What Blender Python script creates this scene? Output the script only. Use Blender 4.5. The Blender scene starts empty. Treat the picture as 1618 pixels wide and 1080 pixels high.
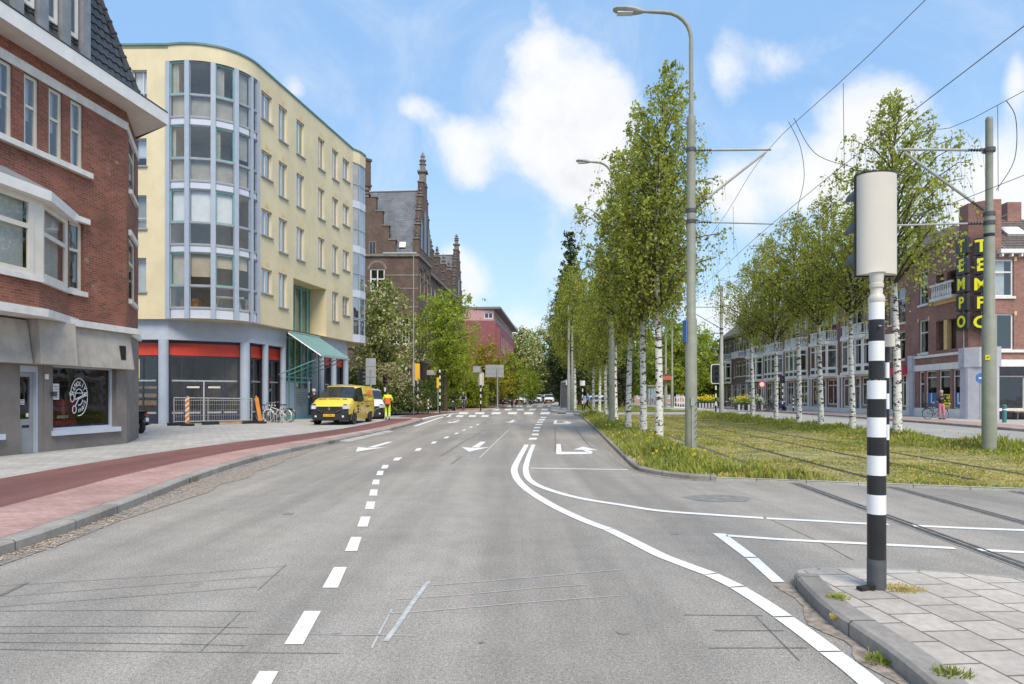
import bpy, bmesh, math, random
from mathutils import Vector, Matrix, noise
random.seed(11)
sc = bpy.context.scene
R = math.radians
# ---------------------------------------------------------------- camera
FPX, CX, HY, EYE = 1000.0, 809.0, 626.0, 1.5
cd = bpy.data.cameras.new('camera'); cam = bpy.data.objects.new('camera', cd)
sc.collection.objects.link(cam); sc.camera = cam
cam.location = (0, 0, EYE); cam.rotation_euler = (R(90), 0, 0)
cd.sensor_width = 36; cd.lens = FPX / 1618 * 36; cd.shift_y = (HY - 540) / 1618
cd.clip_start = .05; cd.clip_end = 3000
# ---------------------------------------------------------------- light
SUN_EL, SUN_AZ = 52, 163          # azimuth clockwise from +Y (behind the camera, to the right)
sl = bpy.data.lights.new('sun', 'SUN'); sun = bpy.data.objects.new('sun', sl)
sc.collection.objects.link(sun)
sl.energy = 2.8; sl.angle = R(28); sl.color = (1, .89, .73)
sd = Vector((math.sin(R(SUN_AZ)) * math.cos(R(SUN_EL)), math.cos(R(SUN_AZ)) * math.cos(R(SUN_EL)), math.sin(R(SUN_EL))))
sun.rotation_euler = sd.to_track_quat('Z', 'Y').to_euler()
sun.location = sd * 100
vs = sc.view_settings
vs.view_transform = 'Standard'; vs.look = 'None'; vs.gamma = 1; vs.exposure = 0.46
sc.cycles.max_bounces = 7; sc.cycles.diffuse_bounces = 3; sc.cycles.glossy_bounces = 3
sc.cycles.transparent_max_bounces = 10; sc.cycles.transmission_bounces = 4
sc.cycles.caustics_reflective = False; sc.cycles.caustics_refractive = False
# ---------------------------------------------------------------- sky
w = bpy.data.worlds.new('World'); sc.world = w; w.use_nodes = True
nt = w.node_tree; nt.nodes.clear()
class NG:
    """small helper to write node graphs"""
    def __init__(s, nt): s.nt = nt
    def n(s, t, **k):
        x = s.nt.nodes.new(t)
        for a, b in k.items(): setattr(x, a, b)
        return x
    def l(s, a, b): s.nt.links.new(a, b)
    def val(s, sock, v):
        if isinstance(v, (int, float)): sock.default_value = v
        elif isinstance(v, tuple): sock.default_value = v
        else: s.l(v, sock)
    def m(s, op, a, b=0.0, c=0.0, clamp=False):
        x = s.n('ShaderNodeMath', operation=op); x.use_clamp = clamp
        s.val(x.inputs[0], a); s.val(x.inputs[1], b); s.val(x.inputs[2], c)
        return x.outputs[0]
    def noise(s, vec, scale, detail=4, rough=.55, dist=0.0):
        x = s.n('ShaderNodeTexNoise'); x.inputs['Scale'].default_value = scale
        x.inputs['Detail'].default_value = detail; x.inputs['Roughness'].default_value = rough
        x.inputs['Distortion'].default_value = dist
        if vec is not None: s.l(vec, x.inputs['Vector'])
        return x.outputs['Fac']
    def ramp(s, fac, stops, interp='LINEAR'):
        x = s.n('ShaderNodeValToRGB'); x.color_ramp.interpolation = interp
        e = x.color_ramp.elements
        while len(e) < len(stops): e.new(.5)
        for i, (p, c) in enumerate(stops):
            e[i].position = p; e[i].color = c if len(c) == 4 else (*c, 1)
        s.l(fac, x.inputs['Fac'])
        return x.outputs['Color']
    def mix(s, fac, a, b, mode='MIX'):
        x = s.n('ShaderNodeMix', data_type='RGBA', blend_type=mode)
        s.val(x.inputs[0], fac)
        for i, v in ((6, a), (7, b)):
            if isinstance(v, tuple): x.inputs[i].default_value = v if len(v) == 4 else (*v, 1)
            else: s.l(v, x.inputs[i])
        return x.outputs[2]
    def mrange(s, v, a, b, c=0.0, d=1.0, smooth=True):
        x = s.n('ShaderNodeMapRange'); x.interpolation_type = 'SMOOTHSTEP' if smooth else 'LINEAR'
        s.l(v, x.inputs[0])
        for i, q in enumerate((a, b, c, d)): x.inputs[i + 1].default_value = q
        return x.outputs[0]
g = NG(nt)
tc = g.n('ShaderNodeTexCoord'); dirv = tc.outputs['Generated']
sky = g.n('ShaderNodeTexSky', sky_type='NISHITA'); sky.sun_disc = False
sky.sun_elevation = R(SUN_EL); sky.sun_rotation = R(SUN_AZ); sky.air_density = 1.0; sky.dust_density = .6; sky.ozone_density = 1.6
g.l(dirv, sky.inputs['Vector']) if sky.inputs else None
sep = g.n('ShaderNodeSeparateXYZ'); g.l(dirv, sep.inputs[0])
X, Y, Z = sep.outputs
az = g.m('ARCTAN2', X, Y); el = g.m('ARCSINE', Z)
SKYK = .105
skc = g.n('ShaderNodeVectorMath', operation='SCALE'); g.l(sky.outputs[0], skc.inputs[0]); skc.inputs['Scale'].default_value = 1.0
skc = g.mix(.68, skc.outputs[0], (2.8, 4.9, 8.0))
n1 = g.noise(dirv, 6.5, 9, .62, .3); n2 = g.noise(dirv, 2.2, 6, .6)
blobs = [(850, 100, 52, 82, 1), (880, 195, 92, 90, 1.05), (950, 150, 55, 65, 1), (910, 285, 75, 66, .8), (960, 250, 60, 60, .9),
         (652, 172, 36, 22, .75), (728, 222, 56, 40, .85), (742, 275, 44, 30, .7), (1148, 110, 36, 70, .85), (1245, 92, 70, 38, .75),
         (1315, 50, 45, 36, .45), (1335, 205, 70, 66, 1.05), (1290, 285, 100, 60, .95), (1160, 295, 70, 50, .85), (1230, 215, 40, 40, .55),
         (1606, 130, 26, 52, 1), (1592, 268, 75, 70, 1), (1420, 180, 70, 60, .6), (712, 400, 26, 26, .8), (735, 445, 46, 52, .95),
         (840, 515, 70, 30, .6), (1120, 500, 90, 60, .85), (462, 140, 36, 30, .85), (1420, 320, 160, 80, .8), (880, 420, 60, 60, .45),
         (1550, 330, 130, 60, .8)]
acc = None
for (bx, by, rx, ry, st) in blobs:
    kx, kz = (bx - CX) / FPX, (HY - by) / FPX
    a0 = math.atan(kx); e0 = math.atan(kz / math.sqrt(1 + kx * kx)); c = math.cos(a0)
    da = g.m('MULTIPLY', g.m('SUBTRACT', az, a0), FPX / (rx * 1.08 * c * c)); de = g.m('MULTIPLY', g.m('SUBTRACT', el, e0), FPX / (ry * 1.08 * c))
    q = g.m('ADD', g.m('MULTIPLY', da, da), g.m('MULTIPLY', de, de))
    d = g.m('MULTIPLY', g.m('POWER', 2.718, g.m('MULTIPLY', q, -1.0)), st)
    acc = d if acc is None else g.m('ADD', acc, g.m('MULTIPLY', d, g.m('SUBTRACT', 1.12, acc, clamp=True)))
# the rest of the dome behind the viewer: scattered cumulus
rest = g.mrange(g.m('ABSOLUTE', az), .75, 1.1)
cum = g.m('MULTIPLY', g.mrange(n2, .45, .66), rest)
acc = g.m('MAXIMUM', acc, cum)
dens = g.m('ADD', acc, g.m('MULTIPLY', g.m('SUBTRACT', n1, .5), 1.75))
cl = g.mrange(dens, .36, 1.08)
wisp = g.m('MULTIPLY', g.mrange(g.noise(dirv, 3.1, 7, .65, .6), .44, .78), .42)
cl = g.m('MAXIMUM', cl, wisp)
cl = g.m('MULTIPLY', cl, g.mrange(el, -.02, .02))
body = g.noise(dirv, 9, 5, .6)
shade = g.mix(g.m('MULTIPLY', g.mrange(dens, .75, 1.5), g.mrange(body, .3, .75)), (7.0, 7.05, 7.15), (5.3, 5.5, 5.9))
hz = g.mix(g.mrange(el, .0, .42, .62, .0, False), skc, (5.9, 7.7, 9.3))
col = g.mix(cl, hz, shade)
bg = g.n('ShaderNodeBackground'); g.l(col, bg.inputs[0]); bg.inputs[1].default_value = SKYK
wo = g.n('ShaderNodeOutputWorld'); g.l(bg.outputs[0], wo.inputs[0])

# ---------------------------------------------------------------- helpers
COL = sc.collection.objects
def gp(px, py, z=0.0):
    y = FPX * (EYE - z) / (py - HY)
    return Vector(((px - CX) / FPX * y, y, z))
def pos(px, Y, z=0.0): return Vector(((px - CX) / FPX * Y, Y, z))
def zz(py, Y): return EYE + (HY - py) * Y / FPX

class MB:
    def __init__(s): s.v = []; s.f = []; s.uv = []; s.M = None; s.mi = {}
    def p(s, c):
        c = Vector(c)
        if s.M is not None: c = s.M @ c
        s.v.append(c); return len(s.v) - 1
    def face(s, pts, uv=None):
        s.f.append([s.p(q) for q in pts]); s.uv.append(uv)
    def hexa(s, a, b):
        """a: 4 points, b: 4 matching points"""
        i = [s.p(q) for q in a] + [s.p(q) for q in b]
        for q in ((3, 2, 1, 0), (4, 5, 6, 7), (0, 1, 5, 4), (1, 2, 6, 5), (2, 3, 7, 6), (3, 0, 4, 7)):
            s.f.append([i[k] for k in q]); s.uv.append(None)
    def box(s, c, d, rz=0.0, rot=None):
        m = Matrix.Translation(Vector(c)) @ (rot.to_4x4() if rot is not None else Matrix.Rotation(rz, 4, 'Z'))
        x, y, z = d[0] / 2, d[1] / 2, d[2] / 2
        s.hexa([m @ Vector(q) for q in ((-x, -y, -z), (x, -y, -z), (x, y, -z), (-x, y, -z))],
               [m @ Vector(q) for q in ((-x, -y, z), (x, -y, z), (x, y, z), (-x, y, z))])
    def rings(s, rings, cap=True, closed=True):
        idx = [[s.p(q) for q in r] for r in rings]; n = len(idx[0])
        for a, b in zip(idx, idx[1:]):
            for k in range(n if closed else n - 1):
                s.f.append([a[k], a[(k + 1) % n], b[(k + 1) % n], b[k]]); s.uv.append(None)
        if cap and closed:
            s.f.append(idx[0][::-1]); s.uv.append(None); s.f.append(idx[-1]); s.uv.append(None)
    def tube(s, pts, r, n=8, cap=True):
        pts = [Vector(q) for q in pts]; rs = r if isinstance(r, (list, tuple)) else [r] * len(pts)
        rings = []
        up = None
        for i, q in enumerate(pts):
            t = (pts[min(i + 1, len(pts) - 1)] - pts[max(i - 1, 0)]).normalized()
            a = up if up is not None else (Vector((0, 0, 1)) if abs(t.z) < .9 else Vector((1, 0, 0)))
            x = t.cross(a)
            if x.length < 1e-4: x = t.orthogonal()
            x.normalize(); y = t.cross(x).normalized(); up = y.cross(t) * -1 if False else a
            rings.append([q + (x * math.cos(6.28319 * k / n) + y * math.sin(6.28319 * k / n)) * rs[i] for k in range(n)])
        s.rings(rings, cap)
    def lathe(s, prof, c=(0, 0, 0), n=16, axis='Z'):
        c = Vector(c); rings = []
        for (r, h) in prof:
            rr = []
            for k in range(n):
                a = 6.28319 * k / n
                if axis == 'Z': o = Vector((r * math.cos(a), r * math.sin(a), h))
                elif axis == 'Y': o = Vector((r * math.cos(a), h, r * math.sin(a)))
                else: o = Vector((h, r * math.cos(a), r * math.sin(a)))
                rr.append(c + o)
            rings.append(rr)
        s.rings(rings, True)
    def prism(s, poly, z0, z1):
        a = [s.p((x, y, z0)) for x, y in poly]; b = [s.p((x, y, z1)) for x, y in poly]; n = len(poly)
        s.f.append(a[::-1]); s.uv.append(None); s.f.append(b); s.uv.append(None)
        for k in range(n):
            s.f.append([a[k], a[(k + 1) % n], b[(k + 1) % n], b[k]]); s.uv.append(None)
    def torus(s, c, Rr, r, ax=Vector((0, 1, 0)), n=24, m=6):
        ax = Vector(ax).normalized(); a = ax.orthogonal().normalized(); b = ax.cross(a); c = Vector(c)
        idx = []
        for i in range(n):
            t = 6.28319 * i / n; d = a * math.cos(t) + b * math.sin(t)
            idx.append([s.p(c + d * (Rr + r * math.cos(6.28319 * k / m)) + ax * r * math.sin(6.28319 * k / m)) for k in range(m)])
        for i in range(n):
            for k in range(m):
                s.f.append([idx[i][k], idx[(i + 1) % n][k], idx[(i + 1) % n][(k + 1) % m], idx[i][(k + 1) % m]]); s.uv.append(None)
    def sheet(s, poly, z):
        s.face([(q[0], q[1], z) for q in poly])
    def build_split(s, name, mat, parent=None, **k):
        """one object per loose piece"""
        par = list(range(len(s.v)))
        def find(i):
            while par[i] != i: par[i] = par[par[i]]; i = par[i]
            return i
        for f in s.f:
            for q in f[1:]: par[find(q)] = find(f[0])
        gr = {}
        for i, f in enumerate(s.f): gr.setdefault(find(f[0]), []).append(i)
        out = []
        for ids in gr.values():
            m = MB(); ix = {}
            for i in ids:
                for q in s.f[i]:
                    if q not in ix: ix[q] = len(m.v); m.v.append(s.v[q])
                m.f.append([ix[q] for q in s.f[i]]); m.uv.append(s.uv[i])
            out.append(m.build(name, mat, parent, **k))
        return out[0]
    def build(s, name, mat, parent=None, smooth=False, bevel=0.0):
        me = bpy.data.meshes.new(name)
        me.from_pydata([tuple(q) for q in s.v], [], s.f)
        ul = me.uv_layers.new(name='UVMap'); data = ul.data; v = s.v
        for pl, uv in zip(me.polygons, s.uv):
            if uv is not None:
                for k, li in enumerate(pl.loop_indices): data[li].uv = uv[k]
            else:
                nn = pl.normal
                if abs(nn.z) > .75:
                    for li, vi in zip(pl.loop_indices, pl.vertices): data[li].uv = (v[vi].x, v[vi].y)
                else:
                    tx, ty = -nn.y, nn.x; L = math.hypot(tx, ty) or 1; tx /= L; ty /= L
                    for li, vi in zip(pl.loop_indices, pl.vertices): data[li].uv = (v[vi].x * tx + v[vi].y * ty, v[vi].z)
        mats = mat if isinstance(mat, (list, tuple)) else [mat]
        for m in mats: me.materials.append(m)
        for k, i in s.mi.items(): me.polygons[k].material_index = i
        if smooth:
            me.polygons.foreach_set('use_smooth', [True] * len(me.polygons))
        o = bpy.data.objects.new(name, me); COL.link(o)
        if smooth:
            try: me.set_sharp_from_angle(angle=R(40))
            except Exception: pass
        if bevel:
            bv = o.modifiers.new('bevel', 'BEVEL'); bv.width = bevel; bv.segments = 2; bv.limit_method = 'ANGLE'
        if parent is not None: attach(o, parent)
        return o
def world(o):
    b = Matrix.Translation(o.location) if o.parent is None else o.matrix_basis
    return b if o.parent is None else world(o.parent) @ o.matrix_parent_inverse @ b
def attach(o, parent):
    o.parent = parent; o.matrix_parent_inverse = world(parent).inverted()
def tag(o, label=None, cat=None, group=None, kind=None):
    if label: o['label'] = label
    if cat: o['category'] = cat
    if group: o['group'] = group
    if kind: o['kind'] = kind
    return o
def thing(name, loc, label, cat, group=None):
    o = bpy.data.objects.new(name, None); COL.link(o); o.location = loc; o.empty_display_size = .2
    return tag(o, label, cat, group)
KIDS = {}
def copy_tree(o, parent=None):
    c = o.copy(); COL.link(c)
    if parent is not None:
        c.parent = parent; c.matrix_parent_inverse = o.matrix_parent_inverse.copy()
    for ch in list(o.children): copy_tree(ch, c)
    return c
def put(root, loc, rz=0.0, s=1.0, label=None):
    root.location = loc; root.rotation_euler = (0, 0, rz); root.scale = (s, s, s)
    if label: root['label'] = label
    return root
def text(name, body, size, at, u, v, mat, parent=None, ext=.01, align='CENTER', bold=0.0, squash=1.0):
    cu = bpy.data.curves.new(name, 'FONT'); cu.body = body; cu.size = size; cu.extrude = ext; cu.offset = bold
    cu.align_x = align; cu.align_y = 'CENTER'; cu.materials.append(mat); cu.resolution_u = 3
    o = bpy.data.objects.new(name, cu); COL.link(o)
    u = Vector(u).normalized(); v = Vector(v).normalized(); nrm = u.cross(v)
    m = Matrix((u, v, nrm)).transposed().to_4x4(); m.translation = Vector(at)
    if parent is not None: attach(o, parent)
    o.matrix_basis = m @ Matrix.Diagonal((squash, 1, 1, 1))
    return o

class Fac:
    """a vertical wall plane: corner p0, horizontal direction d, outward normal on the side facing n"""
    def __init__(s, p0, d, n):
        s.p0 = Vector((p0[0], p0[1], 0)); s.d = Vector((d[0], d[1], 0)).normalized()
        a = Vector((-s.d.y, s.d.x, 0))
        s.n = a if a.dot(Vector((n[0], n[1], 0))) > 0 else -a
    def pt(s, u, z, o=0.0): q = s.p0 + s.d * u + s.n * o; q.z = z; return q
    def u(s, px, o=0.0):
        k = (px - CX) / FPX; q = s.p0 + s.n * o
        return (k * q.y - q.x) / (s.d.x - k * s.d.y)
    def at(s, px, py, o=0.0):
        u = s.u(px, o); return u, zz(py, s.pt(u, 0, o).y)
    def rect(s, x0, x1, y0, y1, o=0.0):
        """pixel rectangle (y at the middle) -> u0,u1,z0,z1"""
        xm = (x0 + x1) / 2; _, za = s.at(xm, y0, o); _, zb = s.at(xm, y1, o)
        a, b = s.u(x0, o), s.u(x1, o)
        return (min(a, b), max(a, b), min(za, zb), max(za, zb))
    def box(s, mb, u0, u1, z0, z1, o0, o1):
        mb.hexa([s.pt(u0, z0, o0), s.pt(u1, z0, o0), s.pt(u1, z0, o1), s.pt(u0, z0, o1)],
                [s.pt(u0, z1, o0), s.pt(u1, z1, o0), s.pt(u1, z1, o1), s.pt(u0, z1, o1)])
    def quad(s, mb, u0, u1, z0, z1, o=0.0, uv=None):
        mb.face([s.pt(u0, z0, o), s.pt(u1, z0, o), s.pt(u1, z1, o), s.pt(u0, z1, o)], uv)
    def wall(s, mb, u0, u1, z0, z1, holes=(), rev=.14, o=0.0):
        us = sorted({u0, u1, *[min(max(q, u0), u1) for h in holes for q in h[:2]]})
        zs = sorted({z0, z1, *[min(max(q, z0), z1) for h in holes for q in h[2:4]]})
        for a, b in zip(us, us[1:]):
            for c, d in zip(zs, zs[1:]):
                if b - a < 1e-4 or d - c < 1e-4: continue
                mu, mz = (a + b) / 2, (c + d) / 2
                if any(h[0] < mu < h[1] and h[2] < mz < h[3] for h in holes): continue
                s.quad(mb, a, b, c, d, o)
        for h in holes:
            a, b, c, d = h[:4]
            P = s.pt
            for q in (((a, c), (b, c)), ((b, c), (b, d)), ((b, d), (a, d)), ((a, d), (a, c))):
                (ua, za), (ub, zb) = q
                mb.face([P(ua, za, o), P(ub, zb, o), P(ub, zb, o - rev), P(ua, za, o - rev)])
    def window(s, parent, h, frame, glass, mull=(), trans=(), fw=.06, dep=.1, sill=None, sillmat=None, curtain=None, room=True, o=0.0, bar=None, name='window', bow=.35):
        a, b, c, d = h[:4]; bar = bar or fw * .8
        mb = MB(); o0, o1 = o - dep - .06, o - dep
        s.box(mb, a, a + fw, c, d, o0, o1); s.box(mb, b - fw, b, c, d, o0, o1)
        s.box(mb, a + fw, b - fw, c, c + fw, o0, o1); s.box(mb, a + fw, b - fw, d - fw, d, o0, o1)
        us = [a + fw] + [a + (b - a) * q for q in mull] + [b - fw]
        for q in mull:
            x = a + (b - a) * q; s.box(mb, x - bar / 2, x + bar / 2, c + fw, d - fw, o0, o1 - .003)
        for q in trans:
            z = c + (d - c) * q; s.box(mb, a + fw, b - fw, z - bar / 2, z + bar / 2, o0, o1 - .006)
        f = mb.build(name, frame, parent)
        mb = MB(); s.quad(mb, a + fw * .6, b - fw * .6, c + fw * .6, d - fw * .6, o0 + .03); mb.build('pane', glass, f)
        if sill:
            mb = MB(); s.box(mb, a - .06, b + .06, c - sill, c + .012, o - dep + .004, o + .09); mb.build('sill', sillmat or frame, f)
        if curtain:
            mat, frac, side = curtain
            mb = MB()
            if side == 'top': cs = [(a + fw, b - fw, d - (d - c) * frac, d - .02)]
            elif side == 'both': cs = [(a + .02, a + (b - a) * frac / 2, c + .02, d - .02), (b - (b - a) * frac / 2, b - .02, c + .02, d - .02)]
            else: cs = [(a + .02, a + (b - a) * frac, c + .02, d - .02)]
            for (ua, ub, za, zb) in cs:
                n = max(2, int((ub - ua) / .07))
                for k in range(n):
                    x0 = ua + (ub - ua) * k / n; x1 = ua + (ub - ua) * (k + 1) / n
                    oa = o0 - .09 + (.018 if k % 2 else 0) * (side != 'top'); ob = o0 - .09 + (0 if k % 2 else .018) * (side != 'top')
                    mb.face([s.pt(x0, za, oa), s.pt(x1, za, ob), s.pt(x1, zb, ob), s.pt(x0, zb, oa)])
            mb.build('curtain', mat, f)
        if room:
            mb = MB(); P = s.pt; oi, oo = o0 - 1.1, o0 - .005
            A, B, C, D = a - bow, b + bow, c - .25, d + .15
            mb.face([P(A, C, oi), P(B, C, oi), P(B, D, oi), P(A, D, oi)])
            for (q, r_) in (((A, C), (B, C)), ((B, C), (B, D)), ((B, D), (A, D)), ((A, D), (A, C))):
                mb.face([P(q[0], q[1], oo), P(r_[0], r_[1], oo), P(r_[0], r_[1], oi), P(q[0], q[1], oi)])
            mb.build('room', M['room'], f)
        return f
# ---------------------------------------------------------------- materials
M = {}
def newmat(name):
    m = bpy.data.materials.new(name); m.use_nodes = True; m.node_tree.nodes.clear()
    g = NG(m.node_tree); b = g.n('ShaderNodeBsdfPrincipled'); o = g.n('ShaderNodeOutputMaterial'); g.l(b.outputs[0], o.inputs[0])
    return m, g, b, o
def c3(v, k=1.0): return (v[0] * k, v[1] * k, v[2] * k, 1)
def plain(name, col, rough=.55, metal=0.0, var=.12, vs=2.5, bump=0.0, bs=60, spec=.5, dirt=0.0, coat=0.0):
    m, g, b, o = newmat(name)
    tc = g.n('ShaderNodeTexCoord'); ov = tc.outputs['Object']
    f = g.noise(ov, vs, 6, .6)
    c = g.mix(g.mrange(f, .3, .7), c3(col, 1 - var), c3(col, 1 + var))
    if dirt:
        mp = g.n('ShaderNodeMapping'); g.l(ov, mp.inputs[0]); mp.inputs['Scale'].default_value = (6, 6, .8)
        d = g.mrange(g.noise(mp.outputs[0], 1.0, 7, .7), .52, .78)
        c = g.mix(g.m('MULTIPLY', d, dirt), c, (.09, .08, .065))
    g.l(c, b.inputs['Base Color']); b.inputs['Metallic'].default_value = metal
    b.inputs['Specular IOR Level'].default_value = spec
    g.l(g.mrange(g.noise(ov, vs * 3, 4), .3, .7, rough * .85, min(1, rough * 1.15)), b.inputs['Roughness'])
    if coat: b.inputs['Coat Weight'].default_value = coat; b.inputs['Coat Roughness'].default_value = .06
    if bump:
        bp = g.n('ShaderNodeBump'); bp.inputs['Strength'].default_value = bump; bp.inputs['Distance'].default_value = .01
        g.l(g.noise(ov, bs, 5, .6), bp.inputs['Height']); g.l(bp.outputs[0], b.inputs['Normal'])
    M[name] = m; return m
def brick(name, c1, c2, mortar, w=.22, h=.065, ms=.009, var=.25, rough=.85, stain=None, offset=.5):
    m, g, b, o = newmat(name)
    uv = g.n('ShaderNodeUVMap'); tx = g.n('ShaderNodeTexBrick'); g.l(uv.outputs[0], tx.inputs['Vector'])
    tx.inputs['Scale'].default_value = 1; tx.inputs['Brick Width'].default_value = w; tx.inputs['Row Height'].default_value = h
    tx.inputs['Mortar Size'].default_value = ms; tx.inputs['Mortar Smooth'].default_value = .25; tx.inputs['Bias'].default_value = 0
    tx.inputs['Color1'].default_value = c3(c1); tx.inputs['Color2'].default_value = c3(c2); tx.inputs['Mortar'].default_value = c3(mortar)
    tx.offset = offset
    big = g.noise(uv.outputs[0], .9, 6, .65); sm = g.noise(uv.outputs[0], 17, 3, .6)
    v = g.m('MULTIPLY', g.mrange(big, .25, .75, 1 - var, 1 + var), g.mrange(sm, .25, .75, .88, 1.12))
    sca = g.n('ShaderNodeVectorMath', operation='SCALE'); g.l(tx.outputs['Color'], sca.inputs[0]); g.l(v, sca.inputs['Scale'])
    c = sca.outputs[0]
    if stain:
        st = g.m('MULTIPLY', g.mrange(g.noise(uv.outputs[0], .8, 7, .75), .60, .72), .5)
        c = g.mix(st, c, (*stain, 1))
    g.l(c, b.inputs['Base Color']); b.inputs['Roughness'].default_value = rough
    bp = g.n('ShaderNodeBump'); bp.inputs['Strength'].default_value = .5; bp.inputs['Distance'].default_value = .01; bp.invert = True
    g.l(tx.outputs['Fac'], bp.inputs['Height']); g.l(bp.outputs[0], b.inputs['Normal'])
    M[name] = m; return m
def asphalt(name, base, warm, speck=.5):
    m, g, b, o = newmat(name)
    tc = g.n('ShaderNodeTexCoord'); ov = tc.outputs['Object']
    f1 = g.noise(ov, .35, 6, .6, .3); f2 = g.noise(ov, 42, 4, .8); f3 = g.noise(ov, 120, 2, .6); f4 = g.noise(ov, 3.2, 6, .7)
    mp = g.n('ShaderNodeMapping'); g.l(ov, mp.inputs[0]); mp.inputs['Scale'].default_value = (.9, .05, 1); mp.inputs['Rotation'].default_value = (0, 0, R(4))
    tr = g.noise(mp.outputs[0], 1.2, 4, .6)
    c = g.mix(g.mrange(f1, .3, .72), c3(base), c3(warm))
    k = g.m('MULTIPLY', g.mrange(f2, .3, .7, 1 - .32 * speck, 1 + .34 * speck), g.mrange(f3, .3, .72, 1 - .4 * speck, 1 + .5 * speck))
    k = g.m('MULTIPLY', k, g.mrange(f4, .3, .7, .93, 1.07)); k = g.m('MULTIPLY', k, g.mrange(tr, .3, .7, .80, 1.16))
    sca = g.n('ShaderNodeVectorMath', operation='SCALE'); g.l(c, sca.inputs[0]); g.l(k, sca.inputs['Scale'])
    spot = g.mrange(g.noise(ov, 1.7, 3, .5), .70, .76)
    c = g.mix(g.m('MULTIPLY', spot, .35), sca.outputs[0], c3(base, .45))
    g.l(c, b.inputs['Base Color']); b.inputs['Roughness'].default_value = .85; b.inputs['Specular IOR Level'].default_value = .35
    bp = g.n('ShaderNodeBump'); bp.inputs['Strength'].default_value = .45; bp.inputs['Distance'].default_value = .006
    g.l(f2, bp.inputs['Height']); g.l(bp.outputs[0], b.inputs['Normal'])
    M[name] = m; return m
def leafmat(name, ca, cb, cc=None, trans=.35):
    m, g, b, o = newmat(name); g.nt.nodes.remove(b)
    geo = g.n('ShaderNodeNewGeometry'); rnd = geo.outputs['Random Per Island']
    tc = g.n('ShaderNodeTexCoord')
    cl = g.mrange(g.noise(tc.outputs['Object'], 1.1, 3, .6), .35, .65)
    mixf = g.m('ADD', g.m('MULTIPLY', rnd, .6), g.m('MULTIPLY', cl, .4))
    st = [(0, ca), (.5, cb)] + ([(.70, cb), (.76, cc)] if cc else [(1, (cb[0] * 1.25, cb[1] * 1.15, cb[2]))])
    c = g.ramp(rnd if cc else mixf, st)
    if cc: c = g.mix(g.m('MULTIPLY', cl, .35), c, c3(ca, .8))
    d = g.n('ShaderNodeBsdfPrincipled'); g.l(c, d.inputs['Base Color']); d.inputs['Roughness'].default_value = .5; d.inputs['Specular IOR Level'].default_value = .35
    t = g.n('ShaderNodeBsdfTranslucent'); tcx = g.mix(1.0, c, (1.25, 1.2, .5), 'MULTIPLY'); g.l(tcx, t.inputs[0])
    mx = g.n('ShaderNodeMixShader'); mx.inputs[0].default_value = trans; g.l(d.outputs[0], mx.inputs[1]); g.l(t.outputs[0], mx.inputs[2])
    g.l(mx.outputs[0], o.inputs[0]); M[name] = m; return m
def glassmat(name, tint=(.75, .8, .82), refl=.12, rough=.02):
    m, g, b, o = newmat(name); g.nt.nodes.remove(b)
    t = g.n('ShaderNodeBsdfTransparent'); t.inputs[0].default_value = c3(tint)
    gl = g.n('ShaderNodeBsdfGlossy'); gl.inputs['Roughness'].default_value = rough; gl.inputs[0].default_value = (.93, .92, .90, 1)
    tc = g.n('ShaderNodeTexCoord'); bp = g.n('ShaderNodeBump'); bp.inputs['Strength'].default_value = .06; bp.inputs['Distance'].default_value = .05
    g.l(g.noise(tc.outputs['Object'], 1.3, 2, .5), bp.inputs['Height']); g.l(bp.outputs[0], gl.inputs['Normal'])
    lw = g.n('ShaderNodeLayerWeight'); lw.inputs[0].default_value = .35
    f = g.m('ADD', g.m('MULTIPLY', lw.outputs['Facing'], .34), refl, clamp=True)
    mx = g.n('ShaderNodeMixShader'); g.l(f, mx.inputs[0]); g.l(t.outputs[0], mx.inputs[1]); g.l(gl.outputs[0], mx.inputs[2])
    g.l(mx.outputs[0], o.inputs[0]); M[name] = m; return m
def barkmat(name):
    m, g, b, o = newmat(name)
    tc = g.n('ShaderNodeTexCoord'); mp = g.n('ShaderNodeMapping'); g.l(tc.outputs['Object'], mp.inputs[0]); mp.inputs['Scale'].default_value = (3.5, 3.5, 9)
    f = g.noise(mp.outputs[0], 1.25, 4, .55, .6)
    mp2 = g.n('ShaderNodeMapping'); g.l(tc.outputs['Object'], mp2.inputs[0]); mp2.inputs['Scale'].default_value = (2, 2, 60)
    f2 = g.noise(mp2.outputs[0], 1, 3, .6)
    c = g.mix(g.mrange(f2, .3, .7), (.60, .57, .52), (.82, .80, .76))
    c = g.mix(g.mrange(f, .545, .585), c, (.035, .03, .026))
    g.l(c, b.inputs['Base Color']); b.inputs['Roughness'].default_value = .8
    bp = g.n('ShaderNodeBump'); bp.inputs['Strength'].default_value = .5; g.l(f, bp.inputs['Height']); g.l(bp.outputs[0], b.inputs['Normal'])
    M[name] = m; return m
asphalt('asphalt', (.268, .25, .228), (.325, .296, .26), .85)
asphalt('asphalt_patch', (.175, .17, .165), (.195, .188, .18), .5)
asphalt('asphalt_light', (.33, .325, .315), (.37, .36, .345), .4)
asphalt('cycle_red', (.165, .075, .07), (.2, .092, .084), .4)
brick('pave_tile', (.40, .385, .365), (.47, .45, .425), (.24, .225, .205), .3, .3, .008, .14, .85)
brick('island_tile', (.40, .36, .32), (.49, .445, .395), (.16, .135, .10), .30, .30, .008, .2, .85, (.35, .31, .25))
brick('verge_brick', (.40, .24, .215), (.48, .30, .27), (.30, .22, .2), .2, .1, .008, .22, .85, (.5, .45, .4))
brick('gutter_brick', (.23, .215, .205), (.30, .28, .27), (.17, .15, .13), .2, .1, .01, .25, .85, (.40, .30, .22))
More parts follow.
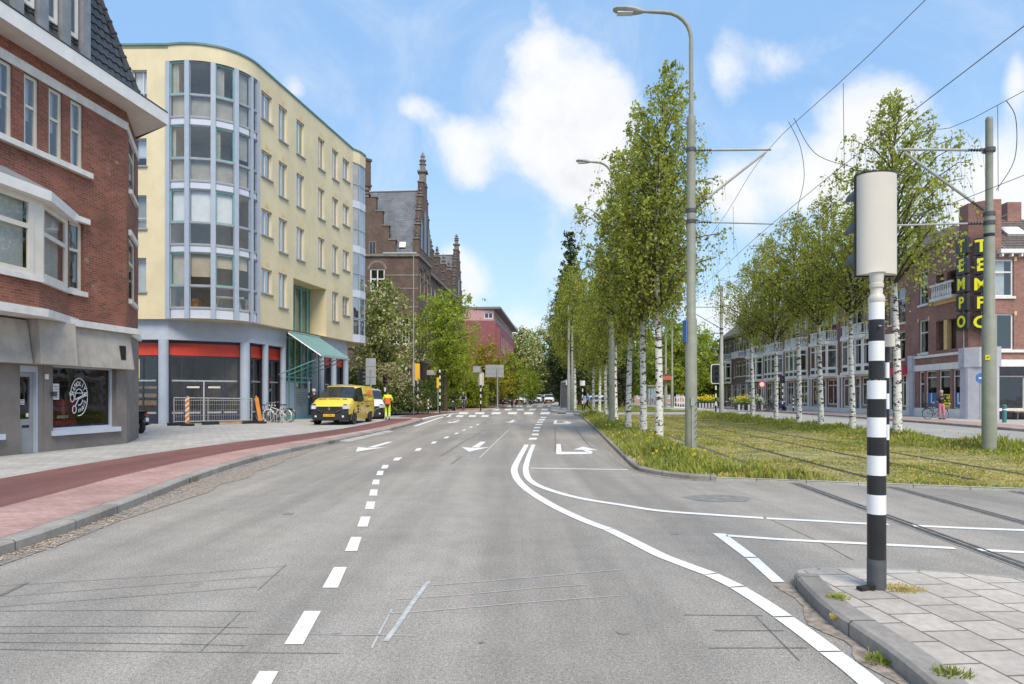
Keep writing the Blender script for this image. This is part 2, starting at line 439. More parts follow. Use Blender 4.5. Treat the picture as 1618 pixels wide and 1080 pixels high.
brick('kerb', (.27, .25, .225), (.33, .305, .275), (.09, .08, .07), 1.0, 9, .008, .3, .85, (.16, .14, .12))
brick('kerb_light', (.38, .365, .34), (.43, .415, .39), (.15, .14, .12), .8, 9, .008, .2, .85)
plain('sand', (.285, .24, .20), .95, var=.4, vs=14, bump=.6, bs=60)
m, g, b, o = newmat('paint'); M['paint'] = m
tc = g.n('ShaderNodeTexCoord'); ov = tc.outputs['Object']
ch = g.m('MULTIPLY', g.mrange(g.noise(ov, 26, 5, .7), .58, .68), .55); ch2 = g.m('MULTIPLY', g.mrange(g.noise(ov, 2.2, 4, .6), .45, .75), .25)
g.l(g.mix(g.m('MAXIMUM', ch, ch2), (.80, .79, .775), (.33, .315, .30)), b.inputs['Base Color']); b.inputs['Roughness'].default_value = .7
plain('paint_worn', (.46, .46, .455), .7, var=.18, vs=12)
plain('seal', (.195, .183, .168), .7, var=.3, vs=6)
brick('brick_red', (.195, .056, .031), (.31, .095, .052), (.23, .17, .14), .22, .0655, .0085, .26, .85, (.55, .47, .43))
brick('brick_dark', (.085, .05, .04), (.135, .08, .06), (.17, .14, .12), .24, .085, .01, .25, .85)
brick('brick_pink', (.24, .105, .08), (.32, .15, .12), (.30, .23, .19), .24, .08, .009, .2, .85)
brick('brick_brown', (.16, .105, .085), (.21, .14, .115), (.22, .18, .16), .24, .08, .009, .2, .85)
brick('brick_pale', (.34, .20, .15), (.42, .26, .20), (.38, .30, .25), .24, .08, .009, .2, .85)
plain('white_paint', (.78, .765, .73), .5, var=.06, vs=2, dirt=.08)
plain('stone_white', (.70, .685, .65), .7, var=.1, vs=3, bump=.15, dirt=.18)
plain('soffit', (.66, .61, .55), .6, var=.06)
plain('cream_frame', (.70, .66, .58), .5, var=.06)
plain('taupe', (.205, .182, .165), .7, var=.14, vs=1.5, dirt=.15, bump=.1)
plain('taupe_light', (.42, .385, .335), .75, var=.16, vs=1.8, dirt=.35, bump=.15, bs=30)
plain('blue_grey', (.40, .46, .56), .55, var=.07, vs=1.2, dirt=.1)
plain('blue_pale', (.44, .49, .58), .55, var=.06)
plain('stucco_yellow', (.66, .575, .38), .85, var=.07, vs=.7, bump=.25, bs=140, dirt=.10)
plain('panel_blue', (.35, .41, .50), .5, var=.05)
plain('panel_pale', (.54, .58, .67), .5, var=.04)
plain('teal', (.16, .40, .40), .45, var=.08)
plain('teal_edge', (.10, .21, .20), .5)
plain('teal_dark', (.05, .20, .21), .4, var=.1)
plain('red_panel', (.62, .055, .025), .5, var=.06)
plain('dark_frame', (.035, .038, .055), .45, var=.1)
plain('navy', (.028, .03, .055), .5, var=.1)
plain('grey_frame', (.30, .31, .32), .5, var=.08)
plain('roof_tile', (.045, .045, .048), .38, var=.35, vs=6, spec=.6)
plain('roof_brown', (.13, .105, .095), .7, var=.3, vs=5)
plain('lead', (.22, .23, .25), .5, var=.15)
m, g, b, o = newmat('slate'); M['slate'] = m
uv = g.n('ShaderNodeUVMap'); tx = g.n('ShaderNodeTexBrick'); g.l(uv.outputs[0], tx.inputs[0]); tx.inputs['Scale'].default_value = 1
tx.inputs['Brick Width'].default_value = .4; tx.inputs['Row Height'].default_value = .24; tx.inputs['Mortar Size'].default_value = .012
tx.inputs['Color1'].default_value = (.105, .118, .145, 1); tx.inputs['Color2'].default_value = (.15, .165, .19, 1); tx.inputs['Mortar'].default_value = (.05, .055, .07, 1)
sca = g.n('ShaderNodeVectorMath', operation='SCALE'); g.l(tx.outputs[0], sca.inputs[0]); g.l(g.mrange(g.noise(uv.outputs[0], .6, 6, .7), .3, .7, .75, 1.25), sca.inputs['Scale'])
g.l(sca.outputs[0], b.inputs['Base Color']); b.inputs['Roughness'].default_value = .55
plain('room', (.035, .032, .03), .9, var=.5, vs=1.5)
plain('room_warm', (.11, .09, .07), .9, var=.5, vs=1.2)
plain('curtain_white', (.68, .67, .64), .9, var=.08)
plain('curtain_cream', (.55, .50, .42), .9, var=.1)
plain('curtain_grey', (.42, .41, .39), .9, var=.12)
plain('curtain_yellow', (.42, .27, .05), .9, var=.15)
plain('blind_blue', (.82, .86, .95), .8, var=.06)
glassmat('glass', (.80, .84, .85), .10)
glassmat('glass_dark', (.42, .44, .45), .10)
glassmat('glass_shop', (.78, .80, .80), .05)
glassmat('glass_sky', (.60, .64, .66), .34)
glassmat('glass_bay', (.88, .89, .86), .07)
glassmat('glass_teal', (.35, .62, .62), .16)
plain('car_glass', (.02, .025, .028), .06, var=.2, spec=.8)
plain('pole_green', (.275, .285, .225), .5, var=.1, vs=3, dirt=.2)
plain('pole_grey', (.36, .37, .34), .5, var=.1, vs=3, dirt=.2)
plain('galv', (.46, .47, .47), .45, metal=.6, var=.12, vs=6)
plain('steel_dark', (.10, .10, .10), .5, metal=.5, var=.2)
plain('stain', (.225, .213, .198), .75, var=.25, vs=9)
plain('rail_steel', (.17, .15, .135), .38, metal=.8, var=.3, vs=8)
plain('wire', (.07, .065, .06), .6, var=.1)
plain('signal_grey', (.60, .56, .49), .45, var=.04, vs=2, dirt=.06)
plain('black_paint', (.018, .018, .02), .4, var=.3, vs=5)
plain('rubber', (.02, .02, .02), .8, var=.3)
plain('white_gloss', (.80, .80, .80), .35, var=.05, dirt=.06)
plain('base_grey', (.085, .088, .095), .6, var=.2, vs=8)
plain('sign_grey', (.33, .345, .37), .5, var=.08)
plain('orange', (.72, .27, .05), .5, var=.1)
plain('yellow_sign', (.85, .47, .02), .5, var=.05)
plain('letter_yellow', (1.0, .90, .015), .45, var=.03)
plain('sign_black', (.03, .03, .034), .35, var=.2)
plain('sign_blue', (.05, .16, .42), .45, var=.05)
plain('sign_red', (.60, .04, .05), .5, var=.06)
plain('awning_red', (.68, .055, .09), .7, var=.06)
plain('van_yellow', (.83, .60, .055), .3, var=.03, coat=.5)
plain('car_white', (.78, .78, .78), .3, var=.02, coat=.5)
plain('car_silver', (.42, .43, .44), .3, metal=.4, var=.03, coat=.5)
plain('car_dark', (.03, .032, .036), .3, var=.05, coat=.5)
plain('car_blue', (.03, .08, .28), .3, var=.05, coat=.5)
plain('plastic_black', (.022, .022, .024), .5, var=.15)
plain('plate_yellow', (.90, .50, .01), .5, var=.02)
plain('chrome', (.75, .75, .76), .15, metal=.95, var=.03)
plain('lamp_clear', (.70, .72, .74), .12, var=.1, spec=.8)
plain('lamp_red', (.45, .02, .02), .2, var=.1)
plain('hi_vis', (.70, .92, .02), .7, var=.06)
plain('hi_orange', (.90, .17, .05), .7, var=.06)
plain('skin', (.55, .34, .25), .6, var=.06)
plain('hair_dark', (.03, .022, .018), .8, var=.3, vs=20)
plain('hair_grey', (.42, .40, .38), .8, var=.3, vs=20)
plain('cloth_navy', (.03, .04, .085), .85, var=.2, vs=6)
plain('cloth_black', (.02, .02, .022), .85, var=.2, vs=6)
plain('cloth_blue', (.28, .42, .72), .85, var=.1, vs=6)
plain('cloth_pink', (.58, .20, .25), .85, var=.15, vs=6)
plain('cloth_grey', (.30, .30, .31), .85, var=.15, vs=6)
plain('cloth_jeans', (.10, .14, .24), .85, var=.15, vs=6)
plain('wood', (.36, .22, .11), .7, var=.3, vs=6)
plain('mauve', (.27, .095, .105), .8, var=.06)
plain('mauve_light', (.52, .30, .315), .8, var=.05)
plain('roof_flat', (.20, .19, .20), .6, var=.1)
plain('stone_dark', (.20, .175, .15), .85, var=.25, vs=4, dirt=.3)
plain('stone_yellow', (.66, .47, .20), .8, var=.1)
plain('pilaster_grey', (.50, .50, .55), .7, var=.08, dirt=.1)
plain('bark_brown', (.075, .055, .042), .9, var=.3, vs=8, bump=.6, bs=25)
barkmat('bark_birch')
plain('led_red', (.50, .12, .07), .5, var=.1)
plain('litter', (.62, .46, .30), .9, var=.3, vs=30)
plain('moss', (.30, .30, .05), .95, var=.4, vs=30, bump=.6)
plain('soil_grass', (.25, .235, .095), .95, var=.35, vs=1.6, bump=.4, bs=40)
leafmat('leaf_birch', (.115, .16, .028), (.385, .44, .088), None, .5)
leafmat('leaf_birch_pale', (.14, .18, .03), (.43, .475, .095), None, .5)
leafmat('leaf_dark', (.03, .055, .014), (.095, .135, .03), None, .3)
leafmat('leaf_mid', (.11, .175, .022), (.34, .42, .06), None, .45)
leafmat('leaf_yellow', (.17, .18, .015), (.38, .35, .04), None, .4)
leafmat('leaf_chestnut', (.10, .15, .03), (.32, .36, .09), (.88, .82, .62), .4)
leafmat('leaf_flower', (.15, .18, .06), (.52, .48, .26), (.84, .78, .60), .35)
leafmat('leaf_conifer', (.022, .042, .018), (.075, .105, .04), None, .2)
leafmat('grass_green', (.125, .165, .03), (.33, .37, .085), None, .4)
leafmat('grass_dry', (.24, .225, .07), (.56, .47, .20), None, .35)
leafmat('flower_yellow', (.55, .45, .02), (.85, .70, .04), None, .3)

# ---------------------------------------------------------------- ground
ZP = .12
mb = MB(); mb.face([(-900, -400, -.03), (900, -400, -.03), (900, 1600, -.03), (-900, 1600, -.03)])
tag(mb.build('ground', M['asphalt_light']), kind='structure')
mb = MB(); mb.sheet([(-60, -25), (60, -25), (70, 330), (-60, 330)], 0)
tag(mb.build('road', M['asphalt']), kind='structure')
# kerb line of the left pavement, from behind the viewer up the street
KL = [(-4.75, -14), (-4.72, 0), (-4.72, 4), (-4.78, 5.9), (-4.83, 6.64), (-5.0, 7.85), (-5.32, 9.7), (-5.57, 11.07), (-5.82, 13.16), (-5.95, 15.7), (-5.85, 18.3),
      (-5.66, 20.8), (-5.42, 24.5), (-5.32, 28), (-5.3, 33), (-5.45, 38.5), (-6.2, 41), (-8.5, 42.2)]
def smooth_line(pts, n=4):
    out = []
    for i in range(len(pts) - 1):
        p0 = Vector(pts[max(i - 1, 0)]); p1 = Vector(pts[i]); p2 = Vector(pts[i + 1]); p3 = Vector(pts[min(i + 2, len(pts) - 1)])
        for k in range(n):
            t = k / n
            out.append(.5 * ((2 * p1) + (p2 - p0) * t + (2 * p0 - 5 * p1 + 4 * p2 - p3) * t * t + (3 * p1 - p0 - 3 * p2 + p3) * t ** 3))
    out.append(Vector(pts[-1])); return out
def offset_line(pts, d):
    """d to the left of travel"""
    out = []
    for i, q in enumerate(pts):
        t = (pts[min(i + 1, len(pts) - 1)] - pts[max(i - 1, 0)]).normalized()
        out.append(q + Vector((-t.y, t.x)) * d)
    return out
def band(mb, la, lb, z):
    for i in range(len(la) - 1):
        s0 = i * .5
        mb.face([(*la[i], z), (*la[i + 1], z), (*lb[i + 1], z), (*lb[i], z)])
def kerb_mesh(line, width, z, side=1, step=None):
    mb = MB(); a = line; b = offset_line(line, width * side); a2 = offset_line(line, .02 * side); s0 = .4
    for i in range(len(a) - 1):
        A, B, C, D = a[i], a[i + 1], b[i + 1], b[i]; A2, B2 = a2[i], a2[i + 1]; s1 = s0 + (B - A).length
        U = lambda v0, v1: [(s0, v0), (s1, v0), (s1, v1), (s0, v1)]
        mb.face([(*A, -.02), (*B, -.02), (*B, z - .02), (*A, z - .02)], U(4, 4.1))
        mb.face([(*A, z - .02), (*B, z - .02), (*B2, z), (*A2, z)], U(4.1, 4.13))
        mb.face([(*A2, z), (*B2, z), (*C, z), (*D, z)], U(4.13, 4.3))
        mb.face([(*D, z), (*C, z), (*C, -.02), (*D, -.02)], U(4.3, 4.4)); s0 = s1
    return mb
KLs = smooth_line([Vector(q) for q in KL], 4)
pl = MB(); off = offset_line(KLs, .05)
poly = [(q.x, q.y) for q in off] + [(-12, 42.2), (-14, 46), (-60, 46), (-60, -14)]
pl.face([(x, y, ZP - .004) for x, y in poly])
tag(pl.build('pavement', M['pave_tile']), kind='structure')
kb = kerb_mesh(KLs, .2, ZP); tag(kb.build('kerb', M['kerb']), kind='structure')
l0, l1, l2, l3 = (offset_line(KLs[:-6], d) for d in (.205, .95, 3.0, 3.28))
# widths taper up the street as the cycle path runs closer to the carriageway
def taper(d0, d1):
    out = []
    for i, q in enumerate(KLs[:-6]):
        f = min(1, max(0, (q.y - 7) / 20)); t = (KLs[min(i + 1, len(KLs) - 1)] - KLs[max(i - 1, 0)]).normalized()
        out.append(q + Vector((-t.y, t.x)) * (d0 + (d1 - d0) * f))
    return out
l0, l1, l2, l3 = taper(.205, .205), taper(1.38, .62), taper(3.35, 1.95), taper(3.62, 2.15)
mb = MB(); band(mb, l0, l1, ZP + .0005); tag(mb.build('brick_verge', M['verge_brick']), kind='structure')
mb = MB(); band(mb, l1, l2, ZP + .001); tag(mb.build('cycle_path', M['cycle_red']), kind='structure')
mb = MB(); band(mb, l2, l3, ZP + .0015); tag(mb.build('path_edging', M['kerb_light']), kind='structure')
gl0, gl1 = offset_line(KLs[:-6], -.005), offset_line(KLs[:-6], -.22)
mb = MB(); band(mb, gl0, gl1, .004); tag(mb.build('gutter_path', M['gutter_brick']), kind='structure')
gl2 = taper(-.55, -.62)
n_ = len(KLs[:-6]); mb = MB()
sa = []
for i in range(n_):
    y = KLs[i].y; wv = max(0, min(1, (y - 7.5) / 3)) * max(0, min(1, (19 - y) / 4)) * (.45 + .3 * noise.noise(Vector((0, y * .9, 3))))
    sa.append(gl1[i] + (gl2[i] - gl1[i]).normalized() * (wv + .02))
band(mb, gl1, sa, .006); tag(mb.build('sand_strip', M['sand']), kind='structure')
# dropped kerb (ramp) in front of the yellow van
mb = MB(); rr = [i for i, q in enumerate(KLs) if 20.2 < q.y < 27.6]
ra = offset_line(KLs, -.30); rb = offset_line(KLs, .5)
for i in rr[:-1]:
    mb.face([(*ra[i], .008), (*ra[i + 1], .008), (*rb[i + 1], ZP + .012), (*rb[i], ZP + .012)])
for i in (rr[0], rr[-1]): mb.face([(*ra[i], .0), (*ra[i], .008), (*rb[i], ZP + .012), (*rb[i], 0)])
tag(mb.build('kerb_ramp', M['kerb_light']), kind='structure')
# drain inlets in the kerb
for k, yy in enumerate((11.2, 20.0)):
    i = min(range(len(KLs)), key=lambda j: abs(KLs[j].y - yy)); q = KLs[i]; t = (KLs[i + 1] - KLs[i - 1]).normalized(); a = math.atan2(t.y, t.x)
    mb = MB(); mb.box((q.x + .004, q.y, .055), (.42, .012, .085), a)
    o = mb.build('kerb_drain', M['steel_dark']); tag(o, ('iron kerb drain set into the near grey kerb', 'iron kerb drain in the kerb just before the dropped ramp')[k], 'drain', 'drains in the kerb')
    mb = MB()
    for j in range(4): mb.box((q.x + .012 + t.x * (j - 1.5) * .1, q.y + t.y * (j - 1.5) * .1, .055), (.03, .012, .086), a)
    mb.build_split('grate_bar', M['kerb'], o)
# far left pavement beyond the side street
SB = [(-60, 55), (-10.8, 56.5), (-7.7, 57.2), (-4.6, 60.5), (-3.2, 62.5), (-2.2, 68), (-.7, 96), (2.5, 140), (9, 230)]
SBv = smooth_line([Vector(q) for q in SB], 3)
mb = MB(); mb.face([(q.x, q.y, ZP - .004) for q in offset_line(SBv, .05)] + [(-60, 230, ZP - .004)])
tag(mb.build('pavement_beyond', M['pave_tile']), kind='structure')
tag(kerb_mesh(SBv, .2, ZP).build('kerb_beyond', M['kerb_light']), kind='structure')
mb = MB()
cpa = [Vector(q) for q in ((-8.6, 57.4), (-7.2, 62), (-5.9, 70), (-4.4, 96), (-1, 140))]; cpb = [Vector(q) for q in ((-5.2, 60.6), (-3.6, 63.5), (-2.6, 70), (-1.2, 96), (2, 140))]
band(mb, cpa, cpb, ZP + .002); tag(mb.build('cycle_path_beyond', M['verge_brick']), kind='structure')
mb = MB(); band(mb, [Vector(q) for q in ((-8.1, 41.6), (-8.3, 48), (-8.6, 57.4))], [Vector(q) for q in ((-6.4, 41.4), (-6, 50), (-5.2, 60.6))], .007)
tag(mb.build('cycle_crossing_path', M['cycle_red']), kind='structure')
# ---------------------------------------------------------------- median with grass and tram track
ZG = .05
MK = [gp(1900, 782), gp(1618, 777), gp(1300, 765), gp(1180, 760.5), gp(1132, 759), gp(1090, 757), gp(1050, 752), gp(1022, 747), gp(1003, 741), gp(985, 724), gp(966, 705), gp(948, 686), gp(932, 671), gp(922, 662)]
MK = [Vector((q.x, q.y)) for q in MK]
MKs = smooth_line(MK, 3)
MKs += [Vector((5.1, 47)), Vector((5.25, 50))]
mb = MB(); mb.face([(q.x, q.y, ZG) for q in MKs] + [(15.6, 50, ZG), (14.6, 30, ZG), (14.1, 18, ZG), (14.0, 13, ZG), (13.4, 10.4, ZG)])
tag(mb.build('grass_verge', M['soil_grass']), kind='structure')
i0 = min(range(len(MKs)), key=lambda i: (MKs[i] - Vector((3.7, 11.35))).length)
kb = kerb_mesh(MKs[i0:], .17, ZG + .04, -1); tag(kb.build('median_kerb', M['kerb']), kind='structure')
kb = kerb_mesh(MKs[:i0 + 1], .10, ZG + .003, -1); tag(kb.build('track_edging', M['kerb_light']), kind='structure')
mb = MB(); a = offset_line(MKs[i0:], .02); b_ = [q + (p - q).normalized() * (.16 + .12 * noise.noise(Vector((q.x, q.y * 1.7, 1)))) for q, p in zip(a, offset_line(MKs[i0:], .4))]
band(mb, a, b_, .005); tag(mb.build('sandy_gutter_path', M['sand']), kind='structure')
RE = [Vector(q) for q in ((13.4, 10.4), (14.0, 13), (14.1, 18), (14.6, 30), (15.6, 50))]
tag(kerb_mesh(RE, .15, ZG + .02, 1).build('median_kerb_right', M['kerb_light']), kind='structure')
# concrete crossing path and the second piece of median behind it
mb = MB(); mb.face([(5.0, 50, .07), (16, 50, .07), (16.6, 58, .07), (5.6, 58, .07)]); tag(mb.build('crossing_path', M['asphalt_light']), kind='structure')
mb = MB(); mb.face([(5.0, 64, .10), (9.5, 61, .10), (9.6, 58.5, .10), (17, 58.5, .10), (17.5, 120, .10), (8.5, 120, .10)]); tag(mb.build('grass_verge_beyond', M['soil_grass']), kind='structure')
isl = [Vector(q) for q in ((9.5, 59), (5.6, 59.2), (4.2, 59.6), (3.8, 61.5), (4.4, 72), (6.2, 100), (12, 190))]
isl = smooth_line(isl, 3)
mb = MB(); mb.face([(q.x, q.y, ZP) for q in offset_line(isl, -.05)] + [(14, 190, ZP), (8.5, 100, ZP), (6.3, 72, ZP), (5.8, 63, ZP), (9, 61.5, ZP)]); tag(mb.build('island_pavement', M['pave_tile']), kind='structure')
tag(kerb_mesh(isl, .2, ZP + .004, -1).build('island_kerb', M['kerb_light']), kind='structure')
# tram platform
mb = MB(); mb.prism([(15.6, 62), (19.8, 62), (22, 96), (17.6, 96)], -.02, .24); tag(mb.build('platform_pavement', M['pave_tile']), kind='structure')
# rails
def rail(x0, name):
    mb = MB()
    for dx, wd, z0 in ((0, .055, .0), (.10, .03, .0)):
        pts = [(x0 + .07 * (y - 11.2), y) for y in (-12, 0, 5, 11, 20, 35, 60, 90, 140)]
        for (xa, ya), (xb, yb) in zip(pts, pts[1:]):
            z = ZG + .010 if ya >= 11 else .006
            mb.hexa([(xa + dx, ya, -.02), (xa + dx + wd, ya, -.02), (xb + dx + wd, yb, -.02), (xb + dx, yb, -.02)],
                    [(xa + dx, ya, z), (xa + dx + wd, ya, z), (xb + dx + wd, yb, z), (xb + dx, yb, z)])
    o = mb.build('tram_rail', M['rail_steel']); return o
for k, x0 in enumerate((4.85, 6.27, 7.95, 9.37)):
    tag(rail(x0, k), ('steel tram rail nearest the striped traffic light', 'steel tram rail second from the striped traffic light', 'steel tram rail third from the striped traffic light', 'steel tram rail farthest from the striped traffic light')[k], 'tram rail', 'grooved tram rails')
mb = MB()
for x0 in (4.85, 6.27, 7.95, 9.37):
    pts = [(x0 + .07 * (y - 11.2) - .03, y) for y in (-12, 0, 11)]
    for (xa, ya), (xb, yb) in zip(pts, pts[1:]): mb.face([(xa - .01, ya, .003), (xa + .19, ya, .003), (xb + .19, yb, .003), (xb - .01, yb, .003)])
tag(mb.build('rail_groove_line', M['stain']), kind='structure')
# ---------------------------------------------------------------- right carriageway pavement
RK = [Vector(q) for q in ((18.5, -14), (19.8, 10), (21.8, 27), (23.5, 40), (26.1, 75), (29.5, 120), (36, 200))]
RKs = smooth_line(RK, 3)
mb = MB(); mb.face([(q.x, q.y, ZP - .004) for q in offset_line(RKs, -.05)] + [(90, 200, ZP - .004), (90, -14, ZP - .004)])
tag(mb.build('right_pavement', M['pave_tile']), kind='structure')
tag(kerb_mesh(RKs, .2, ZP, -1).build('right_kerb', M['kerb']), kind='structure')
mb = MB(); band(mb, offset_line(RKs, -.21), offset_line(RKs, -2.2), ZP + .001); tag(mb.build('right_cycle_path', M['verge_brick']), kind='structure')
mb = MB(); mb.face([(14.4, 20, .003), (21, 20, .003), (29, 120, .003), (18.5, 120, .003)]); tag(mb.build('right_road', M['asphalt_light']), kind='structure')
# ---------------------------------------------------------------- near island, bottom right
IK = [gp(1640, 936), gp(1560, 926), gp(1450, 918), gp(1330, 915), gp(1275, 916), gp(1256, 921), gp(1262, 934), gp(1300, 975), gp(1350, 1012), gp(1400, 1048), gp(1470, 1108), gp(1600, 1240)]
IK = [Vector((q.x, q.y)) for q in IK]; IKs = smooth_line(IK, 3)
mb = MB(); pp = [(q.x, q.y) for q in offset_line(IKs, .05)] + [(2.2, -3), (7, -3), (7, 4)]
ang = R(86)
mb.face([(x, y, .096) for x, y in pp], [(x * math.cos(ang) - y * math.sin(ang), x * math.sin(ang) + y * math.cos(ang)) for x, y in pp])
tag(mb.build('island_pavement_near', M['island_tile']), kind='structure')
j = 16
tag(kerb_mesh(IKs[j:], .17, .102, 1).build('island_kerb_near', M['kerb']), kind='structure')
tag(kerb_mesh(IKs[:j + 1], .05, .100, 1).build('island_edging', M['kerb_light']), kind='structure')
mb = MB(); a = offset_line(IKs[j:], -.01); b_ = []
for i, q in enumerate(a):
    t = offset_line(IKs[j:], -.5)[i]; b_.append(q + (t - q).normalized() * (.10 + .05 * math.sin(i * 1.3)))
band(mb, a, b_, .005); tag(mb.build('sand_path', M['sand']), kind='structure')
# ---------------------------------------------------------------- road markings
def poly_mark(mb, pts, z=.006):
    mb.face([gp(x, y, z) for x, y in pts])
def line_mark(mb, pts, wd, z=.006):
    v = smooth_line([Vector(gp(x, y, z)[:2]) for x, y in pts], 5); a, b = offset_line(v, wd / 2), offset_line(v, -wd / 2); band(mb, a, b, z)
c2 = lambda x, y: (440 + x / 2.4537, 640 + y / 2.4537)
mb = MB()
quads = [((100, 797), (165, 797), (95, 926), (22, 926)), ((215, 627), (265, 627), (230, 707), (170, 707)), ((282, 510), (322, 510), (305, 565), (257, 565)),
         ((320, 431), (357, 431), (345, 470), (305, 470)), ((343, 373), (375, 373), (370, 402), (335, 402)), ((357, 326), (385, 326), (382, 350), (351, 350)),
         ((367, 288), (392, 288), (390, 307), (362, 307)), ((385, 254), (408, 254), (404, 271), (379, 271)), ((405, 231), (428, 231), (422, 245), (397, 245)),
         ((452, 203), (481, 201), (466, 214), (443, 214)), ((536, 167), (557, 165), (548, 176), (527, 177)), ((597, 141), (615, 139), (608, 148), (590, 149)),
         ((647, 122), (663, 120), (657, 127), (639, 129)), ((687, 107), (700, 105), (694, 111), (680, 112)), ((717, 94), (728, 92), (722, 98), (710, 99)),
         ((744, 83), (754, 81), (750, 86), (738, 87)), ((770, 73), (779, 71), (775, 76), (764, 77)),
         ((975, 126), (1003, 126), (1000, 133), (969, 133)), ((985, 110), (1010, 110), (1007, 116), (981, 116)), ((988, 96), (1012, 96), (1010, 101), (985, 101)),
         ((992, 84), (1016, 84), (1014, 89), (989, 89)), ((998, 73), (1022, 73), (1020, 77), (995, 77)), ((1004, 63), (1026, 63), (1024, 67), (1001, 67)),
         ((1010, 54), (1034, 54), (1031, 58), (1007, 58)), ((1018, 45), (1040, 45), (1038, 49), (1015, 49))]
for q in quads: poly_mark(mb, [c2(*p) for p in q])
poly_mark(mb, [(410, 1060), (440, 1060), (412, 1110), (378, 1110)])
tag(mb.build('road_marking_dashes', M['paint']), kind='structure')
mb = MB()
segs = [[(832, 702), (822, 720), (813.5, 737), (813.5, 748), (820, 760), (836, 775), (873, 798), (922, 821), (961, 835.5)], [(962, 836), (1001, 855), (1043, 876), (1084, 892), (1122, 906)],
        [(1124, 907), (1164, 926)], [(1166, 927.5), (1201, 949), (1237, 973)], [(1239, 975), (1274, 1000), (1311, 1028)], [(1313, 1030), (1350, 1058), (1400, 1100)]]
for s_ in segs: line_mark(mb, s_, .135)
line_mark(mb, [(843, 702), (836, 719), (831, 737), (832, 749), (838.5, 759), (856, 769), (893, 781), (929, 789), (980, 797), (1043, 806.5), (1130, 813), (1206, 818)], .12)
line_mark(mb, [(1211, 818.5), (1300, 823), (1350, 826), (1404, 828)], .11); line_mark(mb, [(1443, 830), (1530, 834), (1640, 838)], .11)
line_mark(mb, [(1148, 845.5), (1240, 852), (1350, 857.5), (1430, 861.5), (1509, 865.5)], .10); line_mark(mb, [(1546, 868), (1640, 873.5)], .10)
poly_mark(mb, [(1126, 842), (1146, 842.8), (1196, 879.5), (1176, 879.5)]); poly_mark(mb, [(1178, 881), (1198, 881), (1240, 919), (1220, 919)])
line_mark(mb, [(838, 739.2), (920, 740.5), (992, 741.7)], .11, .0065)
tag(mb.build('road_marking_lines', M['paint']), kind='structure')
mb = MB()
def arrow(x, y0, y1, sk=.055):
    f = lambda dx, y: (x + dx + (y - y0) * sk, y, .006)
    mb.face([f(-.11, y0 + 1.45), f(.11, y0 + 1.45), f(.09, y1), f(-.09, y1)])
    mb.face([f(0, y0), f(.42, y0 + 1.6), f(.0, y0 + 1.25), f(-.42, y0 + 1.6)])
arrow(-4.22, 17.1, 20.9); arrow(-1.16, 17.1, 20.9); arrow(-3.5, 35.5, 39.5); arrow(-.12, 36, 40)
for (dx, dy, k) in ((0, 0, 1), (0, 0, 2)):
    pts = {1: [[(1078, 150), (1094, 150), (1098, 181), (1076, 186)], [(1076, 186), (1098, 180), (1200, 181), (1206, 189), (1082, 190)], [(1206, 189), (1196, 181), (1176, 172), (1196, 172), (1216, 178), (1218, 186)], [(1143, 172), (1180, 160), (1241, 174)]],
           2: [[(1070, 59), (1080, 59), (1078, 70), (1066, 72)], [(1066, 72), (1078, 69.5), (1125, 69.5), (1128, 73), (1068, 73)], [(1128, 73), (1120, 69.5), (1112, 67), (1124, 67), (1135, 69)], [(1098, 67), (1117, 62), (1148, 67.5)]]}[k]
    for q in pts: poly_mark(mb, [c2(*p) for p in q])
tag(mb.build('road_marking_arrows', M['paint']), kind='structure')
# crossings at the far junction
mb = MB()
for row, (yy, x0, x1, n, hh) in enumerate(((641.5, 783, 880, 6, 1.1), (646.8, 758, 912, 8, 1.2), (652.5, 724, 905, 7, 1.5), (657, 700, 780, 4, 1.3))):
    for k in range(n):
        a = x0 + (x1 - x0) * k / n; b2 = a + (x1 - x0) / n * .55; poly_mark(mb, [(a + 2, yy - hh), (b2 + 2, yy - hh), (b2, yy + hh), (a, yy + hh)])
line_mark(mb, [(640, 668), (668, 661), (700, 655), (724, 652.4)], .35); line_mark(mb, [(622, 664), (650, 659), (690, 653.5)], .3)
line_mark(mb, [(655, 673), (690, 661.5), (716, 653.5)], .2)
poly_mark(mb, [(880, 651.5), (925, 651.5), (925, 653.5), (878, 653.5)])
tag(mb.build('road_marking_crossing', M['paint']), kind='structure')
mb = MB()
for (a, b2) in (((1440, 677), (1530, 680)), ((1448, 684), (1505, 687)), ((1520, 690), (1600, 694)), ((1340, 668), (1400, 670))): line_mark(mb, [a, b2], .12, .008)
tag(mb.build('right_road_marking', M['paint']), kind='structure')
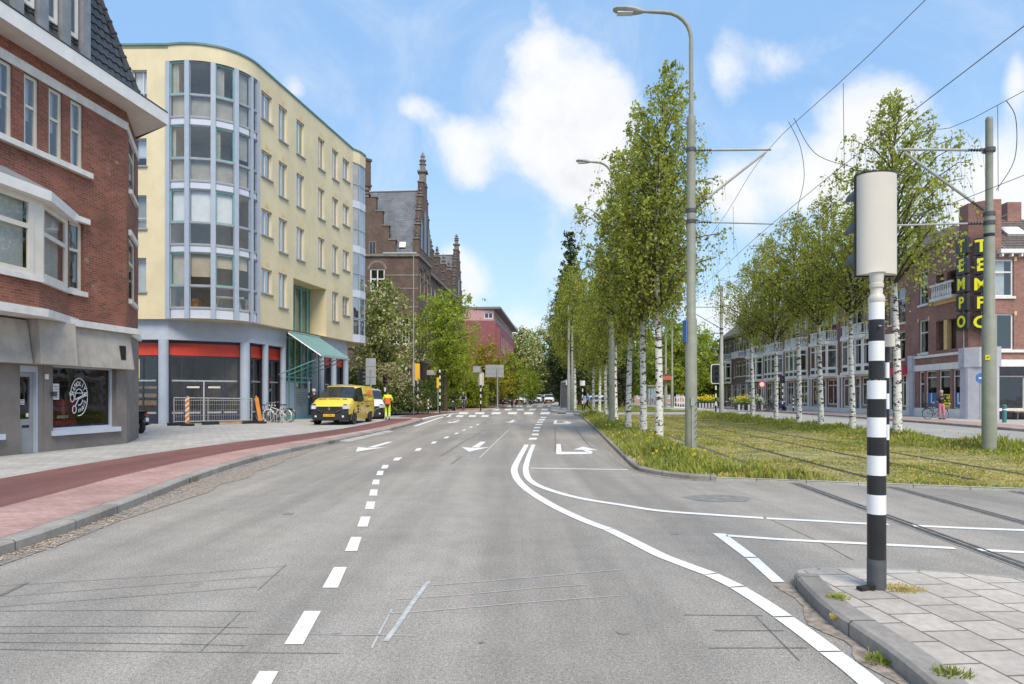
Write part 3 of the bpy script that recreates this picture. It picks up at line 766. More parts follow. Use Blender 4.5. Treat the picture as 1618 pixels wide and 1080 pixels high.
# detector loops: light and dark saw cuts in the asphalt
c1 = lambda x, y: (x / 2.4537, 640 + y / 2.4537)
mb = MB()
for p in ([(515, 703), (700, 690), (960, 668), (1325, 637)], [(455, 752), (700, 735), (1000, 708), (1200, 695)], [(410, 808), (600, 795), (1000, 761), (1325, 737)], [(60, 885), (300, 889), (530, 892)]):
    line_mark(mb, [c2(*q) for q in p], .012, .004)
line_mark(mb, [c2(*q) for q in ((582, 682), (520, 765), (470, 840), (415, 915))], .035, .0045); line_mark(mb, [c2(*q) for q in ((440, 790), (400, 865), (362, 940))], .014, .004)
line_mark(mb, [c2(*q) for q in ((893, 95), (840, 145), (780, 203))], .05, .004)
tag(mb.build('road_line_worn', M['paint_worn']), kind='structure')
mb = MB()
for p in ([(0, 700), (400, 675), (800, 648), (1110, 622)], [(0, 742), (400, 712), (1100, 657)], [(0, 780), (500, 742), (1000, 703)], [(0, 797), (500, 794), (1000, 799)], [(0, 857), (500, 856), (960, 861)],
          [(0, 883), (500, 882), (1000, 886), (1320, 884)], [(0, 918), (500, 922), (950, 930)], [(0, 945), (500, 953), (1000, 958), (1320, 961)], [(1112, 615), (1000, 715)], [(930, 805), (780, 950)]):
    line_mark(mb, [c1(*q) for q in p], .0065, .0042)
line_mark(mb, [c1(*q) for q in ((105, 686), (0, 738))], .035, .0042)
c3_ = lambda x, y: (880 + x / 2.455, 640 + y / 2.455)
for p in ([(490, 812), (800, 815)], [(610, 873), (880, 873)], [(585, 940), (970, 940)], [(770, 815), (940, 988)], [(800, 430), (1000, 520), (1150, 600)], [(65, 80), (110, 140)], [(195, 190), (245, 245)]):
    line_mark(mb, [c3_(*q) for q in p], .009, .0042)
for p in ([(710, 198), (690, 212), (670, 228)], [(800, 96), (720, 140), (632, 195)], [(1072, 85), (1074, 180)], [(1145, 80), (1190, 140), (1220, 165)]): line_mark(mb, [c2(*q) for q in p], .05, .0042)
tag(mb.build('road_line_sealed', M['seal']), kind='structure')
mb = MB()   # repaved patches
mb.face([gp(x, y, .0015) for x, y in ((466, 739.5), (820, 739), (812, 746), (700, 744), (466, 746))])
tag(mb.build('road_patch', M['asphalt']), kind='structure')
mb = MB()
def blob(c, r, sx, n=22, z=.0035, sd=0):
    mb.face([(c.x + math.cos(t) * r * sx * (1 + .3 * noise.noise(Vector((math.cos(t) * 2, math.sin(t) * 2, sd)))), c.y + math.sin(t) * r * (1 + .35 * noise.noise(Vector((math.cos(t) * 2, math.sin(t) * 2, sd + 9)))), z) for t in [6.2832 * k / n for k in range(n)]])
blob(gp(1135, 787), .32, 1.5, sd=1)
for x, y, r in ((455, 812, .07), (1066, 843, .04), (985, 998, .05), (760, 1015, .02)): blob(gp(x, y), r, 1, sd=x)
tag(mb.build('road_stain_patch', M['stain']), kind='structure')
# ================================================================ left: brick corner building
def ribbon(mb, fac, pts, wd, o, closed=False):
    """flat stroke of constant width drawn on a wall plane, pts are (u, z)"""
    n = len(pts)
    L = []
    for i in range(n):
        a = Vector(pts[(i - 1) % n] if closed else pts[max(i - 1, 0)]); b = Vector(pts[(i + 1) % n] if closed else pts[min(i + 1, n - 1)])
        t = (b - a).normalized(); q = Vector(pts[i]); s = Vector((-t.y, t.x)) * wd / 2
        L.append((q + s, q - s))
    for i in range(n if closed else n - 1):
        (a, b), (c, d) = L[i], L[(i + 1) % n]
        mb.face([fac.pt(a.x, a.y, o), fac.pt(c.x, c.y, o), fac.pt(d.x, d.y, o), fac.pt(b.x, b.y, o)])
def tile_slope(mb, P, width, length, ulo=lambda v: 0.0, uhi=None, course=.30, tw=.24, amp=.035):
    """P(u, v, h) -> point; courses of pantiles, v up the slope"""
    uhi = uhi or (lambda v: width)
    nrow = int(length / course)
    for r in range(nrow):
        v0 = r * course; v1 = v0 + course
        lo, hi = ulo(v0 + course / 2), uhi(v0 + course / 2)
        if hi - lo < .1: continue
        step = tw / 5; n = int((hi - lo) / step) + 1
        prev = None
        for k in range(n + 1):
            u = min(lo + k * step, hi); ph = (u / tw) % 1.0
            h = amp * (math.sin(ph * 6.2832) * .5 + .5) ** 1.5
            col = [mb.p(P(u, v0 - .02, h + .0)), mb.p(P(u, v0 - .02, h + .045)), mb.p(P(u, v1, h + .012))]
            if prev:
                for j in range(2):
                    mb.f.append([prev[j], col[j], col[j + 1], prev[j + 1]]); mb.uv.append(None)
            prev = col
A = Fac((-11.36, 18.65), (-.12, -1), (1, -.12))
As = Fac((-11.36, 18.65), (-.45, 1), (1, .5))
bA = thing('corner_shop_house', (-11.8, 16.5, ZP), 'red brick corner house with white window bands, taupe awnings and a barber window', 'house')
ALEN = 9.0; ASL = 2.65
upper = [A.rect(x0, x1, y0, y1) for x0, x1, y0, y1 in ((-5, 19.5, 95, 213), (38, 61, 117, 232), (77, 98.5, 141, 249), (111.5, 131, 161, 266))]
ztop, zbot = 9.33, 7.56
upper = [(a, b, zbot, ztop) for a, b, _, _ in upper]
for k in range(3): upper.append((upper[0][1] + .35 + k * 1.25, upper[0][1] + 1.3 + k * 1.25, zbot, ztop))
low_side = A.rect(109.5, 132, 350, 459); low_side = (low_side[0], low_side[1], 4.3, 6.13)
bayu0, bayu1, bayu2 = 2.12, 3.75, 7.2   # meets the wall, front corner, far end
BO = .72
sideH = [As.rect(203.5, 213.5, 213, 310), As.rect(203.5, 213.5, 380, 478)]
mb = MB()
A.wall(mb, 0, ALEN, 3.3, 9.9, upper + [low_side], .16)
As.wall(mb, 0, ASL, 3.3, 9.9, sideH, .16)
# bay brick below its windows
q = [(bayu0, 0), (bayu1, BO), (bayu2, BO), (bayu2 + 1.4, 0)]
for (ua, oa), (ub, ob) in zip(q, q[1:]):
    mb.face([A.pt(ua, 3.5, oa), A.pt(ub, 3.5, ob), A.pt(ub, 4.2, ob), A.pt(ua, 4.2, oa)])
far = As.pt(ASL, 0); nb = A.pt(ALEN, 0)
mb.face([(far.x, far.y, 0), (far.x - 8, far.y + 1.5, 0), (far.x - 8, far.y + 1.5, 9.9), (far.x, far.y, 9.9)])
mb.build('wall', M['brick_red'], bA)
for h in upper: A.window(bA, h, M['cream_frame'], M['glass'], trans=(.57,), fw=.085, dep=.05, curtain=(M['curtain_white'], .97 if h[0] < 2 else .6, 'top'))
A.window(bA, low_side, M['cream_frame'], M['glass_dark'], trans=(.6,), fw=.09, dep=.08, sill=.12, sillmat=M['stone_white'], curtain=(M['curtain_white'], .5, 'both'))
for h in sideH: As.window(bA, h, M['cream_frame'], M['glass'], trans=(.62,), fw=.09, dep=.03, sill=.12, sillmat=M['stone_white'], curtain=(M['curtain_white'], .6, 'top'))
# stone bands
mb = MB()
A.box(mb, -.02, ALEN, 9.33, 9.56, -.05, .05); As.box(mb, .0, ASL, 9.33, 9.56, -.05, .03)
A.box(mb, upper[3][0] - .22, ALEN, 7.42, 7.56, -.05, .13)
A.box(mb, low_side[0] - .08, bayu0 - .05, 6.14, 6.28, -.05, .14)
As.box(mb, sideH[1][0] - .1, sideH[1][1] + .15, sideH[1][3], sideH[1][3] + .16, -.04, .08)
A.box(mb, -.28, bayu0 + .2, 3.33, 3.50, -.1, .28); As.box(mb, -.1, ASL, 3.33, 3.50, -.1, .10)
pts = [(bayu0 - .35, .02), (bayu1 - .12, BO + .14), (bayu2 + .1, BO + .14), (bayu2 + 1.7, .02)]
P2 = lambda u, o: (A.pt(u, 0, o).x, A.pt(u, 0, o).y)
mb.prism([P2(u, o) for u, o in pts] + [P2(bayu2 + 1.7, -.06), P2(bayu0 - .35, -.06)], 3.37, 3.56)
pts2 = [(bayu0 - .2, .02), (bayu1 - .06, BO + .07), (bayu2 + .1, BO + .07), (bayu2 + 1.6, .02)]
mb.prism([P2(u, o) for u, o in pts2] + [P2(bayu2 + 1.6, -.06), P2(bayu0 - .2, -.06)], 4.18, 4.30)
mb.build_split('stone_band', M['stone_white'], bA)
mb = MB()
pts3 = [(bayu0 - .32, .03), (bayu1 - .12, BO + .22), (bayu2 + .1, BO + .22), (bayu2 + 1.7, .03)]
mb.prism([P2(u, o) for u, o in pts3] + [P2(bayu2 + 1.7, -.06), P2(bayu0 - .32, -.06)], 6.10, 6.34)
mb.build('bay_cornice', M['white_paint'], bA)
mb = MB()
for (ua, oa), (ub, ob) in zip(pts3, pts3[1:]):
    mb.face([A.pt(ua, 6.345, oa), A.pt(ub, 6.345, ob), A.pt(min(max(ub, 3.9), 6.2), 6.85, .02), A.pt(min(max(ua, 3.9), 6.2), 6.85, .02)])
mb.build('bay_roof', M['lead'], bA)
def sub(u0, o0, u1, o1): return Fac(A.pt(u0, 0, o0), A.pt(u1, 0, o1) - A.pt(u0, 0, o0), A.n + A.d * (-.4))
fb = sub(bayu0, 0, bayu1, BO); L = (A.pt(bayu1, 0, BO) - A.pt(bayu0, 0, 0)).length
fb.window(bA, (.10, L - .12, 4.30, 6.10), M['cream_frame'], M['glass'], trans=(.60,), fw=.13, dep=-.02, curtain=(M['curtain_white'], 1.0, 'top'), name='bay_window', bow=.0)
fw_ = Fac(A.pt(bayu1, 0, BO), A.d, A.n)
fw_.window(bA, (.16, 1.55, 4.30, 6.10), M['cream_frame'], M['glass'], trans=(.62,), fw=.14, dep=-.02, curtain=(M['curtain_white'], .97, 'top'), name='bay_window', bow=.05)
fw_.window(bA, (1.7, 3.3, 4.30, 6.10), M['cream_frame'], M['glass'], trans=(.62,), fw=.1, dep=-.02, name='bay_window', bow=.05)
mb = MB(); mb.face([A.pt(bayu2, 4.30, BO), A.pt(bayu2 + 1.4, 4.30, 0), A.pt(bayu2 + 1.4, 6.1, 0), A.pt(bayu2, 6.1, BO)]); mb.build('bay_panel', M['cream_frame'], bA)
mb = MB()
for u, wd in ((-.12, .26), (1.55, .16)): fw_.box(mb, u, u + wd, 4.30, 6.10, -.16, .0)
fb.box(mb, -.02, .10, 4.30, 6.10, -.12, .0); mb.build_split('bay_post', M['cream_frame'], bA)
# eave, gutter, mansard
OV = .62
c0 = A.pt(-.98, 0, OV); e1 = Vector((-12.15, 20.55, 0)); e2 = Vector((-17, 23.4, 0)); e0 = A.pt(ALEN, 0, OV)
mb = MB(); inn = [A.pt(ALEN, 0, -.3), A.pt(.4, 0, -.3), As.pt(ASL, 0, -.3)]
poly = [(e0.x, e0.y), (c0.x, c0.y), (e1.x, e1.y), (e2.x, e2.y), (-17, 22, ), (inn[2].x, inn[2].y), (inn[1].x, inn[1].y), (inn[0].x, inn[0].y)]
mb.prism(poly, 9.88, 10.24); mb.build('eave', M['white_paint'], bA)
mb = MB(); k = .985
cx_, cy_ = inn[1].x, inn[1].y
mb.face([(cx_ + (x - cx_) * k, cy_ + (y - cy_) * k, 9.876) for x, y in poly])
for j in range(6):
    o_ = .08 + j * .09; mb.face([A.pt(ALEN, 9.872, o_), A.pt(-.3, 9.872, o_), A.pt(-.3, 9.872, o_ + .012), A.pt(ALEN, 9.872, o_ + .012)])
mb.build('soffit', M['soffit'], bA)
mb = MB(); g0 = A.pt(ALEN, 10.26, OV - .02); g1 = A.pt(-.96, 10.26, OV - .02); g2 = Vector((e1.x, e1.y, 10.26))
mb.tube([g0, g1], .035, 6); mb.tube([g1, g2], .035, 6); mb.build('gutter', M['steel_dark'], bA)
sl_ = math.tan(R(15.5))
def PA(u, v, h): return A.pt(u, 10.3 + v * math.cos(R(15.5)) + h * math.sin(R(15.5)), .10 - v * math.sin(R(15.5)) + h * math.cos(R(15.5)))
lo = lambda v: -.45 + v * math.sin(R(15.5))
mb = MB(); tile_slope(mb, PA, ALEN, 4.4, lo, lambda v: ALEN)
def PAs(u, v, h): return As.pt(u, 10.3 + v * math.cos(R(15.5)) + h * math.sin(R(15.5)), .10 - v * math.sin(R(15.5)) + h * math.cos(R(15.5)))
tile_slope(mb, PAs, ASL, 4.4, lambda v: .3 + v * .1, lambda v: ASL); roofA = mb.build('roof', M['roof_tile'], bA, smooth=True)
mb = MB(); A.box(mb, -.2, ALEN, 10.2, 14, -1.4, -.95)
mb.tube([PA(lo(0) - .02, 0, .04), PA(lo(4.4) - .02, 4.4, .04)], .085, 8)
for j in range(14): q = PA(lo(j * .32) - .02, j * .32, .05); q2 = PA(lo(j * .32 + .05) - .02, j * .32 + .05, .05); mb.tube([q, q2], .10, 8)
mb.build('hip_ridge', M['roof_tile'], roofA)
mb = MB(); posts = [A.u(x) for x in (130, 98, 62, 22)]; posts += [posts[-1] + 1.35, posts[-1] + 2.7]
for u in posts: A.box(mb, u - .13, u + .13, 10.42, 14, -.8, .14)
mb.build_split('dormer_post', M['lead'], bA)
for ua, ub in zip(posts, posts[1:]):
    A.window(bA, (ua + .16, ub - .16, 11.0, 14), M['white_paint'], M['glass_dark'], trans=(.5,), mull=(.5,) if ub - ua > 1.3 else (), fw=.10, dep=-.02, curtain=(M['curtain_white'], .5, 'both'), name='dormer_window', bow=-.02)
# shopfront
shopw = A.rect(82.5, 183, 583, 673); shopw = (shopw[0], shopw[1], .62, 2.32)
door = A.rect(30.5, 60, 583, 712); door = (door[0], door[1], ZP, 2.25)
leftw = (door[1] + .55, ALEN - .4, .62, 2.3)
mb = MB(); A.wall(mb, 0, ALEN, ZP - .02, 3.3, [shopw, door, leftw], .2, .02); As.wall(mb, 0, ASL, ZP - .02, 3.3, [], .2, .02)
A.box(mb, shopw[1] + .06, door[0] - .14, ZP - .02, 2.4, -.01, .035); mb.build('shop_wall', M['taupe'], bA)
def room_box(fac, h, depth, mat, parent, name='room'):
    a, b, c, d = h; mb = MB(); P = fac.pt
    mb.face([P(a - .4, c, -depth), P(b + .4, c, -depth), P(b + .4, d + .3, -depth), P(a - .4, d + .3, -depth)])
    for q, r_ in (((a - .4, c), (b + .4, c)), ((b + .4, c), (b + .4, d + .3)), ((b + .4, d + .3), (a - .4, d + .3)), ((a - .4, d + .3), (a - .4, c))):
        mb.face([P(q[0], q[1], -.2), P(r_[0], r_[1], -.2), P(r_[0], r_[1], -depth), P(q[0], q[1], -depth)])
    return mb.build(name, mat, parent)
sw = A.window(bA, shopw, M['panel_pale'], M['glass_shop'], fw=.07, dep=.12, room=False, name='shop_window')
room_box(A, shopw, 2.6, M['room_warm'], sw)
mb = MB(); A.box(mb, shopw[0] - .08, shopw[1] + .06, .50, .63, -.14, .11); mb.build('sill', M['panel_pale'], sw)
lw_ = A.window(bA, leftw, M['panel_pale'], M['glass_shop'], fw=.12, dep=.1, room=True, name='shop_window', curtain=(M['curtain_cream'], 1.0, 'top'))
mb = MB(); A.box(mb, leftw[0] - .08, leftw[1], .50, .63, -.14, .12); mb.build('sill', M['panel_pale'], lw_)
mb = MB(); a, b_, c, d_ = door
A.box(mb, a, a + .045, c, d_, -.22, .0); A.box(mb, b_ - .02, b_, c, d_, -.22, -.01); A.box(mb, a + .045, b_ - .02, 2.1, d_, -.2, -.01); mb.build('door_frame', M['blue_pale'], bA)
mb = MB(); a += .045; b_ -= .02
A.box(mb, a, b_, c, .95, -.16, -.09); A.box(mb, a, b_, 1.98, 2.1, -.16, -.09); A.box(mb, a, a + .09, .95, 1.98, -.16, -.09); A.box(mb, b_ - .05, b_, .95, 1.98, -.16, -.09)
dd = mb.build('door', M['grey_frame'], bA)
mb = MB(); A.quad(mb, a + .09, b_ - .05, .95, 1.98, -.125); mb.build('pane', M['glass_dark'], dd)
mb = MB(); A.box(mb, a + .12, b_ - .14, .74, .80, -.10, -.082); mb.build('letter_slot', M['black_paint'], dd)
mb = MB(); A.quad(mb, a - .1, b_ + .2, .95, 2.2, -.5); mb.build('door_shadow_sheet', M['room'], dd)  # dark sheet behind the door pane, its colour stands in for the shade inside
mb = MB(); A.box(mb, a + .10, a + .17, 1.0, 1.09, -.122, -.118)
for j in range(4): A.box(mb, b_ - .24, b_ - .08 - .02 * (j % 2), 1.30 + j * .035, 1.32 + j * .035, -.122, -.118)
mb.build_split('door_sticker', M['white_gloss'], dd)
# awnings
def awning(u0, u1, zt, zb, ot, ob, label=None):
    mb = MB(); P = A.pt
    mb.hexa([P(u0, zt, .03), P(u1, zt, .03), P(u1, zt, ot), P(u0, zt, ot)][::-1], [P(u0, zb, .03), P(u1, zb, .03), P(u1, zb, ob), P(u0, zb, ob)][::-1])
    n = 5
    return mb.build('awning', M['taupe_light'], bA, bevel=.012)
awning(A.u(215, .3) + .05, A.u(98), 3.33, 2.28, .14, .30)
awning(A.u(97), A.u(37), 3.37, 2.28, .40, .48)
awning(A.u(35), ALEN, 3.33, 2.28, .14, .30)
mb = MB(); up = A.u(193, .22); A.box(mb, up - .09, up + .09, 2.55, 2.95, .18, .27); mb.build('wall_lamp', M['black_paint'], bA)
# barber emblem on the pane
mb = MB(); ec = ((A.u(119) + A.u(144)) / 2, 1.5); ez = 1.485; o_ = -.128
el_ = lambda rx, rz, a0=0, a1=360, n=40: [(ec[0] - rx * math.cos(R(a0 + (a1 - a0) * k / n)), ez + rz * math.sin(R(a0 + (a1 - a0) * k / n))) for k in range(n + 1)]
ribbon(mb, A, el_(.29, .50, 0, 182), .024, o_); ribbon(mb, A, el_(.29, .50, -98, -2), .026, o_)
ribbon(mb, A, el_(.135, .215, -5, 185), .028, o_); ribbon(mb, A, el_(.135, .22, -105, -20), .026, o_)
E = lambda u, z: (ec[0] - u, ez + z)
ribbon(mb, A, [E(.30, .14), E(.12, .03), E(-.14, -.07)], .034, o_); ribbon(mb, A, [E(.30, .06), E(.10, .0), E(-.02, -.06), E(-.14, -.26)], .034, o_)
for cu, cz in ((-.225, -.03), (-.155, -.33)):
    ribbon(mb, A, [(ec[0] - cu + .062 * math.cos(t * .3142), ez + cz + .10 * math.sin(t * .3142)) for t in range(20)], .026, o_, True)
ribbon(mb, A, [E(-.275, .0), E(-.305, .05), E(-.325, .13)], .02, o_); ribbon(mb, A, [E(-.10, .105), E(.11, .105)], .022, o_)
emb = mb.build('barber_emblem', M['white_gloss'], sw)
for i, ch in enumerate('MANOLIYA'):
    t = R(164 - i * 21.2); pu, pz = math.cos(t) * .215, math.sin(t) * .36
    rad = Vector((math.cos(t) * .7, math.sin(t))).normalized()
    ud = -A.d * rad.y - Vector((0, 0, 1)) * rad.x * 1.0; vd = -A.d * rad.x + Vector((0, 0, 1)) * rad.y
    text('lettering', ch, .17, A.pt(ec[0] - pu, ez + pz, o_ + .002), ud, vd, M['white_gloss'], emb, .002, squash=.72, bold=.004)
for i, ch in enumerate('STUDIO'):
    t = R(-92 + i * 14); pu, pz = math.cos(t) * .215, math.sin(t) * .37
    rad = -Vector((math.cos(t) * .7, math.sin(t))).normalized()
    ud = -A.d * rad.y - Vector((0, 0, 1)) * rad.x; vd = -A.d * rad.x + Vector((0, 0, 1)) * rad.y
    text('lettering', ch, .12, A.pt(ec[0] - pu, ez + pz, o_ + .002), ud, vd, M['white_gloss'], emb, .002, squash=.7, bold=.003)
mb = MB(); A.box(mb, A.u(101.5), A.u(92), 1.42, 1.83, -.15, -.145); mb.build('poster', M['white_gloss'], sw)
mb = MB()
for j in range(5): A.box(mb, A.u(100.5), A.u(93 + j % 2 * 2), 1.74 - j * .07, 1.77 - j * .07, -.144, -.142)
mb.build('poster_print', M['sign_grey'], sw)
# barber chair and shop items behind the pane
for k, (u, o, mat) in enumerate(((A.u(86, -.8), -.9, 'sign_red'), (A.u(108, -1.0), -1.2, 'sign_red'), (A.u(150, -1.0), -1.1, 'black_paint'))):
    r = A.pt(u, 0, o); t = thing('barber_chair', (r.x, r.y, .2), ('red barber chair behind the shop window, next to the door', 'red barber chair behind the emblem of the shop window', 'black barber chair behind the right half of the shop window')[k], 'chair', 'barber chairs')
    mb = MB(); mb.box((r.x, r.y, .78), (.52, .5, .14)); mb.build('seat', M[mat], t, bevel=.03)
    mb = MB(); mb.box((r.x - .05, r.y + .22, 1.12), (.48, .12, .62)); mb.build('backrest', M[mat], t, bevel=.03)
    mb = MB(); mb.lathe([(.25, .2), (.25, .24), (.05, .28), (.05, .72)], (r.x, r.y, 0), 12); mb.build('pedestal', M['chrome'], t)
    for s in (-1, 1):
        mb = MB(); mb.box((r.x + s * .28, r.y, .95), (.06, .42, .08)); mb.build('armrest', M['chrome'], t)
mb = MB(); A.box(mb, shopw[0], shopw[1], .40, .66, -.75, -.21); mb.build('display_shelf', M['wood'], sw)
# house number, bell
mb = MB(); u = A.u(71); A.box(mb, u - .05, u + .05, 1.93, 2.06, .04, .06); mb.build('house_number_plate', M['white_gloss'], bA)
mb = MB(); u = A.u(80.5); A.box(mb, u - .05, u + .05, 1.5, 1.62, .04, .13); mb.build('door_bell', M['steel_dark'], bA)

# ================================================================ yellow apartment building
bY = thing('apartment_building', (-14.5, 37, ZP), 'five storey pale yellow apartment block with a rounded glazed corner', 'building')
ZB, ZT = 5.33, 18.82
Pa, Pb = Vector((-17.0, 31.25)), Vector((-13.3, 33.2)); dirF = Vector((.191, 1)).normalized()
def bez(t):
    p1 = Pa + Vector((1.9, -.42)); p2 = Pb - dirF * 1.55
    return Pa * (1 - t) ** 3 + 3 * p1 * t * (1 - t) ** 2 + 3 * p2 * t * t * (1 - t) + Pb * t ** 3
def bez_px(px):
    return min((bez(i / 800) for i in range(801)), key=lambda q: abs(CX + FPX * q.x / q.y - px))
YL = Fac((Pa.x, Pa.y + .03), (-1, .012), (0, -1)); YR = Fac(Pb, dirF, (1, -.2))
LENR = YR.u(557.5)
cols = [(413, 430, [(148, 191.6), (240, 282), (332, 373), (425, 464)]), (440.5, 454, [(169, 224), (257, 312), (346, 399), (432, 486)]),
        (468.6, 481, [(191.6, 246), (275.5, 328), (360, 411)]), (502.7, 513, [(219, 268), (298, 346), (376, 424)]),
        (525, 534.7, [(237, 284), (313, 358), (387.6, 432), (461, 507)]), (541.5, 552, [(252, 285), (324, 356), (396, 427), (468.6, 498)])]
holesR = []
for x0, x1, rows in cols:
    for (y0, y1) in rows: holesR.append(YR.rect(x0, x1, y0, y1))
rec = (YR.u(463.5), YR.u(515.5), ZB - .01, 8.36)
holesL = [YL.rect(208.5, 232, 110, 162), YL.rect(212, 231.5, 218, 262), YL.rect(212, 231.5, 308, 361), YL.rect(212, 231, 407, 461)]
for h in list(holesL): holesL.append((h[0] + 4.2, h[1] + 4.2, h[2], h[3]))
mb = MB()
YR.wall(mb, 0, LENR, ZB, ZT, holesR + [rec], .2)
YL.wall(mb, 0, 14, ZB, ZT, holesL, .2)
u0, u1 = rec[:2]; P = YR.pt
mb.face([P(u0, ZB, -.2), P(u0, 8.36, -.2), P(u0, 8.36, -1.5), P(u0, ZB, -1.5)]); mb.face([P(u1, ZB, -.2), P(u1, 8.36, -.2), P(u1, 8.36, -1.5), P(u1, ZB, -1.5)])
mb.face([P(u0, 8.36, -.2), P(u1, 8.36, -.2), P(u1, 8.36, -1.5), P(u0, 8.36, -1.5)])
cur = [bez(i / 24) for i in range(25)]
for a, b_ in zip(cur, cur[1:]):
    mb.face([(*a, 18.05), (*b_, 18.05), (*b_, ZT), (*a, ZT)])
    mb.face([(*a, ZB), (*b_, ZB), (b_.x - .6, b_.y + 2.2, ZB), (a.x - .6, a.y + 2.2, ZB)])
# far rounded end
Pc = YR.pt(LENR, 0).xy; fe = [Pc, Pc + Vector((.38, .55)), Pc + Vector((.58, 1.35)), Pc + Vector((.35, 2.1)), Pc + Vector((-.5, 2.7)), Pc + Vector((-2, 2.9)), Pc + Vector((-12, 2.6))]
for a, b_ in zip(fe, fe[1:]):
    mb.face([(*a, 17.95), (*b_, 17.95), (*b_, ZT), (*a, ZT)])
for a, b_ in zip(fe[4:], fe[5:]): mb.face([(*a, ZB), (*b_, ZB), (*b_, 18), (*a, 18)])
sof = [(YL.pt(14, 0).x, YL.pt(14, 0).y)] + [(q.x, q.y) for q in cur] + [(q.x, q.y) for q in fe]
mb.face([(x, y, ZB + .002) for x, y in sof])
mb.build('wall', M['stucco_yellow'], bY)
outl = [YL.pt(14, 0).xy] + cur + fe
mb = MB()
o1 = offset_line([Vector(q) for q in outl], -.06); o2 = offset_line([Vector(q) for q in outl], .25)
for i in range(len(outl) - 1):
    mb.hexa([(*o1[i], ZT), (*o1[i + 1], ZT), (*o2[i + 1], ZT), (*o2[i], ZT)], [(*o1[i], ZT + .10), (*o1[i + 1], ZT + .10), (*o2[i + 1], ZT + .10), (*o2[i], ZT + .10)])
mb.build('coping', M['teal_edge'], bY)
mb = MB(); mb.face([(*q, ZT - .1) for q in outl]); mb.build('roof', M['roof_flat'], bY)
for i, h in enumerate(holesR):
    w_ = h[1] - h[0]
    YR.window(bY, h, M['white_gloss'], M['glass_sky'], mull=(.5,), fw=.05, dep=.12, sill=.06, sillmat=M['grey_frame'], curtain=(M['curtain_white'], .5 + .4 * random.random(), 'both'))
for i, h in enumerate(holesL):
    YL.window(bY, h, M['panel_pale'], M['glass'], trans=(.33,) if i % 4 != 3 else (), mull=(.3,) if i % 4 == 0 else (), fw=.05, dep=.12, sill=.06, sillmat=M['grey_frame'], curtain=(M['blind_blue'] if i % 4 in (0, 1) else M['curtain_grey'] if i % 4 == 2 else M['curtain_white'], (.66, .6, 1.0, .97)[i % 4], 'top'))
mb = MB()
for x0, x1, rows in cols:
    for (y0, y1) in rows:
        u, z = YR.at((x0 + x1) / 2, y0); 
        for s in (-.12, .06): YR.box(mb, u + s, u + s + .09, z + .16, z + .36, .0, .012)
mb.build_split('vent', M['stone_yellow'], bY)
# glazed corner: five facets, four floors
bx = [263, 295.5, 337, 373.5, 398, 403.5]; bp = [bez_px(x) for x in bx]; bp[0] = Pa; bp[-1] = Pb
tops = [18.05, 14.90, 11.75, 8.62]
for fi, zt in enumerate(tops):
    zt0 = zt
    for k in range(5):
        f = Fac(bp[k], bp[k + 1] - bp[k], (bp[k + 1] - bp[k]).yx * Vector((1, -1))); L = (bp[k + 1] - bp[k]).length
        teal = k in (0, 2)
        cur_ = None
        if fi < 2 and k != 1: cur_ = (M['curtain_grey'], (.45, 0, .5, 1.0, 1.0)[k] - .2 * (fi == 1), 'side' if k < 3 else 'top')
        if fi == 2 and k < 3: cur_ = (M['blind_blue'], 1.0, 'top')
        if fi == 3: cur_ = (M['curtain_cream'], (.95, .72, .42, .4, .5)[k], 'top')
        h1 = (.10, L - .10, zt - 1.62, zt - .04); h2 = (.10, L - .10, zt - 2.72, zt - 1.70)
        f.window(bY, h1, M['teal'] if teal else M['panel_blue'], M['glass_bay'], fw=.06 if teal else .035, dep=.05, room=False, name='bay_window', curtain=cur_)
        f.window(bY, h2, M['panel_blue'], M['glass_bay'], fw=.035, dep=.05, room=False, name='bay_window', curtain=(M['curtain_grey'], 1.0, 'top') if fi < 2 else None)
    zb = tops[fi + 1] if fi < 3 else ZB + .02
mb = MB()
for k in range(6):
    t = (bp[min(k + 1, 5)] - bp[max(k - 1, 0)]).normalized(); a = math.atan2(t.y, t.x); n_ = Vector((t.y, -t.x))
    mb.box((bp[k].x - n_.x * .03, bp[k].y - n_.y * .03, (ZB + 18.05) / 2), (.22 if k < 4 else .13, .16, 18.05 - ZB), a)
mb.build_split('mullion', M['panel_blue'], bY)
for fi, zt in enumerate(tops):
    for z0, z1, o1 in ((zt - 1.70, zt - 1.62, -.02), (zt - 2.80, zt - 2.72, -.02), (zt - .04, zt, -.02)) + (((tops[fi + 1], tops[fi + 1] + .03, 0),) if fi < 3 else ()):
        mb = MB(); la = [Vector(q) for q in bp]; lb = offset_line(la, .12); la = offset_line(la, -o1)
        mb.rings([[(*p, z0), (*q, z0), (*q, z1), (*p, z1)] for p, q in zip(la, lb)]); mb.build('transom', M['grey_frame'], bY)
for fi, zt in enumerate(tops):
    zb = (tops[fi + 1] + .03) if fi < 3 else ZB + .03
    for k in range(5):
        mb = MB()
        f = Fac(bp[k], bp[k + 1] - bp[k], (bp[k + 1] - bp[k]).yx * Vector((1, -1))); L = (bp[k + 1] - bp[k]).length
        f.box(mb, .13, L - .13, zb, zt - 2.80, -.10, -.05)
        mb.build('spandrel', M['panel_pale'], bY)
mb = MB(); back = [Vector((-17.2, 33.6)), Vector((-15.2, 34.2)), Vector((-14.3, 36))]
for a, b_ in zip(back, back[1:]): mb.face([(*a, ZB), (*b_, ZB), (*b_, 18.1), (*a, 18.1)])
mb.face([(Pa.x, Pa.y + .3, ZB), (*back[0], ZB), (*back[0], 18.1), (Pa.x, Pa.y + .3, 18.1)]); mb.face([(Pb.x - .3, Pb.y, ZB), (*back[2], ZB), (*back[2], 18.1), (Pb.x - .3, Pb.y, 18.1)])
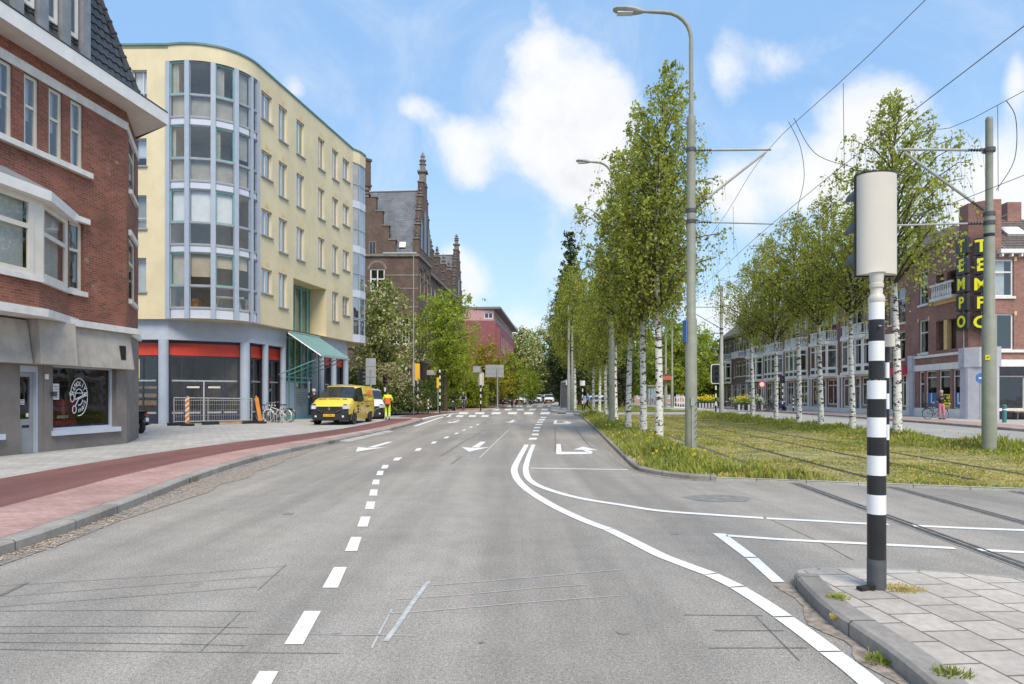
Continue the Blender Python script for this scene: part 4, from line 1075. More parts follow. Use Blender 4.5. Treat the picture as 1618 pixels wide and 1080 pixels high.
for zt in tops:
    for dz in (.02, -2.80): mb.face([(q.x, q.y, zt + dz) for q in offset_line(cur, .14)] + [(*q, zt + dz) for q in back[::-1]])
mb.build('bay_room', M['curtain_white'], bY)
mb = MB()   # inner doors and furniture seen through the glass
for fi, (x, y, zt) in enumerate(((-14.75, 34.7, 18.05), (-14.9, 34.4, 14.9), (-16.4, 33.75, 14.9))):
    mb.box((x + .12, y - .12, zt - 1.9), (.9, .06, 1.8), R(25)); 
mb.build_split('balcony_door', M['white_paint'], bY)
mb = MB(); zf = 8.62 - 2.78
mb.box((-14.6, 32.6, zf + .72), (1.5, .7, .05), R(20)); 
for dx, dy in ((-.6, -.2), (.6, .1), (-.6, .2), (.55, .35)): mb.tube([(-14.6 + dx, 32.6 + dy, zf), (-14.6 + dx * .7, 32.6 + dy, zf + .7)], .03, 6)
mb.build('balcony_table', M['curtain_white'], bY)
mb = MB(); mb.box((-16.3, 32.3, zf + .3), (.9, .7, .6)); mb.box((-13.75, 33.1, zf + .35), (.3, .5, .7), .3); mb.build_split('balcony_chair', M['wood'], bY)
# far glazed end
for a, b_ in zip(fe[:3], fe[1:4]):
    f = Fac(a, b_ - a, Vector(((b_ - a).y, -(b_ - a).x))); L = (b_ - a).length
    for fi, zt in enumerate((17.95, 14.80, 11.65, 8.5)):
        f.window(bY, (.04, L - .04, zt - 1.5, zt - .04), M['panel_blue'], M['glass_sky'], fw=.05, dep=.03, room=False, name='bay_window', curtain=(M['curtain_grey'], .5, 'top'))
        f.window(bY, (.04, L - .04, zt - 2.65, zt - 1.55), M['panel_blue'], M['glass_sky'], fw=.05, dep=.03, room=False, name='bay_window', curtain=(M['curtain_white'], 1, 'top'))
        mb = MB(); f.box(mb, 0, L, zt - 3.15 if fi < 3 else ZB, zt - 2.65, -.1, -.01); mb.build('spandrel', M['panel_pale'], bY)
        mb = MB(); f.quad(mb, 0, L, zt - 2.65, zt, -.5); mb.build('bay_room', M['room_warm'], bY)
# ground floor
Gc1, Gc2 = Vector((-17.15, 31.55)), Vector((-13.72, 33.5))
GL = Fac(Gc1, (-1, .012), (0, -1)); GM = Fac(Gc1, Gc2 - Gc1, (1, -1)); GR = Fac(Gc2, dirF, (1, -.2)); LM = (Gc2 - Gc1).length
LR = GR.u(549); uE0, uE1 = GR.u(452.5), GR.u(506)
mb = MB()
GL.box(mb, 0, 14, 4.34, ZB, -.4, .0); GM.box(mb, 0, LM, 4.34, ZB, -.4, -.002); GR.box(mb, 0, uE0, 4.34, ZB, -.4, .001); GR.box(mb, uE1, LR, 4.34, ZB, -.4, .001); GR.box(mb, uE1 + .12, uE1 + .3, ZP, 4.34, -.9, -.3)
mb.build_split('beam', M['blue_pale'], bY)
def column(px, f, r=.235, o=-.12):
    q = f.pt(f.u(px, o), 0, o); mb = MB(); mb.lathe([(r, ZP), (r, 4.34)], (q.x, q.y, 0), 20); mb.build('column', M['blue_grey'], bY, smooth=True)
column(258.5, GM); column(387, GM, .25); column(419, GR, .17); column(447, GR, .17); column(527, GR, .19); column(546, GR, .2); column(508, GR, .17)
def shopfront(f, px0, px1, mull, name, zr=(3.58, 4.2)):
    a, b_ = f.u(px0, -.35), f.u(px1, -.35); a, b_ = min(a, b_), max(a, b_)
    mb = MB(); f.box(mb, a, b_, zr[0], zr[1], -.42, -.34); mb.build('red_panel', M['red_panel'], bY)
    mb = MB(); f.box(mb, a, b_, ZP, .62, -.44, -.36); f.box(mb, a - .05, b_ + .05, 4.2, 4.34, -.44, -.33); f.box(mb, a - .06, a, ZP, 4.3, -.44, -.33); f.box(mb, b_, b_ + .06, ZP, 4.3, -.44, -.33); mb.build('plinth_panel', M['navy'], bY)
    w_ = f.window(bY, (a, b_, .62, 3.56), M['dark_frame'], M['glass_shop'], mull=mull, fw=.09, dep=.36, room=False, name='shop_window')
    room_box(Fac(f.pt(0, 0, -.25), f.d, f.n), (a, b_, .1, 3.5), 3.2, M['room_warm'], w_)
    mb = MB(); f.box(mb, a + .1, b_ - .1, 2.26, 2.34, -.44, -.35); f.box(mb, a + .1, b_ - .1, .62, .72, -.44, -.352); mb.build_split('transom_bar', M['galv'], w_)
    return w_, a, b_
wl, a, b_ = shopfront(GL, 196, 250, (.45,), 'l')
mb = MB()
for j, (z, hh) in enumerate(((1.05, .25), (1.45, .2), (1.9, .12))): GL.box(mb, a + .1, b_ - .1, z, z + hh, -1.4, -.9)
mb.build_split('shop_counter', M['wood'], wl)
mb = MB(); GL.box(mb, GL.u(220, -.4), GL.u(214, -.4), 2.4, 3.4, -.45, -.44); mb.build('window_poster', M['leaf_yellow'] if False else M['letter_yellow'], wl)
wm, a, b_ = shopfront(GM, 268, 378, (.17, .79), 'm')
mb = MB()
ud0, ud1 = a + (b_ - a) * .19, a + (b_ - a) * .77; mid = (ud0 + ud1) / 2
for s0, s1 in ((ud0, mid - .03), (mid + .03, ud1)):
    GM.box(mb, s0, s0 + .12, ZP, 2.24, -.47, -.345); GM.box(mb, s1 - .12, s1, ZP, 2.24, -.47, -.345); GM.box(mb, s0 + .12, s1 - .12, 2.1, 2.24, -.47, -.345); GM.box(mb, s0 + .12, s1 - .12, ZP, .4, -.47, -.345)
mb.build_split('door_leaf', M['dark_frame'], wm)
mb = MB()
for s0, s1 in ((ud0 + .16, mid - .2), (mid + .2, ud1 - .16)): GM.box(mb, s0, s1, 1.93, 2.02, -.40, -.37)
GM.box(mb, mid - .02, mid + .02, .2, 2.3, -.40, -.335); mb.build_split('door_bar', M['cream_frame'], wm)
for p0, p1 in ((396, 413), (424.5, 441), (513, 521), (532, 541)): shopfront(GR, p0, p1, (.5,), 'r')
# entrance glazing in the recess
EO = -.6
EF = Fac(GR.pt(0, 0, 0), GR.d, GR.n)
ex = [EF.u(x, EO) for x in (451.5, 457, 466.5, 476.5, 486.5, 496, 505.5)]
mb = MB()
for u in ex: EF.box(mb, u - .06, u + .06, ZP, 8.36, EO - .14, EO)
for z in (2.34, 2.62, 5.0, 8.2): EF.box(mb, ex[0], ex[-1], z, z + .09, EO - .12, EO - .004)
EF.box(mb, ex[0], ex[-1], ZP, .3, EO - .12, EO - .004)
cwf = mb.build('entrance_frame', M['teal'], bY)
mb = MB(); EF.quad(mb, ex[0], ex[-1], 2.4, 8.3, EO - .07); mb.build('pane', M['glass_teal'], cwf)
mb = MB(); EF.box(mb, ex[2] + .06, ex[4] - .06, .3, 2.0, EO - .10, EO - .03); mbx = mb.build('letterbox_panel', M['sign_grey'], cwf)
mb = MB()
for r_ in range(6):
    for c_ in range(6):
        if r_ == 5 and c_ > 3: continue
        u = ex[2] + .18 + c_ * (ex[4] - ex[2] - .3) / 6; EF.box(mb, u, u + (ex[4] - ex[2]) / 9, 1.80 - r_ * .16, 1.88 - r_ * .16, EO - .03, EO + .015)
mb.build_split('letterbox', M['galv'], cwf)
mb = MB(); EF.box(mb, ex[0] + .06, ex[2] - .06, .3, 2.34, EO - .1, EO - .03); mb.build('side_door', M['blue_grey'], cwf)
mb = MB(); EF.box(mb, ex[2] + .06, ex[4] - .06, 2.02, 2.34, EO - .1, EO - .05); EF.box(mb, ex[4] + .1, ex[5] + .2, .3, 2.34, EO - .1, EO - .05); mb.build_split('entrance_door', M['glass_dark'], cwf)
mb = MB(); EF.box(mb, ex[4] - .05, ex[4] + .12, 1.75, 2.5, EO, EO + .08); mb.build('intercom', M['white_gloss'], cwf)
mb = MB(); EF.quad(mb, ex[0] - .4, ex[-1] + .4, ZP, 8.36, EO - 1.4); mb.face([EF.pt(ex[0] - .4, 5.2, EO - 1.4), EF.pt(ex[-1] + .4, 5.2, EO - 1.4), EF.pt(ex[-1] + .4, 5.2, EO - .15), EF.pt(ex[0] - .4, 5.2, EO - .15)]); mb.build('entrance_room', M['curtain_grey'], bY)
mb = MB()
for k in range(3): EF.box(mb, ex[1] + k * 1.1, ex[1] + k * 1.1 + .6, 5.4, 8.2, EO - .4, EO - .38)
mb.build_split('curtain', M['curtain_cream'], cwf)
# teal canopy over the entrance
cu0, cu1 = YR.u(455), 6.5
zt_, zb_ = 5.15, 3.83; oT, oB = .02, 2.05
mb = MB(); n = 22
for k in range(n):
    a, b_ = cu0 + (cu1 - cu0) * k / n, cu0 + (cu1 - cu0) * (k + 1) / n; m_ = (a + b_) / 2
    for ua, ub, ha, hb in ((a, a + .035, 0, .07), (a + .035, a + .07, .07, 0), (a + .07, b_, 0, 0)):
        mb.face([YR.pt(ua, zt_ + ha, oT), YR.pt(ub, zt_ + hb, oT), YR.pt(ub, zb_ + hb, oB), YR.pt(ua, zb_ + ha, oB)])
cano = mb.build('canopy', M['teal_dark'], bY)
mb = MB()
for u in (cu0, cu1): mb.tube([YR.pt(u, zt_ - .05, oT), YR.pt(u, zb_ - .05, oB)], .045, 6)
mb.tube([YR.pt(cu0, zb_ - .05, oB), YR.pt(cu1, zb_ - .05, oB)], .05, 6)
mb.tube([YR.pt(cu0, zt_ + .04, .06), YR.pt(cu1, zt_ + .04, .06)], .05, 6)
mb.build_split('canopy_edge', M['galv'], cano)
for k in range(4):
    u = cu0 + .35 + k * (cu1 - cu0 - .6) / 3; mb = MB(); mb.tube([YR.pt(u, zb_ - .06, oB - .05), YR.pt(u - .3, 2.75, -.6)], .03, 6); mb.build('canopy_strut', M['teal'], cano)
# ================================================================ dark brick school with stepped gables
K0 = Vector((-9.2, 62.0)); sdir = Vector((.076, 1)).normalized()
bS = thing('gothic_school', (-12, 70, ZP), 'dark brown brick school with slate roofs, stepped gables and stone pinnacles', 'building')
SF = Fac(K0, (-1, 0), (0, -1)); SG = Fac(K0, sdir, (1, -.07))
wins = [SF.rect(584.5, 608, 424, 460), SF.rect(584.5, 608, 480, 520), SF.rect(634, 647, 501, 544), SF.rect(620, 633, 501, 544), SF.rect(625, 648, 574, 592), SF.rect(584, 594, 382, 402)]
gw = []
for (u0, u1, z0, z1) in ((.8, 1.7, 16.2, 19.2), (2.45, 3.55, 16.2, 20.6), (4.3, 5.2, 16.2, 19.2), (.7, 1.8, 11.4, 14.2), (2.4, 3.6, 11.4, 14.6), (4.2, 5.3, 11.4, 14.2), (.7, 1.8, 6.2, 10), (2.4, 3.6, 6.2, 10), (4.2, 5.3, 6.2, 10), (.7, 1.8, 1.4, 4.6), (4.2, 5.3, 1.4, 4.6)): gw.append((u0, u1, z0, z1))
sw_ = []
for k in range(6):
    u = 6.8 + k * 2.35
    for z0, z1 in ((10.4, 13.6), (6.0, 9.2), (1.6, 4.6)): sw_.append((u, u + 1.15, z0, z1))
g2w = [(22, 22.8, 9.5, 13), (23.5, 24.6, 9.5, 14), (25.2, 26, 9.5, 13), (22, 22.8, 4, 8), (23.5, 24.6, 4, 8), (25.2, 26, 4, 8), (23.5, 24.5, 15.2, 17.6)]
mb = MB()
SF.wall(mb, 0, 14, 0, 15.4, wins[:5], .25); SG.wall(mb, 0, 6, 0, 15.4, [h for h in gw if h[3] < 15.4], .3); SG.wall(mb, 6, 21, 0, 14.9, sw_, .25, -.25); SG.wall(mb, 21, 27, 0, 14.9, [h for h in g2w if h[3] < 14.9], .3, .1)
mb.face([SG.pt(27, 0, 0), SG.pt(27, 0, -10), SG.pt(27, 15, -10), SG.pt(27, 15, 0)])
def gable(mb, f, pts, o0, o1):
    """stepped outline (u,z), thickness between offsets"""
    a = [mb.p(f.pt(u, z, o1)) for u, z in pts]; b = [mb.p(f.pt(u, z, o0)) for u, z in pts]; n = len(pts)
    mb.f.append(a); mb.uv.append(None); mb.f.append(b[::-1]); mb.uv.append(None)
    for k in range(n): mb.f.append([a[k], a[(k + 1) % n], b[(k + 1) % n], b[k]]); mb.uv.append(None)
def steps(c, half, z0, z1, n, capw):
    L = [(-half, z0)]
    for k in range(n):
        x = half - (half - capw) * k / n; z = z0 + (z1 - z0) * (k + 1) / n
        L += [(-x, z), (-(half - (half - capw) * (k + 1) / n), z)]
    L[0] = (-half, z0)
    R_ = [(-x, z) for x, z in L[::-1]]
    return [(c + x, z) for x, z in L + R_]
mb.build('wall', M['brick_dark'], bS)
st1 = steps(3, 3.0, 15.4, 23.2, 5, .45); mb = MB(); gable(mb, SG, st1, -.5, .06); mb.build('gable', M['brick_dark'], bS); mb = MB()
gu = -SF.u(579) if False else SF.u(579); st2 = steps(gu, 2.85, 15.4, 21, 4, .35); gable(mb, SF, st2, -.6, .08); mb.build('gable', M['brick_dark'], bS); mb = MB()
st3 = steps(24, 3.0, 14.9, 21.2, 5, .4); gable(mb, SG, st3, -.45, .14)
dorm = [7.9, 11.6, 15.7, 19.3]
for u in dorm: mb.build('gable', M['brick_dark'], bS); mb = MB(); gable(mb, SG, steps(u, 1.35, 14.5, 17.6, 3, .22), -.7, -.12)
mb.build('gable', M['brick_dark'], bS)
mb = MB(); mb.lathe([(.68, 21.5), (.68, 23.5), (.8, 23.5), (.8, 23.7), (.68, 23.7), (.68, 26.1), (.8, 26.15), (.8, 26.4)], (-15.5, 66.5, 0), 4); mb.build('chimney', M['brick_dark'], bS)
# gable openings as dark arched windows set proud of the brick
def gothic(f, h, o, arch=True):
    a, b_, c, d = h; w_ = b_ - a
    mb = MB(); pts = [(a, c), (b_, c), (b_, d - w_ * .6)] + ([((a + b_) / 2 + w_ / 2 * math.cos(t), d - w_ * .6 + w_ * .6 * math.sin(t)) for t in [R(k * 22.5) for k in range(1, 8)]] if arch else [(b_, d), (a, d)]) + [(a, d - w_ * .6)]
    gable(mb, f, pts, o, o + .03); wn = mb.build('gable_window', M['car_glass'], bS)
    mb = MB(); ribbon(mb, f, pts, .12, o + .04, True); ribbon(mb, f, [((a + b_) / 2, c), ((a + b_) / 2, d - .1)], .07, o + .035); mb.build('tracery', M['stone_dark'], wn)
for h in gw[:3]: gothic(SG, h, .06)
gothic(SG, g2w[-1], .14); h = wins[5]; gothic(SF, h, .08, False)
for h in wins[:5]: SF.window(bS, h, M['white_paint'], M['glass'], mull=(.5,), trans=(.55,), fw=.13, dep=.1)
for h in gw[3:]: SG.window(bS, h, M['cream_frame'], M['glass_dark'], mull=(.5,), trans=(.6,), fw=.09, dep=.15)
for h in sw_ + g2w[:-1]: SG.window(bS, h, M['cream_frame'], M['glass_dark'], mull=(.5,), trans=(.65,), fw=.09, dep=.2 if h in g2w else .3, o=0 if h in g2w else -.0)
# stone bands, cornice and copings
mb = MB()
SF.box(mb, -.15, 14, 15.2, 15.45, -.2, .16); SG.box(mb, -.15, 6.1, 15.2, 15.45, -.2, .16); SG.box(mb, 6.1, 21, 14.65, 14.95, -.4, .0); SG.box(mb, 21, 27.1, 14.65, 14.95, -.2, .22)
for z in (13.3, 12.0, 10.2, 8.3, 6.4): SF.box(mb, 0, 3.3, z, z + .16, -.05, .025)
for z in (13.4, 11.2, 10.2, 6.0): SG.box(mb, 0, 6, z, z + .16, -.05, .02)
SF.box(mb, -.1, 14, 4.2, 4.5, -.1, .12); SG.box(mb, -.1, 6, 4.9, 5.2, -.1, .1)
for f, st, o0, o1 in ((SG, st1, -.55, .12), (SF, st2, -.66, .14), (SG, st3, -.5, .2)):
    for (ua, za), (ub, zb) in zip(st, st[1:]):
        if abs(za - zb) < 1e-3 and abs(ua - ub) > .05: f.box(mb, min(ua, ub) - .08, max(ua, ub) + .08, za, za + .13, o0, o1)
for u in dorm:
    st = steps(u, 1.35, 14.5, 17.6, 3, .22)
    for (ua, za), (ub, zb) in zip(st, st[1:]):
        if abs(za - zb) < 1e-3: SG.box(mb, min(ua, ub) - .06, max(ua, ub) + .06, za, za + .1, -.75, -.06)
ribbon(mb, SF, [((wins[0][0] + wins[0][1]) / 2 + .85 * math.cos(R(t)), wins[0][3] - .1 + .8 * math.sin(R(t))) for t in range(0, 181, 15)], .22, .02)
ribbon(mb, SF, [((h[0] + h[1]) / 2 + .42 * math.cos(R(t)), h[3] + .5 * math.sin(R(t))) for t in range(0, 181, 20)], .12, .1)
mb.build_split('stone_band', M['stone_dark'], bS)
def pinnacle(f, u, z0, z1, o, w_):
    q = f.pt(u, 0, o); h = z1 - z0; mb = MB()
    mb.box((q.x, q.y, z0 + h * .2), (w_ * 1.3, w_ * 1.3, h * .4)); mb.box((q.x, q.y, z0 + h * .42), (w_ * 2.0, w_ * 2.0, h * .05)); mb.box((q.x, q.y, z0 + h * .52), (w_, w_, h * .16))
    mb.lathe([(w_ * .5, z0 + h * .6), (w_ * .8, z0 + h * .64), (w_ * .45, z0 + h * .68), (w_ * .75, z0 + h * .75), (w_ * .35, z0 + h * .82), (w_ * .5, z0 + h * .87), (.03, z1)], (q.x, q.y, 0), 8)
    mb.build('pinnacle', M['stone_dark'], bS)
pinnacle(SG, 3, 23.0, 26.6, -.2, .5); pinnacle(SG, 24, 21.0, 23.6, -.15, .45); pinnacle(SF, gu, 20.9, 22.0, -.2, .35)
for u in dorm: pinnacle(SG, u, 17.5, 19.0, -.4, .28)
for f, st, o in ((SG, st1, -.2), (SG, st3, -.15)):
    for i in range(2, len(st) - 2, 2):
        if i < len(st): 
            u, z = st[i]; 
            if abs(u - (3 if f is SG and st is st1 else 24)) > .8: pinnacle(f, u, z, z + 1.0, o, .22)
# slate roofs
mb = MB(); rz = 22.6
e = lambda u, z, o: SG.pt(u, z, o)
mb.face([e(0, 15.45, -.3), e(0, 15.45, -13.5), e(3, rz, -13.5), e(3, rz, -.3)]); mb.face([e(6, 15.45, -.3), e(6, 15.45, -13.5), e(3, rz, -13.5), e(3, rz, -.3)])
mb.face([SF.pt(gu - 2.7, 15.45, -.3), SF.pt(gu, 20.6, -.3), SF.pt(gu, 20.6, -3), SF.pt(gu - 2.7, 15.45, -1)]); mb.face([SF.pt(gu + 2.7, 15.45, -.3), SF.pt(gu, 20.6, -.3), SF.pt(gu, 20.6, -3), SF.pt(gu + 2.7, 15.45, -1)])
mb.face([e(6, 14.95, -.2), e(21, 14.95, -.2), e(21, 19.6, -4.2), e(6, 19.6, -4.2)])
mb.face([e(21, 14.95, -.3), e(21, 14.95, -10), e(24, 20.7, -10), e(24, 20.7, -.3)]); mb.face([e(27, 14.95, -.3), e(27, 14.95, -10), e(24, 20.7, -10), e(24, 20.7, -.3)])
for u in dorm:
    mb.face([e(u - 1.2, 14.9, -.3), e(u, 17.4, -.3), e(u, 17.4, -2.6), e(u - 1.2, 14.9, -.6)]); mb.face([e(u + 1.2, 14.9, -.3), e(u, 17.4, -.3), e(u, 17.4, -2.6), e(u + 1.2, 14.9, -.6)])
rf = mb.build('roof', M['slate'], bS)
mb = MB(); mb.tube([e(3, rz + .05, -.4), e(3, rz + .05, -13.4)], .12, 6); mb.tube([e(24, 20.75, -.4), e(24, 20.75, -10)], .1, 6); SF.box(mb, .1, 3.4, 15.45, 15.6, -.1, .2); mb.build_split('ridge', M['galv'], rf)
mb = MB(); u, z = SF.at(635, 393); a_ = math.atan2(rz - 15.45, 3)
mb.box((SF.pt(u, 0).x, 62.42, 16.45), (.62, .12, .62), rot=Matrix.Rotation(R(67) - R(90), 3, 'X')); mb.build('skylight', M['white_paint'], rf)

mb = MB(); q = SG.pt(4.6, 0, .35); mb.box((q.x, q.y, 4.0), (.9, .9, .5)); mb.build('bay_oriel', M['white_paint'], bS)
# ================================================================ mauve building
bM = thing('mauve_office', (-5, 112, ZP), 'mauve rendered office block with a pale set-back top floor and flat roof', 'building')
mc = Vector((-2.75, 105)); MF = Fac(mc, (-1, 0), (0, -1)); MR = Fac(mc, (.085, 1), (1, -.1))
mb = MB(); mh = []
for k in range(12):
    for z0 in (9.6, 5.6): mh.append((1.5 + k * 2.9, 3.0 + k * 2.9, z0, z0 + 3.2))
MR.wall(mb, 0, 38, 0, 14.1, mh, .3); MF.wall(mb, 0, 16, 0, 14.1, [], .2); mb.face([MR.pt(38, 0, 0), MR.pt(38, 0, -9), MR.pt(38, 14.1, -9), MR.pt(38, 14.1, 0)])
MR.box(mb, .3, 1.3, 3, 13, -.2, .7); mb.build('wall', M['mauve'], bM)
mb = MB(); topw = MF.rect(765, 779, 493.5, 503)
MF.wall(mb, .3, 16, 14.1, 16.0, [topw], .2, -.0); th = [(1 + k * 2.0, 2.6 + k * 2.0, 14.5, 15.8) for k in range(17)]
MR.wall(mb, 0, 36, 14.1, 16.0, th, .15, -.3); mb.build('top_wall', M['mauve_light'], bM)
mb = MB(); MR.box(mb, -.4, 38, 16.0, 16.35, -9, .9); mb.build('roof', M['roof_flat'], bM)
MF.window(bM, topw, M['white_paint'], M['glass_dark'], mull=(.5,), fw=.12, dep=.08, room=False)
for h in th: MR.window(bM, h, M['white_paint'], M['glass_dark'], mull=(.5,), fw=.14, dep=.05, room=False, o=-.3)
for h in mh: MR.window(bM, h, M['white_paint'], M['glass_dark'], trans=(.6,), fw=.13, dep=.1, room=False)
# ================================================================ right: corner house with the letter signs
bT = thing('corner_brick_house', (30, 41, ZP), 'pinkish brown brick corner house with a balcony loggia and shop windows below', 'house')
TP = Vector((28.12, 39.0)); TQ = Vector((28.96, 38.16)); td = Vector((.076, 1)).normalized()
TL = Fac(TP, td, (-1, 0)); TCf = Fac(TP, TQ - TP, (-1, -1)); TR = Fac(TQ, (1, 0), (0, -1)); LC = (TQ - TP).length
uW = TL.u(1440)
lw = [TL.rect(1452, 1466.5, 505, 558), TL.rect(1452, 1466.5, 428, 481)]
lw = [(a, b, c, d) for a, b, c, d in lw]
log = [TL.rect(1479, 1511, 505, 552), TL.rect(1479, 1511, 430, 468)]
shop = [TL.rect(1462, 1480, 582, 645), TL.rect(1483, 1501, 582, 645), TL.rect(1505, 1521, 582, 645)]
zs = (.72, 3.24); shop = [(a, b, zs[0], zs[1]) for a, b, _, _ in shop]; sdoor = TL.rect(1451.5, 1460, 582, 657); sdoor = (sdoor[0], sdoor[1], ZP, 3.24)
rw = [TR.rect(1571, 1602, 409, 468), TR.rect(1571, 1602, 495, 553)]; rw += [(a + 2.6, b + 2.6, c, d) for a, b, c, d in rw] + [(a + 5.2, b + 5.2, c, d) for a, b, c, d in rw]
rshop = [(.35, 2.0, .72, 2.75), (2.15, 4.4, .72, 2.75), (4.6, 8, .72, 2.75)]
mb = MB()
TL.wall(mb, 0, uW + .05, 0, 11.6, lw + log + shop + [sdoor], .18); TCf.wall(mb, 0, LC, 0, 13.4, [], .1); TR.wall(mb, 0, 14, 0, 10.2, rw + rshop, .18)
TL.wall(mb, 0, .9, 11.6, 13.4, [], .1); TR.wall(mb, 0, .55, 10.2, 13.4, [], .1)
mb.face([TL.pt(.9, 11.6, 0), TL.pt(.9, 13.4, 0), TL.pt(.9, 13.4, -2), TL.pt(.9, 11.6, -2)]); mb.face([TR.pt(.55, 10.2, 0), TR.pt(.55, 13.4, 0), TR.pt(.55, 13.4, -2), TR.pt(.55, 10.2, -2)])
mb.build('wall', M['brick_pink'], bT)
mb = MB(); mb.box((TR.pt(3.6, 0, -3).x, TR.pt(3.6, 0, -3.2).y, 13), (.9, .7, 2.2)); mb.build('chimney', M['brick_pink'], bT)
for h in lw: TL.window(bT, h, M['white_paint'], M['glass'], trans=(.62,), fw=.09, dep=.1, sill=.12, sillmat=M['stone_white'], curtain=(M['curtain_grey'], .6, 'both'))
for i, h in enumerate(rw):
    TR.window(bT, h, M['white_paint'], M['glass'] if i % 2 == 0 else M['glass_dark'], trans=(.66,) if i % 2 == 0 else (), fw=.1, dep=.1, sill=.14, sillmat=M['stone_white'], curtain=(M['curtain_white'], .66, 'side') if i % 2 == 0 else None)
for h in shop: TL.window(bT, h, M['white_paint'], M['glass_shop'], fw=.07, dep=.1, trans=(.82,), name='shop_window', curtain=(M['curtain_grey'], .45, 'top'))
TL.window(bT, sdoor, M['white_paint'], M['glass_dark'], trans=(.72,), fw=.1, dep=.1, name='shop_door')
for h in rshop: TR.window(bT, h, M['white_paint'], M['glass_shop'], fw=.07, dep=.1, name='shop_window')
for h in log:   # loggia
    mb = MB(); a, b, c, d = h; P = TL.pt
    mb.face([P(a, c, -1.1), P(b, c, -1.1), P(b, d, -1.1), P(a, d, -1.1)])
    for q, r_ in (((a, c), (b, c)), ((b, c), (b, d)), ((b, d), (a, d)), ((a, d), (a, c))): mb.face([P(q[0], q[1], -.17), P(r_[0], r_[1], -.17), P(r_[0], r_[1], -1.1), P(q[0], q[1], -1.1)])
    lo_ = mb.build('loggia', M['brick_brown'], bT)
    mb = MB(); TL.box(mb, a + .1, a + (b - a) * .42, c, d - .1, -1.09, -1.0); mb.build('pane', M['glass_dark'], lo_)
    mb = MB(); q = TL.pt(a + (b - a) * .5, 0, -.1); mb.box((q.x, q.y, (c + d) / 2), (.3, .3, d - c)); mb.build('loggia_post', M['stone_yellow'] if h is log[0] else M['brick_pink'], lo_)
mb = MB(); a, b, c, d = log[1]
TL.box(mb, a - .1, b + .1, c - .22, c - .02, -.2, .4); TL.box(mb, a - .1, b + .1, c + .75, c + .88, .2, .38)
for k in range(9):
    q = TL.pt(a + (b - a) * (k + .5) / 9, 0, .29); mb.lathe([(.05, c), (.085, c + .25), (.04, c + .5), (.06, c + .75)], (q.x, q.y, 0), 8)
mb.build('balustrade', M['stone_white'], bT)
mb = MB(); TL.box(mb, a - .1, b + .1, c - .45, c - .23, -.2, .1)
for f, hs in ((TL, lw), (TR, rw)):
    for h in hs:
        for u in (h[0] - .16, h[1] + .02): f.box(mb, u, u + .15, h[3] - .12, h[3] + .15, -.05, .02)
mb.build_split('yellow_block', M['stone_yellow'], bT)
mb = MB(); TL.box(mb, -.02, uW, 4.15, 4.32, -.1, .1); TR.box(mb, 0, 14, 4.15, 4.32, -.1, .1); TCf.box(mb, 0, LC, 4.15, 4.32, -.1, .1)
TL.box(mb, .5, uW, 3.26, 3.68, -.1, .07); TR.box(mb, .3, 14, 3.30, 3.72, -.1, .07); TL.box(mb, .5, uW, ZP, .70, -.1, .06)
TR.box(mb, .3, 14, 10.1, 10.34, -.1, .30)
for k in range(24): TR.box(mb, .4 + k * .58, .5 + k * .58, 9.9, 10.09, -.05, .26)
TR.box(mb, .3, 14, .62, .72, -.1, .07); mb.build_split('fascia', M['white_paint'], bT)
mb = MB(); TR.box(mb, .3, 14, 2.8, 3.28, -.1, .10); TR.box(mb, .3, 14, ZP, .6, -.1, .03); mb.build_split('sign_band', M['sign_black'], bT)
mb = MB()
poly = [TL.pt(.55, 0, .16), TL.pt(0, 0, .16), TCf.pt(0, 0, .16), TCf.pt(LC, 0, .16), TR.pt(.3, 0, .16), TR.pt(.3, 0, -.2), TL.pt(.55, 0, -.2)]
mb.prism([(q.x, q.y) for q in poly], ZP, 3.3)
poly = [TL.pt(.6, 0, .24), TL.pt(0, 0, .24), TCf.pt(LC / 2, 0, .25), TR.pt(.36, 0, .24), TR.pt(.36, 0, -.2), TL.pt(.6, 0, -.2)]
mb.prism([(q.x, q.y) for q in poly], 3.3, 4.5)
TL.box(mb, uW - .45, uW + .05, ZP, 3.3, -.1, .16); TL.box(mb, uW - .5, uW + .1, 3.3, 4.4, -.1, .22); mb.build_split('pilaster', M['pilaster_grey'], bT)
mb = MB()
def PT(u, v, h): return TR.pt(u, 10.36 + v * .62 + h * .78, .2 - v * .78 + h * .62)
tile_slope(mb, PT, 14, 4.6, lambda v: .6, lambda v: 14, .36, .3, .03); rfT = mb.build('roof', M['roof_brown'], bT, smooth=True)
mb = MB(); a0 = PT(2.0, 1.9, .1)
mb.hexa([PT(1.75, 1.7, .05), PT(3.0, 1.7, .05), PT(3.0, 2.75, .05), PT(1.75, 2.75, .05)], [PT(1.75, 1.7, .2), PT(3.0, 1.7, .2), PT(3.0, 2.75, .2), PT(1.75, 2.75, .2)]); mb.build('skylight', M['white_gloss'], rfT)
mb = MB(); mb.face([TL.pt(0, 11.6, -.1), TL.pt(uW, 11.6, -.1), TL.pt(uW, 13, -3), TL.pt(0, 13, -3)]); mb.build('roof', M['roof_brown'], bT)
